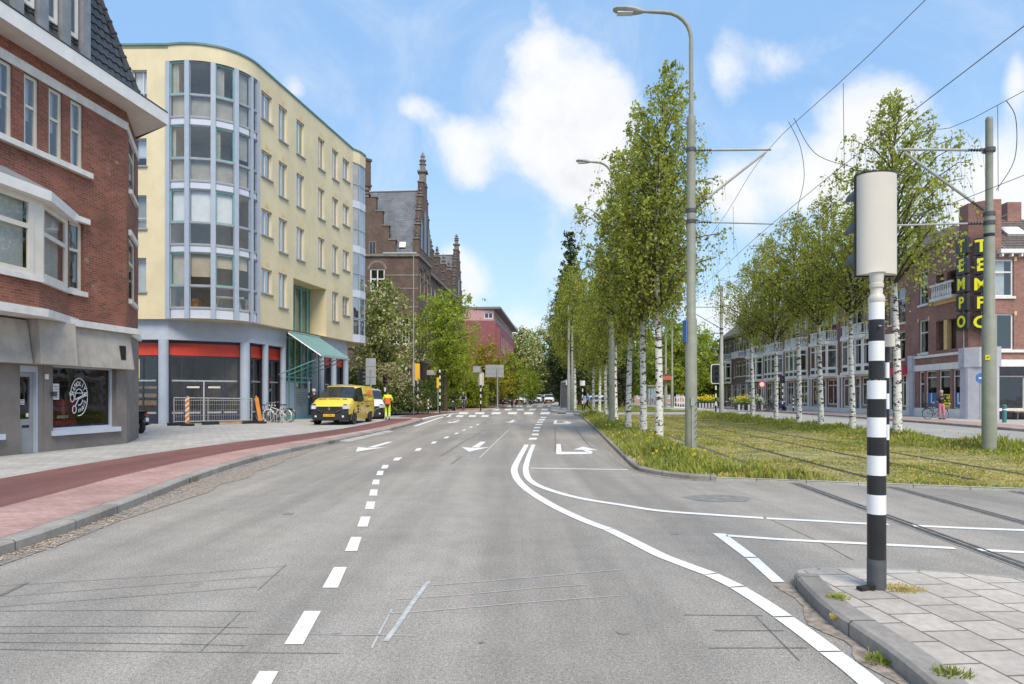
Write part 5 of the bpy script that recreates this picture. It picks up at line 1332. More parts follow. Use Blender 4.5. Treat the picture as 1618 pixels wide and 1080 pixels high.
# posters in the shop windows
for k, (h, mat, tx) in enumerate(((shop[0], 'sign_blue', 'L'), (shop[1], 'letter_yellow', 'TEMPO'), (shop[2], 'sign_blue', 'L'))):
    a, b, c, d = h; mb = MB(); TL.box(mb, a + .1, b - .1, .82, 1.75 if k != 1 else 1.65, -.125, -.115); o = mb.build('poster', M[mat], bT)
    mid = TL.pt((a + b) / 2, 1.32 if k != 1 else 1.52, -.108)
    text('lettering', tx, 1.0 if k != 1 else .2, mid, -TL.d, (0, 0, 1), M['white_gloss'] if k != 1 else M['sign_black'], o, .002, bold=.01 if k != 1 else .004)
    if k == 1:
        mb = MB()
        for j in range(3): TL.box(mb, a + .2, b - .2, 1.28 - j * .16, 1.34 - j * .16, -.114, -.110)
        mb.build_split('poster_print', M['sign_black'], o)
# the two columns of letter boxes
def letter_column(f, px0, px1, rows, label, o, mirror):
    t = thing('letter_sign', f.pt(f.u(px0), 4, 0), label, 'sign', 'vertical letter signs')
    for (y0, y1), ch in zip(rows, 'TEMPO'):
        a, b = f.u(px0, o), f.u(px1, o); a, b = min(a, b), max(a, b); z0 = f.at((px0 + px1) / 2, y1, o)[1]; z1 = f.at((px0 + px1) / 2, y0, o)[1]
        if b - a < .75: b = a + .85
        mb = MB(); f.box(mb, a, b, z0, z1, .06, .06 + .2); bx_ = mb.build('letter_box', M['sign_black'], t, bevel=.02)
        text('letter', ch, (z1 - z0) * .98, f.pt((a + b) / 2, (z0 + z1) / 2 - .02, .27), f.d * mirror, (0, 0, 1), M['letter_yellow'], bx_, .02, bold=.025)
    q0 = f.pt((a + b) / 2, 0, .12)
    mb = MB(); mb.tube([(q0.x, q0.y, 4.3), (q0.x, q0.y, zz(380, q0.y))], .03, 6); mb.build('sign_bracket', M['galv'], t)
rowsT = [(376, 402), (406, 433), (436, 462), (465.5, 491), (495.5, 521)]
letter_column(TL, 1510.5, 1528, rowsT, 'vertical sign of black boxes with yellow TEMPO letters on the balcony side of the corner', .26, -1)
letter_column(TCf, 1538.5, 1563, [(374.5, 402), (404, 432), (435, 462), (465, 491), (495, 522)], 'vertical sign of black boxes with yellow TEMPO letters half hidden behind the mast', .26, 1)
# ================================================================ row of houses
def upright_house(name, f, u0, wd, zt, wallm, label, far=0, group='terraced houses across the tram track', bay=True, colr=None, awning=None, base='white_paint', curt='curtain_grey', rail=True):
    q = f.pt(u0 + wd / 2, 0, -3); t = thing(name, (q.x, q.y, ZP), label, 'house', group)
    c = u0 + wd * .5; b0, b1 = u0 + .75, u0 + wd - 1.5
    gh = [(u0 + .5, u0 + wd * .42, .75, 3.1), (u0 + wd * .46, u0 + wd * .46 + 1.0, ZP, 3.1), (u0 + wd * .66, u0 + wd - .45, .55, 3.1)]
    nh = [(u0 + wd - 1.05, u0 + wd - .45, 4.1, 6.2), (u0 + wd - 1.1, u0 + wd - .4, 7.3, 9.4)]
    th = [(b0, b0 + 1.3, 6.9, 9.5), (b0 + 1.7, b1, 6.9, 9.5)]
    fh = [] if bay else [(b0, b0 + 1.5, 4.2, 6.3), (b0 + 1.9, b1, 4.2, 6.3)]
    mb = MB(); f.wall(mb, u0, u0 + wd, 0, zt, gh + nh + th + fh, .18)
    if colr:
        for k in (0, wd): f.box(mb, u0 + k - .12, u0 + k + .12, 3.6, zt - .3, -.1, .1)
    mb.build('wall', M[wallm], t)
    for h in gh: f.window(t, h, M['cream_frame'] if far % 2 else M['white_paint'], M['glass_dark'], trans=(.75,), mull=(.5,) if h[1] - h[0] > 1.3 else (), fw=.12, dep=.1, curtain=(M[curt], .8, 'both') if far % 2 == 0 else None)
    for h in nh + th + fh: f.window(t, h, M['white_paint'], M['glass_dark'], trans=(.7,), mull=(.5,) if h[1] - h[0] > 1.5 else (), fw=.09, dep=.1, sill=.1, sillmat=M['stone_white'], curtain=(M[curt], .7, 'both'))
    if bay:
        q_ = [(b0 - .25, 0), (b0 + .35, .75), (b1 - .35, .75), (b1 + .25, 0)]
        for i, ((ua, oa), (ub, ob)) in enumerate(zip(q_, q_[1:])):
            fb_ = Fac(f.pt(ua, 0, oa), f.pt(ub, 0, ob) - f.pt(ua, 0, oa), f.n + f.d * (-.5 if i == 0 else .5 if i == 2 else 0)); L_ = (f.pt(ub, 0, ob) - f.pt(ua, 0, oa)).length
            n_ = 3 if i == 1 else 1
            for k in range(n_):
                fb_.window(t, (L_ * k / n_ + .03, L_ * (k + 1) / n_ - .03, 4.05, 6.25), M['white_paint'], M['glass_dark'] if (k + far) % 2 else M['glass'], trans=(.75,), fw=.13, dep=.0, room=False, name='bay_window', curtain=(M['curtain_yellow'] if far == 1 else M[curt], .6, 'both'))
            mb = MB(); fb_.box(mb, .0, L_, 3.5, 4.05, -.1, .0); bp_ = mb.build('bay_panel', M['white_paint'], t)
            mb = MB()
            for k in range(n_): fb_.box(mb, L_ * k / n_ + .18, L_ * (k + 1) / n_ - .18, 3.62, 3.95, -.02, .012)
            mb.build_split('dark_panel', M['car_dark'], bp_)
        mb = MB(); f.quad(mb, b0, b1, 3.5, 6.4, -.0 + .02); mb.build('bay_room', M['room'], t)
        mb = MB()
        for z0, z1, ex_ in ((3.32, 3.5, .1), (6.25, 6.55, .16)):
            mb.prism([(f.pt(u, 0, o + (ex_ if o > 0 else 0)).x, f.pt(u, 0, o + (ex_ if o > 0 else 0)).y) for u, o in q_] + [(f.pt(b1 + .25, 0, -.1).x, f.pt(b1 + .25, 0, -.1).y), (f.pt(b0 - .25, 0, -.1).x, f.pt(b0 - .25, 0, -.1).y)], z0, z1)
        mb.build_split('bay_cornice', M['white_paint'], t)
    if rail:
        mb = MB(); q_ = [f.pt(b0 - .1, 0, .05), f.pt(b0 + .3, 0, .75), f.pt(b1 - .3, 0, .75), f.pt(b1 + .1, 0, .05)]
        for z in (6.65, 7.45):
            for a, b in zip(q_, q_[1:]): mb.tube([(a.x, a.y, z), (b.x, b.y, z)], .05, 5)
        for a, b in zip(q_, q_[1:]):
            n_ = max(2, int((b - a).length / .16))
            for k in range(n_ + 1): p = a.lerp(b, k / n_); mb.box((p.x, p.y, 7.05), (.05, .05, .8))
        mb.build('railing', M['white_gloss'], t)
    mb = MB(); f.box(mb, u0, u0 + wd, 3.18, 3.4, -.1, .09); f.box(mb, u0 - .02, u0 + wd + .02, zt - .35, zt, -.1, .45); f.box(mb, u0, u0 + wd, ZP, .5, -.05, .04)
    mb.build_split('cornice', M[base], t)
    for k, du in enumerate((.2, .43, wd * .44, wd * .62, wd - .3)):
        mb = MB(); f.box(mb, u0 + du - .09, u0 + du + .09, ZP, 3.3, -.05, .06); mb.build('door_post', M['white_paint'], t)
    mb = MB(); mb.face([f.pt(u0, zt, .3), f.pt(u0 + wd, zt, .3), f.pt(u0 + wd, zt + 2.6, -3), f.pt(u0, zt + 2.6, -3)]); mb.face([f.pt(u0, zt + 2.6, -3), f.pt(u0 + wd, zt + 2.6, -3), f.pt(u0 + wd, zt, -8), f.pt(u0, zt, -8)])
    for uu in (u0, u0 + wd): mb.face([f.pt(uu, zt, .3), f.pt(uu, zt + 2.6, -3), f.pt(uu, zt, -8)])
    rf = mb.build('roof', M['roof_brown'], t)
    mb = MB(); p = f.pt(u0 + wd * .8, 0, -3); mb.box((p.x, p.y, zt + 2.9), (.9, .8, 1.3)); mb.build('chimney', M['brick_brown'], rf)
    return t
t = upright_house('terraced_house', TL, uW + .06, 4.5, 11.2, 'brick_pink', 'narrow pink brick house with a red shop awning beside the corner house', 2, bay=False, rail=False)
mb = MB(); a, b = uW + .35, uW + 4.3
mb.hexa([TL.pt(a, 3.15, .05), TL.pt(b, 3.15, .05), TL.pt(b, 3.1, .5), TL.pt(a, 3.1, .5)], [TL.pt(a, 3.62, .05), TL.pt(b, 3.62, .05), TL.pt(b, 3.58, .35), TL.pt(a, 3.58, .35)]); mb.build('shop_awning', M['awning_red'], t)
RQ = TL.pt(uW + 4.62, 0).xy; RF = Fac(RQ, (.05, 1), (-1, 0))
specs = [('brick_pale', 'white_paint', 'curtain_white', 'pale terraced house with a wide white bay, next to the red awning house'),
         ('brick_pink', 'white_paint', 'curtain_yellow', 'pink brick terraced house with ochre curtains in its white bay'),
         ('brick_pale', 'white_paint', 'curtain_grey', 'pale brick terraced house with grey curtains, third from the red awning house'),
         ('brick_pink', 'white_paint', 'curtain_white', 'pink brick terraced house behind the parked bicycles, white curtains'),
         ('brick_brown', 'stone_dark', 'curtain_grey', 'brown terraced house with a dark ground floor beside the flower planters'),
         ('brick_brown', 'stone_dark', 'curtain_white', 'brown terraced house behind the concrete tram mast, white balcony'),
         ('brick_brown', 'stone_dark', 'curtain_grey', 'last brown terraced house before the big trees by the tram stop')]
for k, (wm_, bs, ct, lb) in enumerate(specs):
    upright_house('terraced_house', RF, k * 6.45 + .05, 6.4, 10.6 if k < 4 else 10.0, wm_, lb, k, base=bs, curt=ct, colr=True, bay=k not in (5,))
# low dark annex and far rows at the ends of the streets
bx_ = thing('low_annex', (34, 98, ZP), 'low dark annex with vertical cladding beyond the last terraced house', 'building')
AF = Fac(RF.pt(45.4, 0).xy, (.05, 1), (-1, 0)); mb = MB(); AF.wall(mb, 0, 16, 0, 3.2, [], .1); mb.face([AF.pt(0, 0, 0), AF.pt(0, 3.2, 0), AF.pt(0, 3.2, -6), AF.pt(0, 0, -6)]); mb.build('wall', M['brick_dark'], bx_)
mb = MB()
for k in range(18): AF.box(mb, k * .9, k * .9 + .25, .2, 2.9, -.02, .05)
mb.build_split('cladding', M['curtain_grey'], bx_)
mb = MB(); AF.box(mb, -.2, 16, 3.2, 3.5, -6, .3); mb.build('roof', M['roof_flat'], bx_)
def far_house(x, y, wd, h, mat, label):
    t = thing('distant_house', (x, y, ZP), label, 'house', 'distant brick houses')
    f = Fac((x - wd / 2, y), (1, 0), (0, -1)); hs = []
    for r in range(3):
        for c in range(int(wd / 2.2)): hs.append((.6 + c * 2.2, 1.9 + c * 2.2, 1 + r * 3, 3 + r * 3))
    mb = MB(); f.wall(mb, 0, wd, 0, h, hs, .15); mb.face([f.pt(0, 0, 0), f.pt(0, h, 0), f.pt(0, h, -9), f.pt(0, 0, -9)]); mb.face([f.pt(wd, 0, 0), f.pt(wd, h, 0), f.pt(wd, h, -9), f.pt(wd, 0, -9)]); mb.build('wall', M[mat], t)
    for h_ in hs: f.window(t, h_, M['white_paint'], M['glass_dark'], trans=(.6,), fw=.14, dep=.08, room=False)
    mb = MB(); mb.face([f.pt(0, h, .3), f.pt(wd, h, .3), f.pt(wd, h + 3, -4.5), f.pt(0, h + 3, -4.5)]); mb.face([f.pt(0, h, .3), f.pt(0, h + 3, -4.5), f.pt(0, h, -9)]); mb.face([f.pt(wd, h, .3), f.pt(wd, h + 3, -4.5), f.pt(wd, h, -9)]); mb.build('roof', M['roof_brown'], t)
far_house(2, 215, 14, 9.5, 'brick_brown', 'distant brown brick house at the end of the street, behind the parked cars')
far_house(17, 220, 13, 10, 'brick_pink', 'distant pink brick house at the end of the street, right of the carriageway')
far_house(36, 150, 14, 10, 'brick_pale', 'distant pale house behind the trees of the tram stop')
# ================================================================ trees
def grow(name, h, trunk_r, crown0, prof, nleaf, lsize, leafm, barkm, seed, nbr=60, droop=.0, lean=0.0, up=.5, multi=1, clump=.28, asp=1.5, top_sparse=0.0, twig=.006, strands=0.0, slen=1.0):
    """one tree at the origin; prof(t) crown radius for t in 0..1 between crown0 and h"""
    rnd = random.Random(seed)
    root = bpy.data.objects.new(name, None); COL.link(root)
    mb = MB()
    stems = []
    for m in range(multi):
        a = rnd.random() * 6.28; sp = 0 if multi == 1 else .12 * h * (m / multi + .3)
        pts, rs = [], []
        ph = rnd.random() * 6
        n = 12
        for k in range(n + 1):
            t = k / n; z = h * .97 * t * (1 if multi == 1 else .75 + .2 * rnd.random() if k == n else 1)
            pts.append(Vector((math.cos(a) * sp * t + math.sin(ph + t * 4) * .02 * h * t + lean * t * h, math.sin(a) * sp * t + math.cos(ph + t * 5) * .02 * h * t, z)))
            rs.append(max(.012, trunk_r * (1.12 if k == 0 else 1) * (1 - t) ** .8))
        stems.append(pts); mb.tube(pts, rs, 9)
    tr = mb.build('trunk', M[barkm], None, smooth=True); tr.parent = root
    bb = MB(); tips = []; hang = []
    def at(pts, z):
        for a, b in zip(pts, pts[1:]):
            if a.z <= z <= b.z: return a.lerp(b, (z - a.z) / max(1e-6, b.z - a.z))
        return pts[-1]
    for i in range(nbr):
        t = ((i + rnd.random()) / nbr) ** .9; z = crown0 + (h - crown0) * t
        pts = stems[i % multi]
        a = i * 2.39996 + rnd.random() * .7; Rm = prof(t) * (.5 + .7 * rnd.random())
        z0 = max(crown0 * .85, z - Rm * up) if multi == 1 else max(crown0 * .8, z - Rm * up)
        p0 = at(pts, min(z0, pts[-1].z)); d = Vector((math.cos(a), math.sin(a), 0))
        n = 6; bp = []
        for k in range(n + 1):
            s = k / n
            q = p0 + d * Rm * s + Vector((0, 0, (z - z0) * math.sin(s * 1.57) - droop * Rm * s * s))
            q += Vector((rnd.uniform(-1, 1), rnd.uniform(-1, 1), rnd.uniform(-1, 1))) * .05 * Rm * s
            bp.append(q)
        r0 = max(.012, trunk_r * .32 * (1 - t * .8)); bb.tube(bp, [r0 * (1 - .85 * k / n) + twig for k in range(n + 1)], 4, False)
        tips.append((bp, Rm, t))
        if strands:
            for _ in range(int(strands * (Rm + .35) * (1 - top_sparse * max(0, t - .45)))):
                s = rnd.random() ** .75; k = min(n - 1, int(s * n)); p = bp[k].lerp(bp[k + 1], s * n - k) + Vector((rnd.gauss(0, .12), rnd.gauss(0, .12), rnd.gauss(0, .1)))
                Ls = slen * rnd.uniform(.35, 1.25) * (1 - .55 * t); sw = Vector((rnd.gauss(0, .22), rnd.gauss(0, .22), 0)) + d * rnd.uniform(0, .28)
                hang.append([p, p + sw * .45 * Ls + Vector((0, 0, .10 * Ls)), p + sw * .8 * Ls + Vector((0, 0, -.32 * Ls)), p + sw * Ls + Vector((0, 0, -Ls))])
    for hp in hang: bb.tube(hp, [.006, .005, .004, .003], 3, False)
    br = bb.build('branches', M['bark_brown'], None); br.parent = root
    lv = MB(); V, Fc = [], []
    tot = sum(Rm + .15 for _, Rm, _ in tips)
    for hp in hang:
        for _ in range(max(4, int(nleaf / len(hang) * rnd.uniform(.6, 1.4)))):
            s = rnd.random() * 3; k = min(2, int(s)); c = hp[k].lerp(hp[k + 1], s - k) + Vector((rnd.gauss(0, 1), rnd.gauss(0, 1), rnd.gauss(0, .8))) * .065
            u = Vector((rnd.gauss(0, .8), rnd.gauss(0, .8), rnd.gauss(-.5, .7))).normalized(); v = u.orthogonal().normalized(); a = rnd.random() * 6.28; v = v * math.cos(a) + u.cross(v) * math.sin(a)
            L = lsize * rnd.uniform(.55, 1.3); i = len(V)
            V += [c - u * L * .5 * asp, c + v * L * .5, c + u * L * .5 * asp, c - v * L * .5]; Fc.append((i, i + 1, i + 2, i + 3))
    for bp, Rm, t in ([] if hang else tips):
        cnt = int(nleaf * (Rm + .15) / tot * (1 - top_sparse * max(0, t - .5) * 2))
        sub_ = [(rnd.random() ** .7, Vector((rnd.gauss(0, 1), rnd.gauss(0, 1), rnd.gauss(0, .8))) * clump * (.5 + Rm * .3)) for _ in range(max(2, cnt // 14))]
        for _ in range(cnt):
            s, off_ = sub_[rnd.randrange(len(sub_))]
            k = min(len(bp) - 2, int(s * (len(bp) - 1))); f = s * (len(bp) - 1) - k
            c = bp[k].lerp(bp[k + 1], f) + off_ + Vector((rnd.gauss(0, 1), rnd.gauss(0, 1), rnd.gauss(0, 1))) * clump * .42
            if droop > .15: c.z -= abs(rnd.gauss(0, .35)) * droop
            if c.z < crown0 * .72: c.z = crown0 * .72 + rnd.random() * .5
            u = Vector((rnd.gauss(0, 1), rnd.gauss(0, 1), rnd.gauss(0, 1))).normalized(); v = u.orthogonal().normalized(); v = v * math.cos(s * 9) + u.cross(v) * math.sin(s * 9)
            L = lsize * rnd.uniform(.6, 1.35); i = len(V)
            V += [c - u * L * .5 * asp, c + v * L * .5, c + u * L * .5 * asp, c - v * L * .5]; Fc.append((i, i + 1, i + 2, i + 3))
    me = bpy.data.meshes.new('crown'); me.from_pydata([tuple(q) for q in V], [], Fc); me.materials.append(M[leafm])
    cr = bpy.data.objects.new('crown', me); COL.link(cr); cr.parent = root
    return root
birch_prof = lambda t: 2.05 * min(1, .62 + t * 1.6) * max(.10, 1 - max(0, (t - .42) / .58) ** 2.0)
B = [grow('birch_tree', 13.6, .15, 5.2, birch_prof, 14500, .084, 'leaf_birch', 'bark_birch', 3, 84, .1, .012, 1.0, top_sparse=.5, strands=8, slen=1.25),
     grow('birch_tree', 12.2, .135, 5.0, birch_prof, 13000, .084, 'leaf_birch_pale', 'bark_birch', 8, 78, .1, -.01, 1.0, top_sparse=.5, strands=8, slen=1.35),
     grow('birch_tree', 11.2, .125, 4.6, lambda t: birch_prof(t) * 1.02, 13000, .086, 'leaf_birch', 'bark_birch', 21, 76, .1, .0, 1.0, top_sparse=.5, strands=8, slen=1.4)]
BR = [grow('birch_tree', 12.6, .15, 6.4, lambda t: birch_prof(t) * 1.05, 9000, .086, 'leaf_birch', 'bark_birch', 43, 72, .1, .01, .9, top_sparse=.4, strands=7.5, slen=1.5),
      grow('birch_tree', 11.4, .14, 6.6, lambda t: birch_prof(t) * 1.12, 7600, .088, 'leaf_birch_pale', 'bark_birch', 48, 62, .1, -.012, .9, top_sparse=.4, strands=7.5, slen=1.5)]
used = set()
def plant(root, x, y, z, rz, s, label, cat='tree', group=None):
    o = root if root.name not in used else copy_tree(root)
    used.add(root.name); used.add(o.name)
    put(o, (x, y, z), rz, s); tag(o, label, cat, group); return o
gB = 'birch trees on the grass median'
for px, py, k, rz, s, lb in ((1041, 690, 0, .3, 1.0, 'tall white-barked birch nearest the tall grey-green lamp mast'), (1017, 685.5, 1, 2.2, 1.0, 'white-barked birch second from the lamp mast in the kerbside row'),
                             (993, 680, 2, 4.4, 1.06, 'white-barked birch third from the lamp mast, next to the bare second mast'), (973, 664, 1, 1.1, 1.05, 'slim birch just behind the second lamp mast'),
                             (957, 659.5, 0, 5.2, .82, 'birch left of the second lamp mast, in tall grass'), (947, 654, 2, 3.1, 1.02, 'birch behind the man in the blue shirt, right of him'), (938, 652.5, 1, 0.7, .92, 'birch nearest the man in the blue shirt')):
    q = gp(px, py, ZG); plant(B[k], q.x, q.y, ZG, rz, s, lb, 'tree', gB)
for x, y, k, rz, s, lb in ((6.3, 63.5, 2, 1.9, 1.35, 'birch beyond the crossing path, first one past it'), (6.7, 71, 0, 4, 1.2, 'birch farther up the median, second past the crossing path'), (7.2, 80, 1, .2, 1.25, 'birch far up the median, third past the crossing path')):
    plant(B[k], x, y, ZG, rz, s, lb, 'tree', gB)
for px, k, rz, s, lb in ((1418, 0, 1.7, .98, 'tall birch just behind the striped traffic light'), (1347, 1, 3.6, .84, 'birch left of the tall one behind the traffic light'), (1297, 0, .9, .84, 'birch with a straight trunk in front of the pale terraced house'),
                         (1262.5, 1, 5.2, .93, 'birch in front of the blue scooter'), (1226, 0, 2.7, .80, 'birch with a kinked foot among the parked bicycles'), (1189.5, 1, 4.6, .86, 'dark-stemmed birch nearest the concrete tram mast')):
    kx = (px - CX) / FPX; Yq = (13.4 - 1.1) / (kx - .05); plant(BR[k], kx * Yq, Yq, ZG, rz, s, lb, 'tree', 'birch trees along the right edge of the median')
# left side trees
ball = lambda r: (lambda t: r * math.sqrt(max(.03, 1 - (2 * t - .9) ** 2 * .95)))
q = pos(598, 52); plant(grow('chestnut_tree', 11.3, .3, 2.6, ball(3.5), 12500, .16, 'leaf_chestnut', 'bark_brown', 5, 90, .2, 0, .7, clump=.42), q.x - .3, q.y + 1.5, ZP, .4, 1, 'flowering chestnut tree with white blossom beside the yellow apartment block')
q = pos(618, 52); plant(grow('hawthorn_shrub', 4.3, .1, .7, ball(2.6), 8000, .10, 'leaf_flower', 'bark_brown', 6, 80, .3, 0, .5, multi=3, clump=.3), q.x, q.y, ZP, 0, 1, 'broad pale flowering shrub below the chestnut tree', 'shrub')
q = pos(703, 60); plant(grow('maple_tree', 11.4, .26, 4.4, lambda t: 3.2 * math.sqrt(max(.04, 1 - (1.7 * t - .85) ** 2)), 8500, .15, 'leaf_mid', 'bark_brown', 9, 40, .1, .012, .7, clump=.42), q.x, q.y, ZP, 1, 1, 'bright green tree with an open crown in front of the school')
q = pos(716, 70); plant(grow('maple_tree', 8.2, .2, 2.6, lambda t: 2.7 * math.sqrt(max(.04, 1 - (1.7 * t - .85) ** 2)), 6500, .16, 'leaf_mid', 'bark_brown', 29, 44, .1, 0, .7, clump=.5), q.x, q.y, ZP, 1, 1, 'green tree behind the cyclists with low branches')
q = pos(765, 80); plant(grow('lime_tree', 8.5, .2, 1.6, lambda t: 4.2 * math.sqrt(max(.04, 1 - (1.6 * t - .7) ** 2)), 8000, .17, 'leaf_yellow', 'bark_brown', 12, 60, .15, 0, .7, clump=.45), q.x, q.y, ZP, 2, 1, 'yellow-green tree behind the blank direction sign')
ch = grow('chestnut_tree', 13.4, .32, 2.8, ball(5.2), 11000, .28, 'leaf_chestnut', 'bark_brown', 15, 90, .2, 0, .7, clump=.6); chd = grow('plane_tree', 12, .3, 2.8, ball(4.9), 9000, .30, 'leaf_dark', 'bark_brown', 16, 80, .2, 0, .7, clump=.6)
for px, Y, tr, s, lb in ((797, 112, chd, .62, 'low dark tree in front of the mauve office'), (822, 150, ch, 1.3, 'large dark chestnut with white candles right of the mauve office'), (850, 165, ch, 1.4, 'large chestnut above the row of parked white vans'), (866, 172, chd, 1.0, 'small dark tree over the driving white van'),
                         (885, 150, chd, 1.0, 'dark tree far up the street behind the info column'), (786, 92, chd, .55, 'low dark tree behind the direction sign post')):
    q = pos(px, Y); plant(tr, q.x, q.y, ZP, px * .7, s, lb, 'tree', 'dark trees far up the street')
for px, Y, s, lb in ((809, 84, .55, 'small fresh green tree beside the twin grey signs'), (838, 100, .42, 'little bright tree behind the parked white vans')):
    q = pos(px, Y); plant(B[0], q.x, q.y, ZP, 1, s, lb, 'tree') if False else plant(grow('young_tree', 9.5, .12, 1.8, ball(3.2), 6000, .2, 'leaf_mid', 'bark_brown', int(px), 50, .1, 0, .7, clump=.4), q.x, q.y, ZP, 0, s + .2, lb, 'tree')
# tall dark columnar trees behind the birches
pop = grow('poplar_tree', 23.5, .35, 1.5, lambda t: 2.3 * (math.sin(min(1, t * 2 + .3) * 1.57)) * (1 - max(0, t - .3) / .7) ** .8 + .15, 9000, .26, 'leaf_conifer', 'bark_brown', 18, 120, .05, 0, 1.5, clump=.42)
for px, Y, s, lb in ((898, 84, 1.0, 'tall dark columnar tree rising behind the kerbside birches'), (886, 92, .86, 'tall dark columnar tree left of the tallest one'), (916, 96, .9, 'dark columnar tree directly behind the birches'), (979, 76, .62, 'dark-stemmed tree between the birch trunks, left one'), (988, 82, .66, 'dark-stemmed tree between the birch trunks, right one')):
    q = pos(px, Y); plant(pop, q.x, q.y, ZG, px, s, lb, 'tree', 'dark columnar trees on the median')
bigr = grow('plane_tree', 12.5, .3, 2.4, ball(5.0), 13000, .26, 'leaf_mid', 'bark_brown', 33, 100, .2, 0, .7, clump=.6)
for px, Y, s, lb in ((1065, 92, 1.0, 'broad green tree behind the tram stop shelter'), (1112, 98, .92, 'broad green tree between the lamp mast and the terraced houses'), (1018, 104, .98, 'broad green tree behind the kerbside birch trunks'), (962, 122, .95, 'broad green tree far behind the row of birch trunks'), (990, 128, .9, 'broad green tree far behind the second lamp mast'), (930, 150, .95, 'farthest broad green tree on the median')):
    q = pos(px, Y); plant(bigr, q.x, q.y, ZP, px, s, lb, 'tree', 'broad trees behind the tram stop')
# hedges and shrubs in front of the school
sh = grow('garden_shrub', 3.0, .06, .25, ball(2.1), 5200, .11, 'leaf_dark', 'bark_brown', 40, 60, .2, 0, .5, multi=3, clump=.3)
sh2 = grow('garden_shrub', 3.4, .06, .3, ball(2.0), 5200, .12, 'leaf_mid', 'bark_brown', 41, 60, .2, 0, .5, multi=3, clump=.3)
for px, Y, tr, s, lb in ((570, 51, sh, .9, 'dark shrub behind the white van beside the apartment block'), (598, 50, sh, .95, 'dark shrub behind the worker in yellow'), (625, 51, sh, .85, 'dark shrub over the parked grey car'), (648, 54, sh, 1.0, 'dark shrub behind the yellow banners'),
                         (672, 58, sh, 1.0, 'dark shrub between the two yellow banners'), (690, 63, sh2, .95, 'bright shrub right of the second yellow banner'), (712, 70, sh2, 1.1, 'bright shrub behind the scooter rider'), (742, 74, sh2, 1.15, 'bright shrub behind the cyclist'), (760, 78, sh, 1.2, 'dark shrub behind the striped signal pole'),
                         (552, 52, sh, 1.25, 'dark shrub against the end of the apartment block')):
    q = pos(px, Y); plant(tr, q.x, q.y, ZP, px * .3, s, lb, 'shrub', 'shrubs in front of the school')
# ---------------------------------------------------------------- grass on the median
def grass_mesh(name, n, region, hfun, mat, lean=.45, seed=1, wid=.012):
    rnd = random.Random(seed); V, Fc = [], []
    for _ in range(n):
        x, y = region(rnd)
        if x is None: continue
        h, wv = hfun(x, y, rnd)
        if h <= 0: continue
        z = ZG - .01; a = rnd.random() * 6.28; w_ = wid * (1 + y / 18) * rnd.uniform(.7, 1.4) * wv; dx, dy = math.cos(a), math.sin(a)
        b = rnd.random() * 6.28; l_ = h * lean * rnd.uniform(.2, 1.3); lx, ly = math.cos(b) * l_, math.sin(b) * l_
        i = len(V)
        V += [(x - dx * w_, y - dy * w_, z), (x + dx * w_, y + dy * w_, z), (x + dx * w_ * .7 + lx * .35, y + dy * w_ * .7 + ly * .35, z + h * .6), (x - dx * w_ * .7 + lx * .35, y - dy * w_ * .7 + ly * .35, z + h * .6), (x + lx, y + ly, z + h)]
        Fc += [(i, i + 1, i + 2, i + 3), (i + 3, i + 2, i + 4)]
    me = bpy.data.meshes.new(name); me.from_pydata(V, [], Fc); me.materials.append(M[mat])
    o = bpy.data.objects.new(name, me); COL.link(o); tag(o, kind='stuff'); return o
edge = [(q.y, q.x) for q in MKs[i0:]]
def left_edge(y):
    if y < edge[0][0]: return 3.6
    best = None
    for (ya, xa), (yb, xb) in zip(edge, edge[1:]):
        if min(ya, yb) <= y <= max(ya, yb):
            x = xa + (xb - xa) * (y - ya) / ((yb - ya) or 1e-6); best = x if best is None else max(best, x)
    return best if best is not None else 5.2
front = [(q.x, q.y) for q in MKs[:i0 + 1]][::-1]
def front_edge(x):
    for (xa, ya), (xb, yb) in zip(front, front[1:]):
        if min(xa, xb) <= x <= max(xa, xb): return ya + (yb - ya) * (x - xa) / ((xb - xa) or 1e-6)
    return 11.3
def right_edge(y): return 13.4 + (y - 10.4) * .23 if y < 13 else 14.05 + max(0, y - 18) * .045
def region(rnd):
    y = 9.8 + 40 * rnd.random() ** 1.9; x = rnd.uniform(2.2, 15.5)
    if x < left_edge(y) + .07 or x > right_edge(y) - .14 or y < front_edge(x) + .1: return None, None
    for x0 in (4.85, 6.27, 7.95, 9.37):
        xr = x0 + .07 * (y - 11.2)
        if xr - .03 < x < xr + .09: return None, None
    return x, y
def tuft(x, y): return noise.noise(Vector((x * .55, y * .55, 4.2)))
def tall(x, y):
    dl = x - left_edge(y); dr = right_edge(y) - x; fy = y - front_edge(x)
    e_ = max(0, 1 - abs(dl - .9) / 1.35) * (1 if fy > .4 else .4); f = max(0, 1 - abs(dr - .8) / 1.7)
    return max(e_, f)
def hg(x, y, rnd):
    tl = tall(x, y); n_ = tuft(x, y)
    return max(.02, (.035 + .30 * tl * (.5 + 1.0 * max(0, n_ + .3)) + .05 * max(0, n_)) * rnd.uniform(.5, 1.3)), 1 + .5 * tl
def hgreen(x, y, rnd):
    tl = tall(x, y); n_ = tuft(x, y); p = tl * .9 + .30 + n_ * .8
    if rnd.random() > p: return 0, 0
    return hg(x, y, rnd)
def hdry(x, y, rnd):
    tl = tall(x, y); n_ = tuft(x + 30, y)
    if rnd.random() > .62 - tl * .4 + n_ * .9: return 0, 0
    h, w_ = hg(x, y, rnd); return h * .9, w_
grass_mesh('grass', 150000, region, hgreen, 'grass_green', seed=2)
grass_mesh('dry_grass', 110000, region, hdry, 'grass_dry', seed=3)
def region2(rnd):
    y = rnd.uniform(58.6, 110); return rnd.uniform(4.9, 17.5) + (y - 58) * .03, y
def region2b(rnd):
    x, y = region2(rnd)
    return (None, None) if x < (9.6 if y < 62 else 6.0 + (y - 63) * .06) else (x, y)
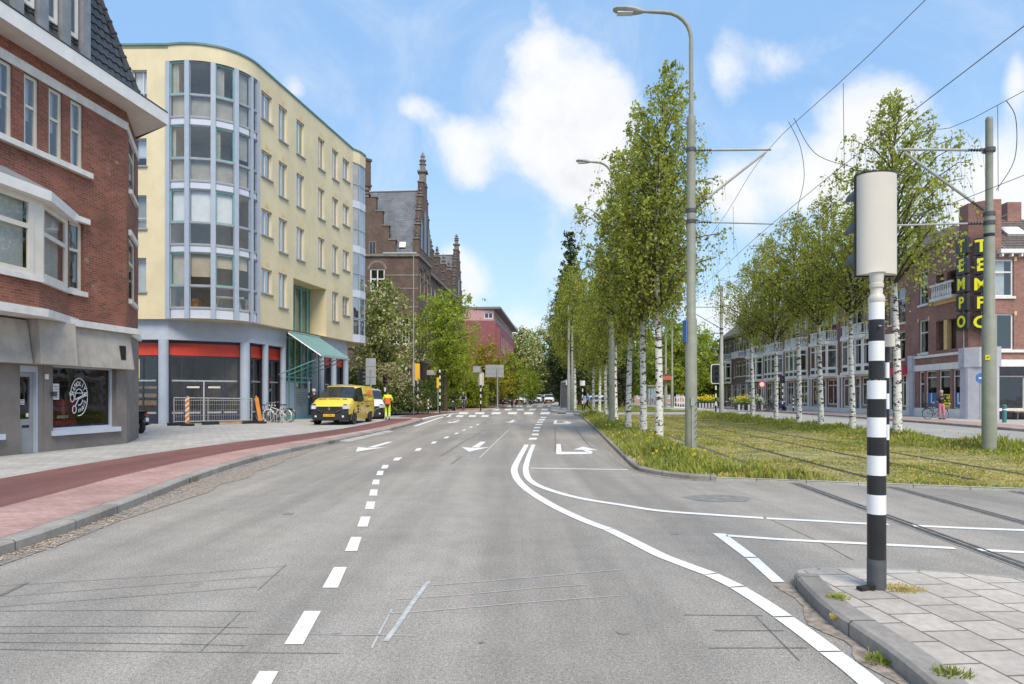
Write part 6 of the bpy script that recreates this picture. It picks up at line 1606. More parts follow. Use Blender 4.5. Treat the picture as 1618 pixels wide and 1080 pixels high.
grass_mesh('far_grass', 30000, region2b, lambda x, y, rnd: (rnd.uniform(.06, .26), .6), 'grass_green', seed=5)
def region3(rnd): return rnd.uniform(-15, -4), rnd.uniform(58, 84)
def verge_left(rnd):
    t = rnd.random(); x = -9.5 + 4.2 * t + rnd.uniform(-.8, .8); y = 60.5 + 22 * t + rnd.uniform(-1, 1); return x, y
grass_mesh('verge_grass', 9000, verge_left, lambda x, y, rnd: (rnd.uniform(.1, .45), .6), 'grass_green', seed=6)
def dand(rnd):
    x, y = region(rnd)
    return (x, y) if x is not None and tall(x, y) > .45 else (None, None)
V, Fc = [], []; rnd = random.Random(4)
for _ in range(420):
    x, y = dand(rnd)
    if x is None: continue
    z = ZG + .25 + rnd.random() * .18
    for k in range(3):
        i = len(V); a = k * 1.05; r = .022
        V += [(x - math.cos(a) * r, y - math.sin(a) * r, z - r), (x + math.cos(a) * r, y + math.sin(a) * r, z - r), (x + math.cos(a) * r, y + math.sin(a) * r, z + r), (x - math.cos(a) * r, y - math.sin(a) * r, z + r)]; Fc.append((i, i + 1, i + 2, i + 3))
me = bpy.data.meshes.new('flower_grass'); me.from_pydata(V, [], Fc); me.materials.append(M['flower_yellow']); o = bpy.data.objects.new('flower_grass', me); COL.link(o); tag(o, kind='stuff')
# weeds, moss and dry litter at kerbs
def weed(px, py, z, r, h, n, mat, label, nm='weed'):
    q = gp(px, py, z); rnd = random.Random(int(px)); V, Fc = [], []
    for _ in range(n):
        a = rnd.random() * 6.28; d = r * rnd.random(); x, y = q.x + math.cos(a) * d, q.y + math.sin(a) * d * .7; hh = h * rnd.uniform(.3, 1); b = rnd.random() * 6.28; w_ = .006; i = len(V); l_ = h * .7 * rnd.random()
        V += [(x - w_ * math.cos(b), y - w_ * math.sin(b), z), (x + w_ * math.cos(b), y + w_ * math.sin(b), z), (x + math.cos(a) * l_ + w_, y + math.sin(a) * l_, z + hh), (x + math.cos(a) * l_ * .9, y + math.sin(a) * l_ * .9, z + hh * .9)]; Fc.append((i, i + 1, i + 2, i + 3))
    me = bpy.data.meshes.new(nm); me.from_pydata(V, [], Fc); me.materials.append(M[mat]); o = bpy.data.objects.new(nm, me); COL.link(o); tag(o, label, 'weed', 'weeds in the pavement joints')
weed(1505, 1066, .1, .09, .045, 90, 'grass_green', 'green weed at the frame edge end of the near island kerb'); weed(1325, 945, .1, .07, .04, 90, 'grass_green', 'small green weed in the near island kerb joint, left of the traffic light')
weed(1322, 978, .05, .035, .035, 260, 'grass_dry', 'yellow moss tuft on the face of the near island kerb', 'moss_tuft'); weed(1395, 1045, .01, .10, .05, 120, 'grass_green', 'green weed in the sandy gutter below the near island')
weed(1425, 930, .1, .16, .02, 400, 'grass_dry', 'dry golden moss at the foot of the striped traffic light', 'moss_tuft'); weed(1340, 910, .02, .12, .04, 80, 'grass_green', 'thin weeds behind the rear edge of the near island')
rnd = random.Random(9); V, Fc = [], []
for _ in range(2600):
    i = rnd.randrange(8, len(KLs) - 30); f = rnd.random(); q = KLs[i].lerp(KLs[i + 1], f); t = (KLs[i + 1] - KLs[i]).normalized(); d = abs(rnd.gauss(0, .13)) + .01
    c = q + Vector((t.y, -t.x)) * d
    if c.y < 4 or c.y > 12 + rnd.random() * 5: continue
    r = rnd.uniform(.006, .016); a = rnd.random() * 6.28; z = .008 + rnd.random() * .012; k = len(V)
    V += [(c.x + r * math.cos(a + j * 2.09), c.y + r * math.sin(a + j * 2.09), z + rnd.random() * .006) for j in range(3)]; Fc.append((k, k + 1, k + 2))
me = bpy.data.meshes.new('dry_leaves'); me.from_pydata(V, [], Fc); me.materials.append(M['litter']); o = bpy.data.objects.new('dry_leaves', me); COL.link(o); tag(o, kind='stuff')
# ================================================================ street furniture
def stripes(root, x, y, z0, bands, r, seg=16):
    """black and white bands on a pole: bands = [(z0, z1, black?)]"""
    mb = MB()
    for a, b, k, rr in bands:
        n0 = len(mb.f); mb.lathe([(rr, a), (rr, b)], (x, y, 0), seg)
        if not k: mb.mi.update({i: 1 for i in range(n0, len(mb.f))})
    mb.build('pole', [M['black_paint'], M['white_gloss']], root, smooth=True)
def signal_head(root, x, y, z0, z1, wd, dp, facing, housing, visor=True, lamps=3):
    f = Vector((math.cos(facing), math.sin(facing), 0)); s = Vector((-f.y, f.x, 0))
    w2 = wd / 2
    prof = [(-w2, 0), (w2, 0)] + [(w2 * c_, -dp * d_) for c_, d_ in ((1, .22), (.93, .48), (.75, .74), (.5, .9), (.25, .98), (0, 1), (-.25, .98), (-.5, .9), (-.75, .74), (-.93, .48), (-1, .22))]
    mb = MB(); mb.prism([tuple((Vector((x, y, 0)) + s * a + f * b).xy) for a, b in prof], z0, z1); h = mb.build('signal_housing', M[housing], root, smooth=True)
    mb = MB(); k = w2 * 1.06
    mb.prism([tuple((Vector((x, y, 0)) + s * a + f * b).xy) for a, b in ((-k, .0), (k, .0), (k, .022), (-k, .022))], z0 - .012, z1 + .012)
    mb.prism([tuple((Vector((x, y, 0)) + s * a + f * b).xy) for a, b in [(p * 1.015, q) for p, q in prof]], z1, z1 + .012); mb.build('signal_front', M['black_paint'], root)
    for i in range(lamps):
        zc = z1 - (z1 - z0) * (i + .5) / lamps; r = min(wd * .40, (z1 - z0) / lamps * .42); c = Vector((x, y, zc)) + f * .022
        mb = MB(); rings = []
        for d_, q in ((0, r * .95), (.004, r * .9)): rings.append([c + f * d_ + (s * math.cos(t) + Vector((0, 0, 1)) * math.sin(t)) * q for t in [6.2832 * k / 16 for k in range(16)]])
        mb.rings(rings); ln = mb.build('lens', M[('lamp_red', 'orange', 'teal_dark')[i] if lamps == 3 else 'lamp_red'], root)
        if visor:
            mb = MB(); rings = []
            for d_ in (0, .23):
                rings.append([c + f * (d_ * (1 if math.sin(t) > -.2 else .3)) + (s * math.cos(t) + Vector((0, 0, 1)) * math.sin(t)) * (r * (1.05 - d_ * .6)) for t in [6.2832 * k / 20 for k in range(20)]])
            mb.rings(rings, False); mb.build('visor', M['base_grey'], root, smooth=True)
# the near striped traffic light
q = gp(1385, 928, .1); TX, TY = q.x, q.y
t = thing('traffic_light', (TX, TY, .1), 'grey three lamp traffic light seen from behind on a thick black and white striped pole', 'traffic light')
zy = lambda y: zz(y, TY)
bands = [(zy(882), zy(811), True, .0625), (zy(811), zy(780.5), False, .0625), (zy(780.5), zy(750), True, .0625), (zy(750), zy(719), False, .0625), (zy(719), zy(690), True, .0625), (zy(690), zy(659), False, .0625), (zy(659), zy(630), True, .0625), (zy(630), zy(601), False, .0625),
         (zy(599), zy(570), True, .052), (zy(570), zy(539), False, .052), (zy(539), zy(505), True, .052), (zy(505), zy(478), False, .052)]
stripes(t, TX, TY, .1, bands, .06, 24)
mb = MB(); mb.lathe([(.0635, .08), (.0635, zy(882))], (TX, TY, 0), 24); mb.build('pole_foot', M['base_grey'], t, smooth=True)
mb = MB(); mb.lathe([(.052, zy(478)), (.056, zy(476)), (.055, zy(470)), (.045, zy(466)), (.04, zy(464)), (.04, zy(455)), (.047, zy(454)), (.047, zy(448)), (.042, zy(447)), (.046, zy(440)), (.048, zy(433)), (.06, zy(431))], (TX, TY, 0), 24)
mb.build('collar', M['signal_grey'], t, smooth=True)
signal_head(t, TX + .055, TY + .11, zy(430.5), zy(270), .285, .10, R(90), 'signal_grey')
mb = MB(); mb.lathe([(.004, 0), (.012, .002), (.012, .008), (.004, .01)], (TX - .012, TY - .064, zy(517)), 8); mb.build('bolt', M['galv'], t)
mb = MB(); mb.box((TX - .105, TY - .045, .115), (.13, .05, .02), .4); mb.box((TX - .07, TY - .06, .12), (.05, .02, .03), -.6); o = mb.build('rubber_scrap', M['rubber']); tag(o, 'black rubber scrap lying at the foot of the near traffic light', 'litter')
def mast(name, x, y, secs, label, cat='mast', mat='pole_green', group=None):
    t = thing(name, (x, y, ZG), label, cat, group); prof = []
    for (z0, z1, r0, r1) in secs: prof += [(r0, z0), (r1, z1)]
    mb = MB(); mb.lathe(prof, (x, y, 0), 20); mb.build('pole', M[mat], t, smooth=True)
    return t
def lamp_arm(t, x, y, z0, z1, reach, mat, side=-1, hl=.95):
    mb = MB(); pts = [(x, y, z0)] + [(x + side * (.75 * (1 - math.cos(a))), y, z1 - .75 + .75 * math.sin(a)) for a in [R(k * 15) for k in range(7)]] + [(x + side * reach, y, z1 + .02)]
    mb.tube(pts, [.06] + [.055] * 7 + [.04], 10); mb.build('lamp_arm', M[mat], t, smooth=True)
    mb = MB(); hx = x + side * reach
    secs = [(0, .05, .05), (.12, .09, .09), (.32, .15, .12), (.6, .17, .10), (.85, .14, .085), (.95, .07, .04)]
    mb.rings([[(hx + side * s * hl / .95, y + w_ * math.cos(k * .5236) , z1 + .02 + s * .06 + h_ * .8 * math.sin(k * .5236)) for k in range(12)] for s, w_, h_ in secs]); lh = mb.build('lamp_head', M['pole_grey'], t, smooth=True)
    mb = MB(); mb.box((hx + side * hl * .62, y, z1 - .035), (hl * .5, .2, .03)); mb.build('lamp_glass', M['lamp_clear'], lh)
def arms(t, x, y, zt, zd, zl, xt, xl, side, mat='pole_grey'):
    for nm, a, b in (('upper_arm', (x, y, zt), (xt, y, zt + .02)), ('brace_arm', (x, y, zd), (x + (xt - x) * .93, y, zt - .06)), ('lower_arm', (x, y, zl), (xl, y, zl - .06))):
        a, b = Vector(a), Vector(b); d = (b - a).normalized(); s = a + d * .16
        mb = MB(); mb.tube([s, s + d * .42], .02, 8)
        for k in range(5): mb.tube([s + d * (.06 + k * .075), s + d * (.085 + k * .075)], .042, 8)
        i_ = mb.build('insulator', M['steel_dark'], t)
        mb = MB(); mb.tube([a + d * .56, b], .036 if nm != 'lower_arm' else .024, 8); mb.build(nm, M[mat], t, smooth=True)
        mb = MB(); mb.lathe([(.20 if zt > 8 and nm != 'lower_arm' and 0 else .14, -.05), (.14, .05)], (x, y, a.z), 16); mb.build('pole_clamp', M['steel_dark'], t)
q = gp(1092, 708, ZG); X1, Y1 = q.x, q.y; zy = lambda y: zz(y, Y1)
t = mast('street_lamp', X1, Y1, [(ZG - .05, zy(506), .165, .160), (zy(500), zy(196), .125, .118), (zy(193), zy(184), .13, .12), (zy(182), zy(76), .062, .058)], 'tall grey-green lamp mast with tram wire arms, nearest on the median', 'street lamp')
lamp_arm(t, X1, Y1, zy(78), zy(19), 1.32, 'pole_green', -1, .86)
arms(t, X1, Y1, zy(237), zy(333), zy(350), .409 * Y1, .413 * Y1, 1)
mb = MB(); mb.box((X1 - .19, Y1 - .05, (zy(506) + zy(541)) / 2), (.03, .2, zy(506) - zy(541)), R(12)); bs = mb.build('blue_plate', M['sign_blue'], t)
mb = MB(); mb.tube([(X1 - .02, Y1 - .18, .1), (X1 - .02, Y1 - .18, zy(640))], .022, 8); mb.box((X1 - .02, Y1 - .19, zy(634)), (.09, .06, .22)); mb.build('cable_conduit', M['pole_grey'], t)
mb = MB()
for k in range(7):
    z = zy(636 + k * 9); a = -R(52)
    mb.hexa([(X1 + .06, Y1 - .155, z - .09), (X1 + .12, Y1 - .117, z - .02), (X1 + .12, Y1 - .111, z - .02), (X1 + .06, Y1 - .149, z - .09)], [(X1 + .06, Y1 - .155, z - .055), (X1 + .12, Y1 - .117, z + .03), (X1 + .12, Y1 - .111, z + .03), (X1 + .06, Y1 - .149, z - .055)])
mb.build_split('black_mark', M['black_paint'], t)
q = gp(966.5, 672, ZG); X2, Y2 = q.x, q.y; zy = lambda y: zz(y, Y2)
t = mast('street_lamp', X2, Y2, [(ZG - .05, 4.2, .16, .15), (4.25, 9.5, .125, .12), (9.6, zy(290), .062, .058)], 'second lamp mast, half hidden in the birch leaves', 'street lamp')
lamp_arm(t, X2, Y2, zy(292), zy(256), 1.05, 'pole_green', -1, .72)
arms(t, X2, Y2, 8.1, 6.5, 6.2, X2 + 2.3, X2 + 2.3, 1)
q = gp(1563, 714, ZG); X3, Y3 = q.x, q.y; zy = lambda y: zz(y, Y3)
t = mast('tram_mast', X3, Y3, [(ZG - .05, zy(500), .165, .16), (zy(495), zy(340), .125, .12), (zy(339), zy(190), .085, .085), (zy(189), zy(185), .088, .07)], 'grey-green tram mast with a rusty cap in front of the corner house', 'tram mast')
arms(t, X3, Y3, zy(237), zy(338), zy(352), .610 * Y3, .608 * Y3, -1)
mb = MB(); mb.lathe([(.127, zy(374)), (.127, zy(369))], (X3, Y3, 0), 20); mb.build('black_strap', M['black_paint'], t)
mb = MB(); mb.box((X3 - .12, Y3 - .11, zy(565)), (.10, .02, .12), -.7); pn = mb.build('number_plate', M['letter_yellow'], t)
text('lettering', '47', .075, (X3 - .125, Y3 - .125, zy(565)), (.76, -.64, 0), (0, 0, 1), M['black_paint'], pn, .002)
for x, y, top, lb, mt in ((.331 * 44, 44, 9.2, 'grey concrete tram mast beside the striped signal across the track', 'pole_grey'), (.243 * 70, 70, 10.2, 'thin tram mast left of the red display at the stop', 'pole_green'), (.253 * 72, 72, 11, 'thin tram mast right of the red display at the stop', 'pole_green'),
                          (.0895 * 62, 62, 10.4, 'grey tram mast behind the dark info column', 'pole_grey'), (.095 * 60.5, 60.5, 8.2, 'green tram mast next to the dark info column', 'pole_green')):
    t = mast('tram_mast', x, y, [(ZG - .05, 3.6, .16, .15), (3.65, top, .12, .1)], lb, 'tram mast', mt)
    if y == 44: arms(t, x, y, 7.7, 6.2, 5.9, x - 2.7, x - 2.8, -1)
    if y == 60.5: arms(t, x, y, 7.7, 6.2, 5.9, x + 2.4, x + 2.5, 1)
# overhead wires
def wire(pts, label, r=.007, n=6, name='overhead_wire', group='tram overhead wires'):
    v = [Vector(p) for p in pts]; out = []
    for i in range(len(v) - 1):
        p0, p1, p2, p3 = v[max(i - 1, 0)], v[i], v[i + 1], v[min(i + 2, len(v) - 1)]
        for k in range(n):
            s = k / n; out.append(.5 * ((2 * p1) + (p2 - p0) * s + (2 * p0 - 5 * p1 + 4 * p2 - p3) * s * s + (3 * p1 - p0 - 3 * p2 + p3) * s ** 3))
    out.append(v[-1]); mb = MB(); mb.tube(out, r, 5); o = mb.build(name, M['wire']); return tag(o, label, 'wire', group)
zt1 = zz(236, Y1)
wire([(6.6, -6, 8.5), (6.9, 10.5, 8.12), (.405 * Y1, Y1, zt1), (7.2, 22, 7.5), (7.6, 30, 6.95), (8.4, 44, 7.7), (9.6, 62, 7.7), (14, 110, 7.7)], 'upper tram wire sagging from the arm of the near lamp mast')
wire([(6.1, -6, 6.2), (6.5, 8.1, 6.2), (.41 * Y1, Y1, zz(354, Y1)), (8.2, 30, 6.0), (9.6, 50, 5.9), (14, 110, 5.9)], 'lower tram wire on the arm of the near lamp mast')
zt3 = zz(236, Y3)
wire([(10.9, -6, 7.8), (10.2, 12.5, 7.58), (.615 * Y3, Y3, zt3), (10.4, 28, 6.9), (11.6, 44, 7.7), (13, 62, 7.7), (17, 110, 7.7)], 'upper tram wire on the arm of the mast in front of the corner house')
wire([(10.6, -6, 5.8), (9.95, 12.3, 5.8), (.608 * Y3, Y3, zz(354, Y3)), (10.6, 30, 5.8), (11.6, 44, 5.85), (17, 110, 5.9)], 'lower tram wire on the arm of the mast in front of the corner house')
for k, (x0, y0, za, zb) in enumerate(((6.96, 13.3, 8.08, 6.18), (7.16, 20.5, 7.66, 6.15), (7.24, 22.2, 7.45, 6.13), (7.45, 26.5, 7.1, 6.1), (10.13, 13.2, 7.56, 5.8), (10.25, 22, 7.15, 5.8))):
    wire([(x0, y0, za), (x0 + .05, y0 + .05, zb)], ('thin vertical dropper wire over the track, left of the tall birch', 'thin vertical dropper wire just beyond the near lamp mast arm', 'second thin vertical dropper wire beyond the near lamp mast arm', 'thin vertical dropper wire far along the near track', 'thin vertical dropper wire beside the mast in front of the corner house', 'thin vertical dropper wire in the crown of the tall birch')[k], .006, 2, 'dropper_wire', 'dropper wires')
wire([(6.95, 15.9, zt1 + .0), (7.15, 15.7, 7.7), (7.2, 15.6, 6.9), (7.0, 15.5, 6.15)], 'slack feeder loop hanging from the upper near tram wire', .008, 6, 'feeder_cable', 'feeder cables')
wire([(6.95, 15.6, zt1 - .04), (7.5, 15.7, 7.55), (8.4, 15.8, 7.25), (9.7, Y3, 7.35)], 'slack feeder cable slung between the two track wires', .008, 6, 'feeder_cable', 'feeder cables')
wire([(10.15, 13.0, 7.58), (10.35, 13.0, 7.2), (10.4, 13.1, 6.4), (10.1, 13.2, 5.8)], 'slack feeder loop near the mast of the corner house', .008, 6, 'feeder_cable', 'feeder cables')
# smaller striped signals and signs up the street
def small_signal(px, Y, z0, y0, y1, label, head='signal_grey', facing=R(80), plate=None, r=.06, wd=.32, lamps=3, x=None):
    x = (px - CX) / FPX * Y; t = thing('traffic_light', (x, Y, z0), label, 'traffic light')
    za, zb = zz(y1, Y), zz(y0, Y); bands = []; n = max(4, int((za - z0 - .3) / .28))
    for k in range(n):
        a = z0 + .35 + (za - z0 - .35) * k / n; b = z0 + .35 + (za - z0 - .35) * (k + 1) / n; bands.append((a, b, k % 2 == 0, r))
    stripes(t, x, Y, z0, bands, r, 12)
    mb = MB(); mb.lathe([(r * 1.02, z0 - .02), (r * 1.02, z0 + .35)], (x, Y, 0), 12); mb.build('pole_foot', M['black_paint'], t)
    signal_head(t, x, Y + .04, za, zb, wd, .2, facing, head, True, lamps)
    if plate:
        c = Vector((x, Y, (za + zb) / 2)); f = Vector((math.cos(facing), math.sin(facing), 0)); s = Vector((-f.y, f.x, 0)); h_ = (zb - za) * .62; w_ = wd * .95; mb = MB()
        pts = []
        for cx_, cz_, a0 in ((w_ - .18, h_ - .18, 0), (-w_ + .18, h_ - .18, 90), (-w_ + .18, -h_ + .18, 180), (w_ - .18, -h_ + .18, 270)):
            pts += [(cx_ + .18 * math.cos(R(a0 + k * 30)), cz_ + .18 * math.sin(R(a0 + k * 30))) for k in range(4)]
        A_ = [mb.p(c + s * a + Vector((0, 0, b)) + f * .03) for a, b in pts]; B_ = [mb.p(c + s * a + Vector((0, 0, b)) + f * .06) for a, b in pts]
        mb.f += [A_, B_[::-1]]; mb.uv += [None, None]
        for k in range(len(pts)): mb.f.append([A_[k], A_[(k + 1) % 16], B_[(k + 1) % 16], B_[k]]); mb.uv.append(None)
        mb.build('back_plate', M[plate], t)
        if plate == 'white_gloss':
            mb = MB(); A_ = [c + s * a * .86 + Vector((0, 0, b * .94)) + f * .065 for a, b in pts]; mb.face(A_); mb.face([q - f * .04 for q in A_]); mb.build('plate_face', M['black_paint'], t)
    return t
small_signal(1402, 11.8, ZG, 528, 548, 'slim striped traffic light almost hidden behind the near one', wd=.16, r=.035, lamps=1, facing=R(100))
small_signal(1131, 50, ZP, 578, 603, 'striped traffic light with a rounded black back plate beside the concrete tram mast', 'black_paint', R(-100), 'white_gloss', wd=.4)
small_signal(608.3, 47, .02, 594, 605.5, 'small black traffic light behind the worker in yellow', 'black_paint', R(-95), wd=.3, lamps=2)
small_signal(660, 52.5, ZP, 578, 600, 'grey traffic light between the yellow banner and the short striped bollard', wd=.34, facing=R(70))
t = small_signal(759.6, 62.3, ZP, 590, 608, 'traffic light with a pale oval back plate on the island by the cyclists', plate='signal_grey', wd=.36, facing=R(60))
mb = MB(); x = (753 - CX) / FPX * 62.3; mb.box((x, 62.25, zz(583, 62.3)), (.68, .04, .62)); mb.tube([((759.6 - CX) / FPX * 62.3, 62.3, zz(608, 62.3)), ((759.6 - CX) / FPX * 62.3, 62.3, zz(578, 62.3))], .04, 8); mb.build('sign_plate', M['sign_grey'], t)
small_signal(695, 53.5, ZP, 584, 588, 'white tipped striped pole beside the second yellow banner', 'white_gloss', wd=.14, lamps=1, facing=R(80))
small_signal(920.5, 63, ZP, 601, 609, 'striped traffic light in front of the man in the blue shirt', 'white_gloss', wd=.55, lamps=1, facing=R(60))
small_signal(1236.5, 61, ZP, 593, 605, 'black traffic light on a striped pole beside the blue scooter', 'black_paint', R(-100), wd=.45)
small_signal(571, 46.5, ZP, 586, 606, 'dark traffic light beside the blank grey sign, behind the yellow van', 'black_paint', R(40), wd=.34)
def bollard(px, Y, z0, z1, label):
    x = (px - CX) / FPX * Y; t = thing('bollard', (x, Y, z0), label, 'bollard'); n = 6; bands = [(z0 + .35 + (z1 - z0 - .35) * k / n, z0 + .35 + (z1 - z0 - .35) * (k + 1) / n, k % 2 == 1, .06) for k in range(n)]
    stripes(t, x, Y, z0, bands, .06, 12); mb = MB(); mb.lathe([(.061, z0 - .02), (.061, z0 + .35)], (x, Y, 0), 12); mb.build('foot', M['black_paint'], t)
bollard(676.6, 52.5, ZP, 1.42, 'short striped bollard on the corner left of the second yellow banner'); bollard(1253.5, 58, ZP, 1.5, 'short striped bollard right of the blue scooter')
def sign_board(name, px, Y, z0, x0, x1, y0, y1, mat, label, post=None, bars=True, cat='sign', rz=0):
    x = (px - CX) / FPX * Y; t = thing(name, (x, Y, z0), label, cat); pw = post or .045
    a, b = (x0 - CX) / FPX * Y, (x1 - CX) / FPX * Y; za, zb = zz(y1, Y), zz(y0, Y)
    mb = MB(); mb.lathe([(pw, z0 - .05), (pw, zb - .05 if not bars else (za + zb) / 2 + .2)], (x, Y, 0), 10); mb.build('post', M['galv'], t)
    mb = MB(); mb.box(((a + b) / 2, Y - .09 if name == 'banner_sign' else Y + .09, (za + zb) / 2), (b - a, .03, zb - za), rz); pl_ = mb.build('sign_panel', M[mat], t)
    if bars:
        mb = MB()
        for z in (za + (zb - za) * .3, za + (zb - za) * .7): mb.box(((a + b) / 2, Y + .065, z), ((b - a) * .96, .02, .05))
        mb.build_split('back_rail', M['galv'], t)
    return t
sign_board('road_sign', 586, 45, .02, 577.5, 593.5, 565.5, 607.5, 'sign_grey', 'blank grey stacked road sign behind the yellow van', .05)
sign_board('direction_sign', 786, 74, ZP, 767, 796, 576, 595.5, 'sign_grey', 'wide blank grey direction sign on a white post', .09)
sign_board('road_sign', 820, 86, ZP, 816, 824.5, 588, 612, 'sign_grey', 'tall narrow grey sign beside the fresh green tree', .06)
t = sign_board('banner_sign', 653.5, 51.5, ZP, 656, 663.5, 574, 600, 'yellow_sign', 'tall white pole with a yellow banner at the corner', .05, False)
mb = MB(); x = (653.5 - CX) / FPX * 51.5; mb.lathe([(.05, 2), (.045, zz(610, 51.5)), (.11, zz(610, 51.5)), (.11, zz(573, 51.5)), (.045, zz(573, 51.5)), (.028, zz(402, 51.5))], (x, 51.5, 0), 12); mb.build('upper_pole', M['pole_grey'], t)
mb = MB()
for k in range(5): mb.lathe([(.113, zz(578 + k * 7, 51.5) - .12), (.113, zz(578 + k * 7, 51.5))], (x, 51.5, 0), 12)
mb.build_split('pole_print', M['sign_grey'], t)
sign_board('banner_sign', 692, 53, ZP, 690.2, 694, 596, 613, 'yellow_sign', 'small yellow banner on a thin pole beside the second striped pole', .04, False)
t = thing('street_sign', ((203.5 - CX) / FPX * 24.6, 24.6, ZP), 'small blue sign on a thin pole beside the black scooter', 'sign'); x = (203.5 - CX) / FPX * 24.6
mb = MB(); mb.lathe([(.03, ZP - .02), (.03, zz(585, 24.6))], (x, 24.6, 0), 8); mb.build('post', M['galv'], t)
mb = MB(); mb.box((x, 24.55, zz(588.5, 24.6)), (.24, .02, .2)); mb.build('sign_panel', M['sign_blue'], t)
mb = MB(); mb.box((x - .03, 24.54, zz(601, 24.6)), (.16, .02, .34)); mb.build('white_panel', M['white_gloss'], t)
t = thing('info_column', ((891 - CX) / FPX * 63.5, 63.5, ZP), 'dark slate info column on the island beside the tram masts', 'info column'); x = (891 - CX) / FPX * 63.5
mb = MB(); mb.hexa([(x - .4, 63.2, ZP), (x + .38, 63.2, ZP), (x + .38, 63.6, ZP), (x - .4, 63.6, ZP)], [(x - .3, 63.3, 3.0), (x + .34, 63.3, 3.2), (x + .34, 63.6, 3.2), (x - .3, 63.6, 3.0)]); mb.build('column_body', M['sign_grey'], t)
mb = MB(); mb.hexa([(x - .36, 63.19, .4), (x + .34, 63.19, .4), (x + .34, 63.195, .4), (x - .36, 63.195, .4)], [(x - .28, 63.28, 2.9), (x + .3, 63.28, 2.9), (x + .3, 63.285, 2.9), (x - .28, 63.285, 2.9)]); mb.build('dark_panel', M['base_grey'], t)
mb = MB(); mb.box((x + .3, 63.15, zz(604, 63)), (.3, .04, .5)); mb.build('info_plate', M['white_gloss'], t)
t = thing('round_sign', ((1203.5 - CX) / FPX * 64, 64, ZP), 'round red-rimmed sign on a post among the bicycles', 'sign'); x = (1203.5 - CX) / FPX * 64
mb = MB(); mb.lathe([(.04, ZP), (.04, zz(606, 64))], (x, 64, 0), 8); mb.build('post', M['galv'], t)
mb = MB(); mb.lathe([(.36, -.02), (.36, .02)], (x, 63.95, zz(607, 64)), 20, 'Y'); mb.build('sign_disc', M['sign_red'], t)
mb = MB(); mb.lathe([(.24, -.01), (.24, .01)], (x, 63.92, zz(607, 64)), 20, 'Y'); mb.build('sign_face', M['white_gloss'], t)
t = thing('round_sign', ((1549 - CX) / FPX * 37, 37, ZP), 'round blue sign half hidden by the mast of the corner house', 'sign'); x = (1549 - CX) / FPX * 37
mb = MB(); mb.lathe([(.04, ZP), (.04, zz(594, 37))], (x, 37, 0), 8); mb.build('post', M['galv'], t)
mb = MB(); mb.lathe([(.3, -.02), (.3, .02)], (x, 36.95, zz(597, 37)), 20, 'Y'); mb.build('sign_disc', M['sign_blue'], t)
mb = MB(); mb.box((x, 36.92, zz(597, 37)), (.3, .01, .08)); mb.build('sign_arrow', M['white_gloss'], t)
t = thing('bollard', ((1587 - CX) / FPX * 33.5, 33.5, ZP), 'dark green bollard on the pavement right of the mast', 'bollard'); x = (1587 - CX) / FPX * 33.5
mb = MB(); mb.lathe([(.10, ZP), (.10, .95), (.11, .96), (.11, 1.02), (.04, 1.08)], (x, 33.5, 0), 12); mb.build('post', M['teal_dark'], t, smooth=True); mb = MB(); mb.lathe([(.105, .78), (.105, .84)], (x, 33.5, 0), 12); mb.build('reflector_band', M['white_gloss'], t)
t = thing('bench', (TR.pt(1.5, 0, .5).x, TR.pt(1.5, 0, .5).y, ZP), 'low dark bench under the right shop window of the corner house', 'bench'); q = TR.pt(1.9, 0, .5)
mb = MB(); mb.box((q.x, q.y, .6), (2.2, .4, .08)); mb.build('seat', M['wood'], t)
for dx in (-.9, 0, .9): mb = MB(); mb.box((q.x + dx, q.y, .34), (.1, .36, .44)); mb.build('leg', M['steel_dark'], t)
# tram stop
t = thing('tram_shelter', ((1036 - CX) / FPX * 74, 74, .24), 'glass tram shelter with steel posts on the platform', 'shelter'); xs0, xs1 = (1024 - CX) / FPX * 74, (1050 - CX) / FPX * 74
mb = MB(); mb.box(((xs0 + xs1) / 2, 74.8, 2.75), (xs1 - xs0 + .2, 1.9, .12)); mb.build('roof', M['sign_grey'], t)
for i in range(4):
    x = xs0 + (xs1 - xs0) * i / 3
    for y in (74.1, 75.5): mb = MB(); mb.box((x, y, 1.45), (.07, .07, 2.5)); mb.build('post', M['galv'], t)
for i in range(3): mb = MB(); mb.box((xs0 + (xs1 - xs0) * (i + .5) / 3, 75.5, 1.5), ((xs1 - xs0) / 3 - .1, .02, 1.9)); mb.build('pane', M['glass_sky'], t)
mb = MB(); mb.box((xs0, 74.8, 1.5), (.02, 1.2, 1.9)); mb.build('pane', M['glass_sky'], t)
t = thing('display_sign', ((1052 - CX) / FPX * 69.5, 69.5, .24), 'red lit departure display on the masts of the tram stop', 'sign'); x = (1052 - CX) / FPX * 69.5
mb = MB(); mb.box((x, 69.5, zz(596, 69.5)), (1.3, .14, .55)); mb.build('display_case', M['led_red'], t); mb = MB(); mb.box((x, 69.48, zz(591.6, 69.5)), (1.36, .2, .12)); mb.build('display_hood', M['base_grey'], t)
mb = MB(); mb.lathe([(.04, .2), (.04, zz(600, 69.5))], (x - .5, 69.5, 0), 8); mb.build('post', M['galv'], t)
def railing(name, x0, x1, Y, z0, z1, label, bars, mat):
    t = thing(name, ((x0 + x1) / 2, Y, z0), label, 'railing'); mb = MB()
    for z in (z1, (z0 + z1) / 2 + .05, z0 + .1)[:3 if bars else 2]: mb.box(((x0 + x1) / 2, Y, z), (x1 - x0, .06, .06))
    mb.build_split('rail', M[mat], t)
    n = int((x1 - x0) / (.24 if bars else 1.4)); mb = MB()
    for k in range(n + 1): mb.box((x0 + (x1 - x0) * k / n, Y, (z0 + z1) / 2), (.05, .05, z1 - z0))
    mb.build_split('baluster', M[mat], t)
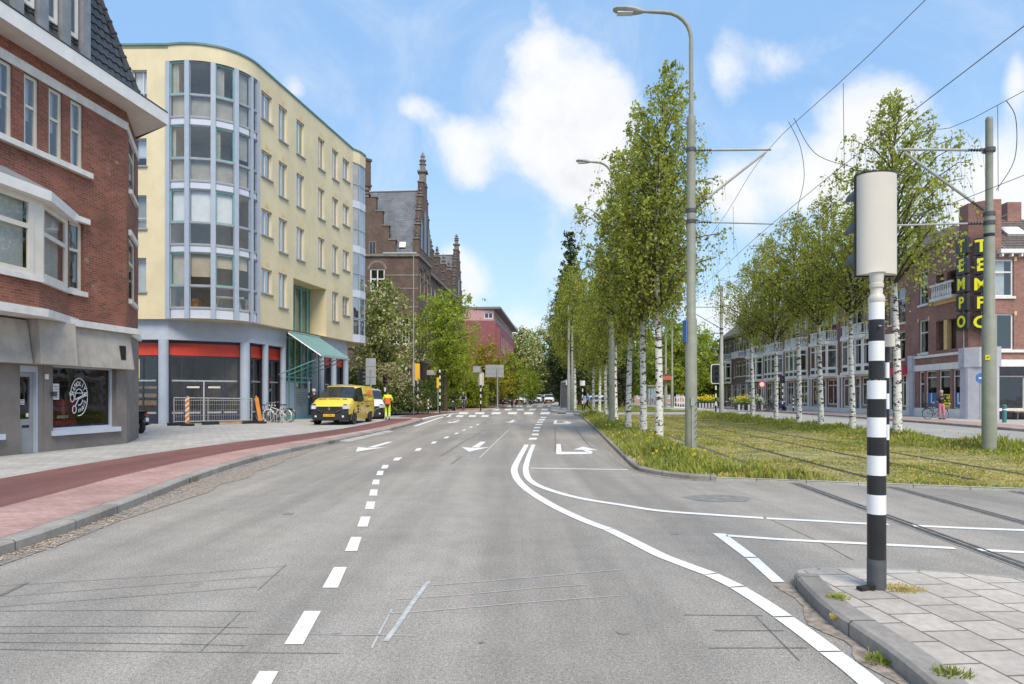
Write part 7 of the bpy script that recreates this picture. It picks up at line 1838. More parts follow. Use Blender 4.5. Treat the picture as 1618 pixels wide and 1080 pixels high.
railing('platform_railing', .257 * 66, .276 * 66, 66, .24, 1.45, 'white barred railing at the end of the tram platform', True, 'white_gloss')
railing('platform_railing', .19 * 70, .212 * 70, 70, ZG, 1.2, 'grey tube railing left of the tram shelter', False, 'galv')
# planters
def planter(px, Y, wd, label, fl):
    x = (px - CX) / FPX * Y; t = thing('flower_planter', (x, Y, ZP), label, 'planter', 'flower planters'); n = 5; mb = MB(); mb.box((x, Y, ZP + .3), (wd, .8, .58)); mb.build('planter_box', M['steel_dark'], t)
    mb = MB()
    for k in range(n): mb.box((x - wd / 2 + wd * (k + .5) / n, Y - .42, ZP + .3), (wd / n * .45, .05, .56))
    mb.build_split('slat', M['pilaster_grey'], t)
    rnd = random.Random(int(px))
    for nm, mt, cnt, zo in (('plant_leaves', 'leaf_mid', 900, .15), ('blossom', fl, 420, .38)):
        V, Fc = [], []
        for _ in range(cnt):
            c = Vector((x + rnd.gauss(0, wd * .26), Y + rnd.gauss(0, .22), ZP + .6 + zo + abs(rnd.gauss(0, .22)))); u = Vector((rnd.gauss(0, 1), rnd.gauss(0, 1), rnd.gauss(0, 1))).normalized(); v = u.orthogonal().normalized(); L_ = .085; i = len(V)
            V += [c - u * L_, c + v * L_ * .7, c + u * L_, c - v * L_ * .7]; Fc.append((i, i + 1, i + 2, i + 3))
        me = bpy.data.meshes.new(nm); me.from_pydata([tuple(q) for q in V], [], Fc); me.materials.append(M[mt]); o = bpy.data.objects.new(nm, me); COL.link(o); attach(o, t)
planter(1178, 63, 2.0, 'flower planter with bright yellow blossom among the parked bicycles', 'flower_yellow'); planter(1191, 62.5, 1.6, 'flower planter with green plants right of the bright yellow one', 'leaf_flower')
planter(1114, 78, 1.9, 'flower planter right of the near lamp mast', 'flower_yellow'); planter(1122, 78.5, 1.7, 'flower planter left of the striped signal across the track', 'leaf_yellow')
# construction fence and warning posts at the apartment block
fa, fbb = pos(275, 29.9, ZP), pos(398, 32.3, ZP); d = (fbb - fa); L = d.length; du = d.normalized(); ang = math.atan2(du.y, du.x)
t = thing('construction_fence', ((fa + fbb) / 2), 'galvanised mesh construction fence on dark feet before the glazed corner', 'fence'); Pz = lambda s, z: fa + du * s + Vector((0, 0, z))
mb = MB(); mb.tube([Pz(0, .05), Pz(0, 1.32)], .028, 8); mb.tube([Pz(L, .05), Pz(L, 1.27)], .028, 8); mb.tube([Pz(0, 1.32), Pz(L, 1.27)], .024, 8); mb.tube([Pz(0, .18), Pz(L, .18)], .024, 8); mb.tube([Pz(0, 1.2), Pz(L, 1.16)], .012, 6); mb.tube([Pz(L * .42, .1), Pz(L * .42, 1.3)], .02, 8); mb.build('fence_frame', M['galv'], t)
mb = MB()
for k in range(1, 34): mb.tube([Pz(L * k / 34, .18), Pz(L * k / 34, 1.26)], .006, 4, False)
for z in (.45, .72, .98): mb.tube([Pz(0, z), Pz(L, z)], .006, 4, False)
mb.build('mesh_panel', M['galv'], t)
for s in (.1, L * .45, L - .1):
    mb = MB(); q = Pz(s, .07); mb.box((q.x, q.y, q.z), (.75, .26, .13), ang + (.0 if s < 3 else .2)); mb.build('foot', M['rubber'], t)
mb = MB(); q = Pz(L * .72, .1); mb.box((q.x, q.y + .1, q.z), (1.3, .25, .09), ang); o = mb.build('wood_beam', M['wood']); tag(o, 'timber beam lying behind the foot of the mesh fence', 'beam')
def warn(px, Y, lean, label, stripe):
    q = pos(px, Y, ZP); t = thing('warning_post', q, label, 'warning post', 'orange warning posts'); mb = MB(); mb.box((q.x, q.y, ZP + .05), (.5, .3, .1)); mb.build('foot', M['rubber'], t)
    T = Vector((lean, 0, 1.28)); rot = Matrix.Rotation(math.atan2(lean, 1.28), 3, 'Y'); c = q + Vector((lean / 2, -.02, .72))
    mb = MB(); mb.box(c, (.19, .05, 1.2), rot=rot); p_ = mb.build('board', M['orange'], t, bevel=.01)
    mb = MB(); mb.lathe([(.05, 0), (.05, .06), (.02, .08)], q + Vector((lean, -.02, 1.32)), 8); mb.build('post_tip', M['orange'], p_)
    if stripe:
        mb = MB()
        for k in range(5):
            z = -.5 + k * .24; A_ = [rot @ Vector(v) + c for v in ((-.095, -.028, z - .06), (.095, -.028, z + .1), (.095, -.028, z + .2), (-.095, -.028, z + .04))]; mb.face(A_)
        mb.build_split('white_stripe', M['white_gloss'], p_)
warn(296.5, 29.6, .0, 'orange and white striped warning post in front of the mesh fence', True); warn(412, 32.3, -.22, 'plain orange warning post leaning at the right end of the mesh fence', False)
# ================================================================ vehicles
def wheel(root, x, y, r, wd, spokes=True):
    mb = MB(); mb.lathe([(r * .62, -wd / 2), (r * .93, -wd / 2), (r, -wd * .3), (r, wd * .3), (r * .93, wd / 2), (r * .62, wd / 2)], (x, y, r), 22, 'Y'); w_ = mb.build('wheel', M['rubber'], root, smooth=True)
    s = 1 if y > 0 else -1
    mb = MB(); mb.lathe([(r * .62, -wd * .35), (r * .6, s * wd * .42), (r * .3, s * wd * .38), (.02, s * wd * .45)], (x, y, r), 18, 'Y'); mb.build('rim', M['car_silver'], w_, smooth=True)
def loft(root, S, cls, paint):
    """S stations (s, zb, zm, zbelt, zroof, hwb, hw, hwbelt, hwroof) front at s=0; local +x is forward"""
    rings = []
    for (s, zb, zm, zl, zr, hb, hw, hl, hr) in S:
        h = [(0, zb), (hb, zb), (hw, zm), (hl, zl), (hr, zr - (zr - zl) * .12), (hr * .86, zr), (0, zr + .02)]
        rings.append([(-s, y, z) for y, z in h] + [(-s, -y, z) for y, z in h[-2:0:-1]])
    parts = {}
    n = 12
    for i in range(len(S) - 1):
        for j in range(n):
            jj = j if j < 6 else 11 - j
            parts.setdefault(cls(i, jj), []).append((i, j))
    parts.setdefault(cls(-1, 0), []); out = {}
    for nm, cells in parts.items():
        mb = MB(); ix = {}
        def v(i, j):
            if (i, j) not in ix: ix[(i, j)] = mb.p(rings[i][j])
            return ix[(i, j)]
        for i, j in cells: mb.f.append([v(i, j), v(i, (j + 1) % n), v(i + 1, (j + 1) % n), v(i + 1, j)]); mb.uv.append(None)
        if nm == 'body': mb.f.append([v(len(S) - 1, j) for j in range(n)]); mb.uv.append(None)
        if nm == ('bumper' if 'bumper' in parts else 'body'): mb.f.append([v(0, j) for j in range(n)][::-1]); mb.uv.append(None)
        out[nm] = mb.build(nm, {'body': paint, 'windscreen': M['car_glass'], 'side_window': M['car_glass'], 'rear_window': M['car_glass'], 'bumper': M['plastic_black'], 'sill': M['plastic_black']}[nm], root, smooth=True)
    return out
def quadlamp(root, nm, mat, x, y, z, dx, dy, dz, rz=0):
    mb = MB(); mb.box((x, y, z), (dx, dy, dz), rz); return mb.build(nm, M[mat], root, bevel=.01)
VAN = [(0, .26, .5, .78, .84, .62, .76, .74, .66), (.10, .21, .5, .95, 1.02, .80, .92, .90, .80), (.5, .21, .55, 1.06, 1.2, .88, .965, .95, .86), (.95, .21, .6, 1.12, 1.30, .9, .978, .96, .86), (1.72, .21, .6, 1.15, 1.86, .9, .978, .965, .80), (2.0, .21, .6, 1.15, 1.92, .9, .978, .965, .82), (2.75, .21, .6, 1.15, 1.95, .9, .978, .965, .83), (4.9, .21, .6, 1.15, 1.95, .9, .978, .965, .83), (5.05, .3, .6, 1.15, 1.88, .84, .95, .94, .78)]
def van_cls(i, j):
    if i == 0 and j <= 4: return 'bumper'
    if i == 1 and j <= 1: return 'bumper'
    if i == 3 and j >= 4: return 'windscreen'
    if i in (4, 5) and j == 3 or i == 3 and j == 3: return 'side_window'
    if j == 0: return 'sill'
    return 'body'
def van(name, label, paint, group=None, detail=True):
    t = thing(name, (0, 0, 0), label, 'van', group); loft(t, VAN, van_cls if detail else (lambda i, j: 'bumper' if i == 0 and j <= 1 else ('body' if i < 2 and j else van_cls(i, j))), M[paint])
    for x in (-.95, -4.05):
        for y in (-.86, .86): wheel(t, x, y, .335, .22)
        for s in (-1, 1):
            mb = MB(); mb.lathe([(.40, -.012), (.40, .012)], (x, s * .962, .36), 20, 'Y'); mb.build('wheel_arch', M['plastic_black'], t)
    quadlamp(t, 'grille', 'plastic_black', -.035, 0, .76, .14, 1.15, .24); mb = MB(); mb.box((.05, 0, .885), (.03, 1.3, .025)); 
    for s in (-1, 1): mb.box((.04, s * .48, .70), (.03, .34, .022), rot=Matrix.Rotation(s * .5, 3, 'X'))
    mb.box((.045, 0, .63), (.03, .68, .022)); mb.build_split('grille_trim', M['chrome'], t)
    for s in (-1, 1):
        quadlamp(t, 'headlight', 'lamp_clear', -.12, s * .74, .86, .30, .34, .17, -s * .5)
        quadlamp(t, 'fog_lamp', 'lamp_clear', -.045, s * .66, .42, .1, .1, .09)
        mb = MB(); mb.box((-1.5, s * 1.10, 1.24), (.14, .22, .26)); mb.build('mirror', M['plastic_black'], t, bevel=.03)
    quadlamp(t, 'number_plate', 'plate_yellow', .035, 0, .47, .02, .56, .13)
    mb = MB(); mb.rings([[(.06, 0, .88), (.06, .07, .78), (.06, 0, .68), (.06, -.07, .78)], [(.075, 0, .86), (.075, .055, .78), (.075, 0, .70), (.075, -.055, .78)]]); em = mb.build('diamond_emblem', M['chrome'], t)
    if detail:
        mb = MB()
        for s in (-1, 1):
            for k in (2.05, 2.95): mb.box((-k, s * .979, .82), (.012, .006, 1.0))
            mb.box((-3.6, s * .979, 1.13), (1.9, .012, .02))
        mb.build_split('door_seam', M['seal'], t)
        for s in (-1, 1): quadlamp(t, 'door_handle', 'plastic_black', -2.35, s * .985, 1.02, .2, .03, .05)
        mb = MB(); mb.box((-2.6, 0, 1.98), (.5, .9, .04)); mb.lathe([(.09, 0), (.09, .06), (.03, .1)], (-2.2, .2, 1.96), 10); mb.build('roof_unit', M['car_silver'], t)
    return t
V = van('delivery_van', 'bright yellow delivery van with black bumpers parked on the pavement by the entrance', 'van_yellow')
for s in (-1, 1):
    text('lettering', 'BIO', .42, (-4.0, s * .945, 1.55), (-s, 0, 0), (0, s * -.18, 1), M['hi_orange'], V, .004, bold=.012)
    text('lettering', 'BEZORGT', .17, (-3.0, s * .962, 1.45), (-s, 0, 0), (0, s * -.16, 1), M['sign_black'], V, .004)
    text('lettering', '070 42 24', .16, (-3.5, s * .985, .86), (-s, 0, 0), (0, 0, 1), M['sign_black'], V, .004)
    text('lettering', 'service', .16, (-3.3, s * .985, 1.02), (-s, 0, 0), (0, 0, 1), M['grey_frame'], V, .004)
    text('lettering', 'MEDIA\nWEB\nSHOP', .15, (-1.55, s * .985, .74), (-s, 0, 0), (0, 0, 1), M['sign_black'], V, .004)
text('lettering', 'AAR  MEDIA  NL', .19, (-.62, 0, 1.24), (0, 1, 0), (-.93, 0, .32), M['sign_black'], V, .012, bold=.004)
text('lettering', '42 VHB 3', .12, (.047, 0, .47), (0, 1, 0), (0, 0, 1), M['sign_black'], V, .002)
put(V, (-8.78, 30.4, ZP), R(-91.5))
CAR = [(0, .28, .45, .60, .66, .55, .72, .70, .6), (.12, .2, .45, .70, .76, .7, .84, .82, .7), (.7, .2, .5, .84, .90, .8, .88, .86, .74), (1.15, .2, .5, .90, .96, .8, .89, .87, .74), (1.75, .2, .5, .94, 1.40, .8, .89, .87, .60), (2.3, .2, .5, .94, 1.48, .8, .89, .87, .62), (3.2, .2, .5, .94, 1.45, .8, .89, .87, .61), (3.75, .22, .5, .95, 1.22, .78, .87, .85, .62), (4.05, .3, .5, .85, .98, .7, .82, .80, .66)]
def car_cls(i, j):
    if i == 0 and j <= 1: return 'bumper'
    if i == 3 and j >= 4: return 'windscreen'
    if i in (4, 5, 6) and j == 3: return 'side_window'
    if i == 6 and j >= 4: return 'rear_window'
    if j == 0: return 'sill'
    return 'body'
def car(label, paint, group):
    t = thing('parked_car', (0, 0, 0), label, 'car', group); loft(t, CAR, car_cls, M[paint])
    for x in (-.78, -3.3):
        for y in (-.78, .78): wheel(t, x, y, .31, .19)
    for s in (-1, 1): quadlamp(t, 'headlight', 'lamp_clear', -.09, s * .62, .66, .2, .26, .12, -s * .5)
    quadlamp(t, 'grille', 'plastic_black', .005, 0, .52, .06, .8, .16); quadlamp(t, 'number_plate', 'plate_yellow', .03, 0, .40, .02, .5, .11)
    for s in (-1, 1): mb = MB(); mb.box((-1.4, s * .96, .98), (.12, .18, .13)); mb.build('mirror', M['plastic_black'], t)
    return t
W = van('delivery_van', 'white van with a black front behind the yellow van', 'car_white'); put(W, (-8.68, 38.3, .03), R(-75))
gP = 'cars parked up the street'
wv = van('parked_van', 'white van at the head of the parked row up the street', 'car_white', gP, False); put(wv, pos(821, 112, .02), R(-95))
cD = car('dark car behind the first parked white van', 'car_dark', gP); put(cD, pos(833, 120, .02), R(-97))
cS = car('pale silver car third in the parked row', 'car_silver', gP); put(cS, pos(840.5, 127, .02), R(-97))
for o, px, Y, lb in ((wv, 848, 136, 'second white van in the parked row'), (cD, 855.5, 143, 'dark car just left of the driving white van'), (wv, 867, 128, 'white van driving towards the junction'), (cS, 880, 150, 'silver car right of the driving white van, far up the street'), (wv, 885, 165, 'farthest white van beside the info column')):
    put(copy_tree(o), pos(px, Y, .02), R(-96), 1, lb)
for o, px, Y, rz, lb in ((cS, 948, 108, -80, 'silver car behind the kerbside birches, left one'), (cD, 966, 112, -80, 'dark car behind the kerbside birches'), (cS, 985, 118, -78, 'silver car behind the birches, nearest the tram shelter')):
    put(copy_tree(o), pos(px, Y, .02), R(rz), 1, lb)
put(copy_tree(cS), pos(652, 57.5, ZP), R(-20), 1, 'grey car half hidden by shrubs behind the corner signs'); put(copy_tree(cD), pos(800, 103, ZP), R(-95), 1, 'dark car parked left of the parked row, under the trees')
# ---------------------------------------------------------------- bicycles and scooters
def bicycle(label, frame, group, crate=None, tyre='rubber'):
    t = thing('bicycle', (0, 0, 0), label, 'bicycle', group)
    for x in (-.54, .54):
        mb = MB(); mb.torus((x, 0, .345), .325, .02, (0, 1, 0), 26, 6); w_ = mb.build('wheel', M[tyre], t, smooth=True)
        mb = MB(); mb.torus((x, 0, .345), .298, .012, (0, 1, 0), 24, 5)
        for k in range(12): a = k * .5236; mb.tube([(x, .012 * (-1) ** k, .345), (x + .3 * math.cos(a), 0, .345 + .3 * math.sin(a))], .0025, 3, False)
        mb.tube([(x, -.05, .345), (x, .05, .345)], .022, 8); mb.build('rim', M['galv'], w_)
        mb = MB(); a0, a1 = (20, 170) if x < 0 else (30, 150); mb.tube([(x + .355 * math.cos(R(a)), 0, .345 + .355 * math.sin(R(a))) for a in range(a0, a1 + 1, 15)], .022, 5); mb.build('mudguard', M[frame], t)
    mb = MB(); bb_, st, hd = Vector((-.08, 0, .29)), Vector((-.2, 0, .78)), Vector((.36, 0, .86))
    for a, b in ((bb_, st), (bb_, hd + Vector((.04, 0, -.14))), (st + Vector((.02, 0, -.14)), hd + Vector((.02, 0, -.05))), (hd + Vector((-.02, 0, .08)), Vector((.46, 0, .58))), (Vector((.46, .04, .58)), Vector((.54, .05, .345))), (Vector((.46, -.04, .58)), Vector((.54, -.05, .345)))): mb.tube([a, b], .018, 8)
    for s in (-1, 1): mb.tube([bb_, (-.54, s * .05, .345)], .011, 6); mb.tube([st + Vector((.03, 0, -.12)), (-.54, s * .05, .345)], .011, 6)
    mb.tube([st, st + Vector((-.03, 0, .12))], .013, 6); fr = mb.build('frame', M[frame], t)
    mb = MB(); mb.tube([(.34, 0, .94), (.33, 0, 1.04)], .014, 6); mb.tube([(.16, -.29, 1.05), (.28, -.26, 1.08), (.36, -.1, 1.05), (.36, .1, 1.05), (.28, .26, 1.08), (.16, .29, 1.05)], .012, 6); hb = mb.build('handlebar', M['galv'], t)
    mb = MB()
    for s in (-1, 1): mb.tube([(.16, s * .29, 1.05), (.27, s * .263, 1.078)], .018, 6)
    mb.build_split('grip', M['black_paint'], hb)
    mb = MB(); mb.rings([[(-.36 + u, w_ * math.cos(k * .785), .93 + .03 * math.sin(k * .785)) for k in range(8)] for u, w_ in ((0, .05), (.04, .09), (.12, .08), (.2, .035), (.28, .02))]); mb.build('saddle', M['black_paint'], t)
    mb = MB(); mb.box((-.56, 0, .74), (.34, .13, .02)); mb.tube([(-.66, .05, .74), (-.56, .05, .36)], .007, 5); mb.tube([(-.66, -.05, .74), (-.56, -.05, .36)], .007, 5); mb.build('luggage_rack', M['steel_dark'], t)
    mb = MB(); mb.torus((-.08, .05, .29), .085, .008, (0, 1, 0), 14, 4); mb.tube([(-.08, -.06, .29), (.06, -.1, .24)], .01, 5); mb.tube([(-.08, .06, .29), (-.22, .1, .34)], .01, 5); mb.box((.06, -.14, .24), (.09, .09, .02)); mb.box((-.22, .14, .34), (.09, .09, .02)); mb.build('crank', M['steel_dark'], t)
    mb = MB(); mb.lathe([(.03, 0), (.045, .05)], (.44, 0, .9), 8, 'X'); mb.build('lamp', M['lamp_clear'], t)
    mb = MB(); mb.tube([(-.1, .04, .28), (-.2, .16, .0)], .008, 5); mb.build('kickstand', M['steel_dark'], t)
    if crate:
        mb = MB()
        for z in (.80, .88, .96):
            mb.box((-.56, .17, z), (.42, .012, .045)); mb.box((-.56, -.17, z), (.42, .012, .045)); mb.box((-.77, 0, z), (.012, .34, .045)); mb.box((-.35, 0, z), (.012, .34, .045))
        mb.box((-.56, 0, .77), (.42, .34, .012)); mb.build('crate', M[crate], t)
    return t
gb = 'bicycles parked at the apartment block'
b1 = bicycle('white bicycle leaning by the column of the apartment block, nearest the road', 'white_gloss', gb, None, 'curtain_cream'); put(b1, pos(438, 33.6, ZP), R(165))
b2 = bicycle('dark bicycle parked behind the white one at the apartment block', 'car_dark', gb); put(b2, pos(443, 34.2, ZP), R(172))
o = put(copy_tree(b2), pos(425, 33.9, ZP), R(-20), 1, 'dark bicycle next to the leaning orange post'); o.rotation_euler.x = R(6)
t = thing('bicycle_stand', pos(440, 33.4, ZP), 'steel hoop bicycle stands under the white bicycle', 'bicycle stand'); mb = MB()
for px in (430.5, 440): q = pos(px, 33.3, ZP); mb.tube([q + Vector(v) for v in ((0, -.25, 0), (0, -.25, .55), (0, -.15, .65), (0, .15, .65), (0, .25, .55), (0, .25, 0))], .025, 8)
mb.build('hoop', M['galv'], t)
gr = 'bicycles parked across the tram track'
for px, Y, rz, src, lb in ((1160, 63, 10, b2, 'dark bicycle left of the yellow planter across the track'), (1169, 62.6, 172, b2, 'dark bicycle right beside the yellow planter across the track'), (1204, 62.4, 20, b1, 'white bicycle by the round red-rimmed sign'), (1211, 62.6, 8, b2, 'first dark bicycle right of the white one'),
                           (1216, 62.2, 170, b2, 'second dark bicycle right of the white one'), (1221, 62.8, 14, b2, 'third dark bicycle right of the white one'), (1226, 62.3, -12, b2, 'dark bicycle nearest the blue scooter')):
    o = put(copy_tree(src), pos(px, Y, ZP), R(rz), 1, lb); o['group'] = gr
cb = bicycle('black bicycle with a rear crate held by the woman in pink trousers', 'car_dark', None, 'plastic_black'); put(cb, pos(1478, 38.2, ZP), R(8))
def scooter(label, paint, group=None):
    t = thing('motor_scooter', (0, 0, 0), label, 'scooter', group)
    for x in (-.62, .62):
        mb = MB(); mb.lathe([(.14, -.06), (.2, -.065), (.23, -.03), (.23, .03), (.2, .065), (.14, .06)], (x, 0, .23), 20, 'Y'); w_ = mb.build('wheel', M['rubber'], t, smooth=True)
        mb = MB(); mb.lathe([(.14, -.05), (.04, -.06), (.04, .06), (.14, .05)], (x, 0, .23), 16, 'Y'); mb.build('rim', M['galv'], w_)
    def body(nm, secs, mat):
        mb = MB(); mb.rings([[(x, w_ * math.cos(k * .5236), z + h * math.sin(k * .5236)) for k in range(12)] for x, z, w_, h in secs]); return mb.build(nm, M[mat], t, smooth=True)
    body('tail_body', [(-.95, .72, .05, .04), (-.85, .68, .14, .12), (-.55, .58, .19, .2), (-.25, .5, .17, .2), (-.12, .42, .12, .14)], paint)
    body('floor_board', [(-.2, .3, .16, .06), (.3, .3, .17, .05), (.42, .36, .15, .08)], 'plastic_black')
    body('front_shield', [(.30, .45, .2, .16), (.40, .62, .24, .25), (.48, .84, .17, .2), (.46, 1.0, .06, .06)], paint)
    body('front_mudguard', [(.42, .36, .05, .05), (.6, .48, .09, .05), (.82, .36, .05, .06)], paint)
    body('seat', [(-.92, .82, .10, .03), (-.7, .80, .16, .06), (-.3, .76, .15, .06), (-.12, .74, .08, .04)], 'black_paint')
    mb = MB(); mb.tube([(.44, 0, .8), (.40, 0, 1.02)], .03, 8); mb.tube([(.30, -.32, 1.06), (.40, -.1, 1.03), (.40, .1, 1.03), (.30, .32, 1.06)], .016, 6); h = mb.build('handlebar', M['plastic_black'], t)
    for s in (-1, 1): mb = MB(); mb.tube([(.36, s * .22, 1.04), (.38, s * .26, 1.2)], .006, 5); mb.box((.38, s * .27, 1.23), (.02, .11, .07)); mb.build('mirror', M['plastic_black'], t)
    quadlamp(t, 'headlight', 'lamp_clear', .56, 0, .9, .06, .16, .12); quadlamp(t, 'tail_light', 'lamp_red', -.96, 0, .70, .05, .16, .08); quadlamp(t, 'number_plate', 'white_gloss', -1.0, 0, .52, .01, .12, .14)
    mb = MB(); mb.tube([(-.1, -.16, .28), (-.5, -.2, .3), (-.85, -.2, .38)], [.03, .05, .055], 8); mb.build('exhaust', M['steel_dark'], t); mb = MB(); mb.box((-.45, .12, .26), (.42, .12, .16)); mb.build('engine', M['galv'], t)
    mb = MB(); mb.tube([(.0, .1, .25), (-.08, .2, 0)], .015, 5); mb.build('kickstand', M['steel_dark'], t)
    return t
s1 = scooter('black scooter parked behind the corner of the brick house', 'car_dark'); put(s1, pos(205, 23.9, ZP), R(155))
s2 = scooter('blue scooter parked beside the striped signal across the track', 'car_blue'); put(s2, pos(1233, 61.5, ZP), R(-75))
s3 = scooter('dark scooter ridden along the red cycle path', 'car_dark'); put(s3, (-5.62, 61.0, ZP), R(-92))
# ================================================================ people
def skin(nm, chain, mat, parent, sub=1):
    """chain: list of (name, co, radius, parent name)"""
    bm = bmesh.new(); L = bm.verts.layers.skin.verify(); vs_ = {}
    for i, (k, co, r, p) in enumerate(chain):
        v = bm.verts.new(co); vs_[k] = v; v[L].radius = (r, r) if not isinstance(r, tuple) else r; v[L].use_root = (i == 0)
        if p is not None: bm.edges.new((vs_[p], v))
    me = bpy.data.meshes.new(nm); bm.to_mesh(me); bm.free(); me.materials.append(M[mat])
    o = bpy.data.objects.new(nm, me); COL.link(o); o.parent = parent
    a = o.modifiers.new('skin', 'SKIN'); a.use_smooth_shade = True
    if sub: b = o.modifiers.new('sub', 'SUBSURF'); b.levels = b.render_levels = sub
    return o
STAND = dict(hip=(0, 0, .95), waist=(0, 0, 1.10), chest=(0, 0, 1.30), neck=(0, 0, 1.50), chin=(0, .01, 1.58), head=(0, .015, 1.67), top=(0, .0, 1.755),
             hl=(-.09, 0, .90), kl=(-.10, .02, .49), al=(-.10, -.02, .09), hr=(.09, 0, .90), kr=(.10, .02, .49), ar=(.10, -.02, .09),
             sl=(-.18, 0, 1.42), el=(-.24, -.03, 1.14), wl=(-.23, .06, .90), sr=(.18, 0, 1.42), er=(.24, -.03, 1.14), wr=(.23, .06, .90))
def person(label, top, legs, hairm, pose=None, loc=(0, 0, 0), rz=0, s=1.0, shoe='cloth_black', hair_long=False, extra=None, group=None):
    J = {k: Vector(v) for k, v in {**STAND, **(pose or {})}.items()}
    t = thing('person', (0, 0, 0), label, 'person', group)
    ch = [('hip', J['hip'], .10, None), ('waist', J['waist'], .09, 'hip'), ('chest', J['chest'], .11, 'waist'), ('neck', J['neck'], .05, 'chest'), ('chin', J['chin'], .068, 'neck'), ('head', J['head'], (.082, .096), 'chin'), ('top', J['top'], .055, 'head')]
    hf = (J['head'] - J['chin']); fwd = Vector((0, 1, 0)); ch.append(('nose', J['head'] + fwd * .092 - Vector((0, 0, .015)), .012, 'head'))
    for q in 'lr':
        sg = -1 if q == 'l' else 1
        ch += [('h' + q, J['h' + q], .088, 'hip'), ('k' + q, J['k' + q], .058, 'h' + q), ('a' + q, J['a' + q], .038, 'k' + q), ('f' + q, J['a' + q] + Vector((sg * .01, .13, -.05)), .032, 'a' + q)]
        ch += [('s' + q, J['s' + q], .055, 'chest'), ('e' + q, J['e' + q], .04, 's' + q), ('w' + q, J['w' + q], .027, 'e' + q)]
        d = (J['w' + q] - J['e' + q]).normalized(); sd_ = d.cross(Vector((0, 1, .2))).normalized() if abs(d.y) < .8 else Vector((1, 0, 0)); pal = J['w' + q] + d * .07
        ch.append(('p' + q, pal, (.034, .022), 'w' + q))
        for i, ln in enumerate((.068, .078, .072, .056)):
            o_ = sd_ * (.026 - i * .0175); cu = Vector((0, .012, -.006))
            ch += [(f'g{q}{i}', pal + o_ + d * ln * .6 + cu * .5, .0095, 'p' + q), (f'G{q}{i}', pal + o_ * .95 + d * ln * 1.05 + cu * 1.6, .008, f'g{q}{i}')]
        ch += [('t' + q, J['w' + q] + d * .035 + sd_ * .045, .011, 'w' + q), ('T' + q, J['w' + q] + d * .075 + sd_ * .06, .009, 't' + q)]
    body = skin('body', ch, 'skin', t)
    jk = [('hem', J['hip'] + Vector((0, 0, -.10)), (.165, .145), None), ('waist', J['waist'] + Vector((0, 0, .02)), (.15, .13), 'hem'), ('chest', J['chest'], (.155, .14), 'waist'), ('neck', J['neck'] - Vector((0, 0, .03)), .07, 'chest')]
    for q in 'lr': jk += [('s' + q, J['s' + q], .076, 'chest'), ('e' + q, J['e' + q], .06, 's' + q), ('w' + q, J['w' + q], .045, 'e' + q)]
    skin('jacket', jk, top, t)
    tr = [('hip', J['hip'] - Vector((0, 0, .0)), (.135, .118), None), ('top', J['waist'], (.125, .11), 'hip')]
    for q in 'lr': tr += [('h' + q, J['h' + q], .102, 'hip'), ('k' + q, J['k' + q], .076, 'h' + q), ('a' + q, J['a' + q] + Vector((0, 0, .03)), .06, 'k' + q)]
    skin('trousers', tr, legs, t)
    for q in 'lr':
        a = J['a' + q]; mb = MB(); mb.rings([[(a.x + w_ * math.cos(k * .7854), a.y + y, max(a.z - .085, 0) + .04 + h * math.sin(k * .7854)) for k in range(8)] for y, w_, h in ((-.08, .035, .035), (-.03, .046, .045), (.08, .05, .042), (.16, .045, .03), (.2, .02, .02))]); o = mb.build('shoe', M[shoe], None, smooth=True); o.parent = t
    mb = MB(); c = J['head'].lerp(J['top'], .35); n = 10
    for i in range(n):
        for k in range(14):
            if True:
                pass
    prof = [(.0, .115), (.05, .108), (.085, .075), (.1, .03), (.104, -.02), (.09, -.06 if not hair_long else -.13)]
    rings = [[c + Vector((r * math.cos(k * .5236), r * 1.1 * math.sin(k * .5236) - .018 - (.03 if z < 0 else 0), z)) for k in range(12)] for r, z in prof]; rings[0] = [q + Vector((math.cos(k), math.sin(k), 0)) * .004 for k, q in enumerate(rings[0])]; mb.rings(rings); o = mb.build('hair', M[hairm], None, smooth=True); o.parent = t
    mb = MB()
    for sg in (-1, 1): mb.lathe([(.001, -.01), (.011, 0), (.001, .01)], J['head'] + Vector((sg * .032, .088, .005)), 8)
    o = mb.build('eye', M['cloth_black'], None); o.parent = t
    mb = MB(); mb.box(J['head'] + Vector((0, .088, -.055)), (.045, .012, .01)); o = mb.build('mouth', M['sign_red'], None); o.parent = t
    if extra: extra(t, J)
    put(t, loc, rz, s); return t
def add(t, nm, mat, fn, **k):
    mb = MB(); fn(mb); o = mb.build(nm, M[mat], None, **k); o.parent = t; return o
# worker in high-visibility clothing, back to the viewer
def worker(t, J):
    add(t, 'orange_back_panel', 'hi_orange', lambda mb: mb.rings([[(.178 * math.cos(R(200 + k * 14)), .165 * math.sin(R(200 + k * 14)), z) for k in range(11)] for z in (.93, 1.05, 1.2, 1.3)], False, False), smooth=True)
    for z, q in ((.30, 'l'), (.30, 'r'), (.22, 'l'), (.22, 'r')):
        sx = -.10 if q == 'l' else .10; add(t, 'reflective_band', 'white_gloss', lambda mb: mb.lathe([(.078, z), (.078, z + .04)], (sx, .0, 0), 10))
    add(t, 'tool_pouch', 'cloth_black', lambda mb: mb.hexa([(-.03, -.16, .72), (.03, -.16, .72), (.03, -.13, .72), (-.03, -.13, .72)], [(-.14, -.17, .94), (.14, -.17, .94), (.14, -.12, .94), (-.14, -.12, .94)]))
person('worker in a high-visibility yellow suit with an orange back panel, standing behind the yellow van', 'hi_vis', 'hi_vis', 'hair_dark', dict(el=(-.27, .05, 1.16), wl=(-.16, .24, 1.12), er=(.27, .05, 1.16), wr=(.16, .24, 1.12)), pos(612.5, 37.6, ZP), R(4), 1.0, extra=worker)
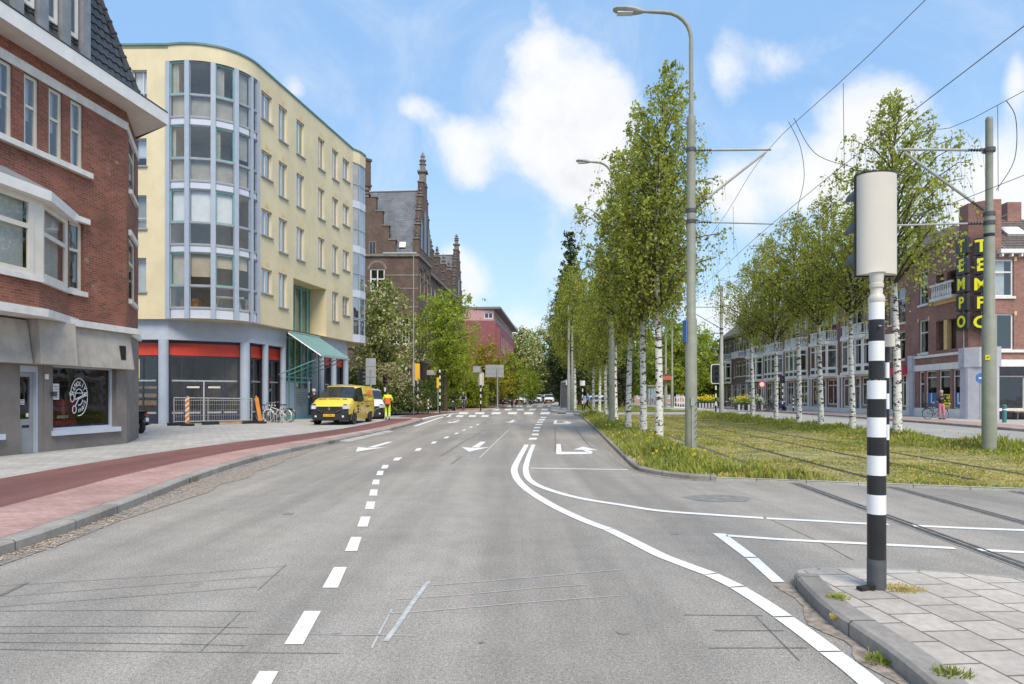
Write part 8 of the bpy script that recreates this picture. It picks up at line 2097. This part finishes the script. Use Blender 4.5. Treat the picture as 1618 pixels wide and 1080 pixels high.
# person leaning behind the van at the entrance
person('person in a black jacket with grey hair at the apartment entrance behind the yellow van', 'cloth_black', 'cloth_jeans', 'hair_grey', dict(chest=(0, .04, 1.30), el=(-.24, .12, 1.18), wl=(-.12, .28, 1.32), head=(0, .06, 1.66), top=(0, .05, 1.75)), (pos(496.5, 34.2, ZP)), R(60), 1.0)
# scooter rider and cyclist
sit = dict(hip=(0, -.3, .88), waist=(0, -.3, 1.02), chest=(0, -.24, 1.22), neck=(0, -.18, 1.42), chin=(0, -.16, 1.5), head=(0, -.15, 1.59), top=(0, -.16, 1.68), hl=(-.09, -.28, .86), kl=(-.14, .16, .78), al=(-.13, .1, .40), hr=(.09, -.28, .86), kr=(.14, .16, .78), ar=(.13, .1, .40), sl=(-.18, -.2, 1.34), el=(-.27, .0, 1.12), wl=(-.27, .24, 1.08), sr=(.18, -.2, 1.34), er=(.27, .0, 1.12), wr=(.27, .24, 1.08))
def helmet(t, J): add(t, 'helmet', 'black_paint', lambda mb: mb.lathe([(.145, -.10), (.15, 0), (.135, .07), (.09, .125), (.02, .14)], J['head'], 14), smooth=True)
person('scooter rider in dark clothes with a black helmet', 'cloth_black', 'cloth_navy', 'hair_dark', sit, (-5.62, 61.0, ZP), R(178), 1.0, extra=helmet)
cyc = bicycle('dark bicycle ridden by the grey-haired cyclist', 'car_dark', None); put(cyc, (-4.72, 61.2, ZP), R(-93))
sitb = dict(hip=(0, -.28, .96), waist=(0, -.26, 1.10), chest=(0, -.14, 1.30), neck=(0, -.04, 1.47), chin=(0, .0, 1.55), head=(0, .02, 1.64), top=(0, .0, 1.73), hl=(-.09, -.26, .94), kl=(-.12, .12, .66), al=(-.12, -.06, .30), hr=(.09, -.26, .94), kr=(.12, .16, .80), ar=(.12, .02, .42), sl=(-.18, -.1, 1.40), el=(-.30, .06, 1.18), wl=(-.27, .20, 1.09), sr=(.18, -.1, 1.40), er=(.30, .06, 1.18), wr=(.27, .20, 1.09))
person('grey-haired cyclist in a navy vest over pale sleeves riding on the red path', 'cloth_navy', 'cloth_jeans', 'hair_grey', sitb, (-4.72, 61.2, ZP), R(177), 1.0, extra=lambda t, J: [skin('sleeve', [('s', J['s' + q], .079, None), ('e', J['e' + q], .064, 's'), ('w', J['w' + q], .048, 'e')], 'cloth_grey', t) for q in 'lr'])
# walking man, woman with the bicycle
walk = dict(kl=(-.09, .22, .52), al=(-.09, .34, .10), hl=(-.08, 0, .90), kr=(.09, .02, .49), ar=(.09, -.36, .13), er=(.23, .12, 1.16), wr=(.18, .30, 1.02), el=(-.24, -.16, 1.15), wl=(-.22, -.12, .90))
person('man in a light blue shirt and black trousers walking over the crossing', 'cloth_blue', 'cloth_black', 'hair_dark', walk, pos(928.5, 60.5, ZP), R(86), 1.05)
person('woman in a dark jacket and pink trousers standing beside her bicycle', 'cloth_black', 'cloth_pink', 'hair_grey', dict(kl=(-.1, .08, .5), al=(-.1, .06, .09), er=(.28, .1, 1.2), wr=(.12, .24, 1.28), wl=(-.34, .2, 1.02), el=(-.3, .02, 1.18)), pos(1487.5, 38.0, ZP), R(170), .97)
person('person in a pale blue top bending over beside the planters across the track', 'cloth_blue', 'cloth_black', 'hair_dark', dict(chest=(0, .14, 1.16), neck=(0, .26, 1.32), chin=(0, .32, 1.37), head=(0, .36, 1.44), top=(0, .38, 1.53), sl=(-.18, .16, 1.26), el=(-.22, .3, 1.04), wl=(-.18, .42, .84), sr=(.18, .16, 1.26), er=(.22, .3, 1.04), wr=(.18, .42, .84)), pos(1199.5, 61.6, ZP), R(-100), .95)
for px, Y, lb, tp in ((902 - 110, 96, 'pedestrian in dark clothes under the trees beside the direction sign', 'cloth_black'), (798, 99, 'pedestrian in grey beside the parked cars under the trees', 'cloth_grey')):
    person(lb, tp, 'cloth_black', 'hair_dark', walk, pos(px, Y, ZP), R(200), 1.0)
bpy.context.view_layer.update()
# lettering as plain meshes
bpy.context.view_layer.update()
dg_ = bpy.context.evaluated_depsgraph_get()
for o in [o for o in sc.objects if o.type == 'FONT']:
    me = bpy.data.meshes.new_from_object(o.evaluated_get(dg_)); nm = o.name
    n = bpy.data.objects.new('lettering_mesh', me); COL.link(n); n.parent = o.parent; n.matrix_parent_inverse = o.matrix_parent_inverse.copy(); n.matrix_basis = o.matrix_basis.copy()
    bpy.data.objects.remove(o); n.name = nm
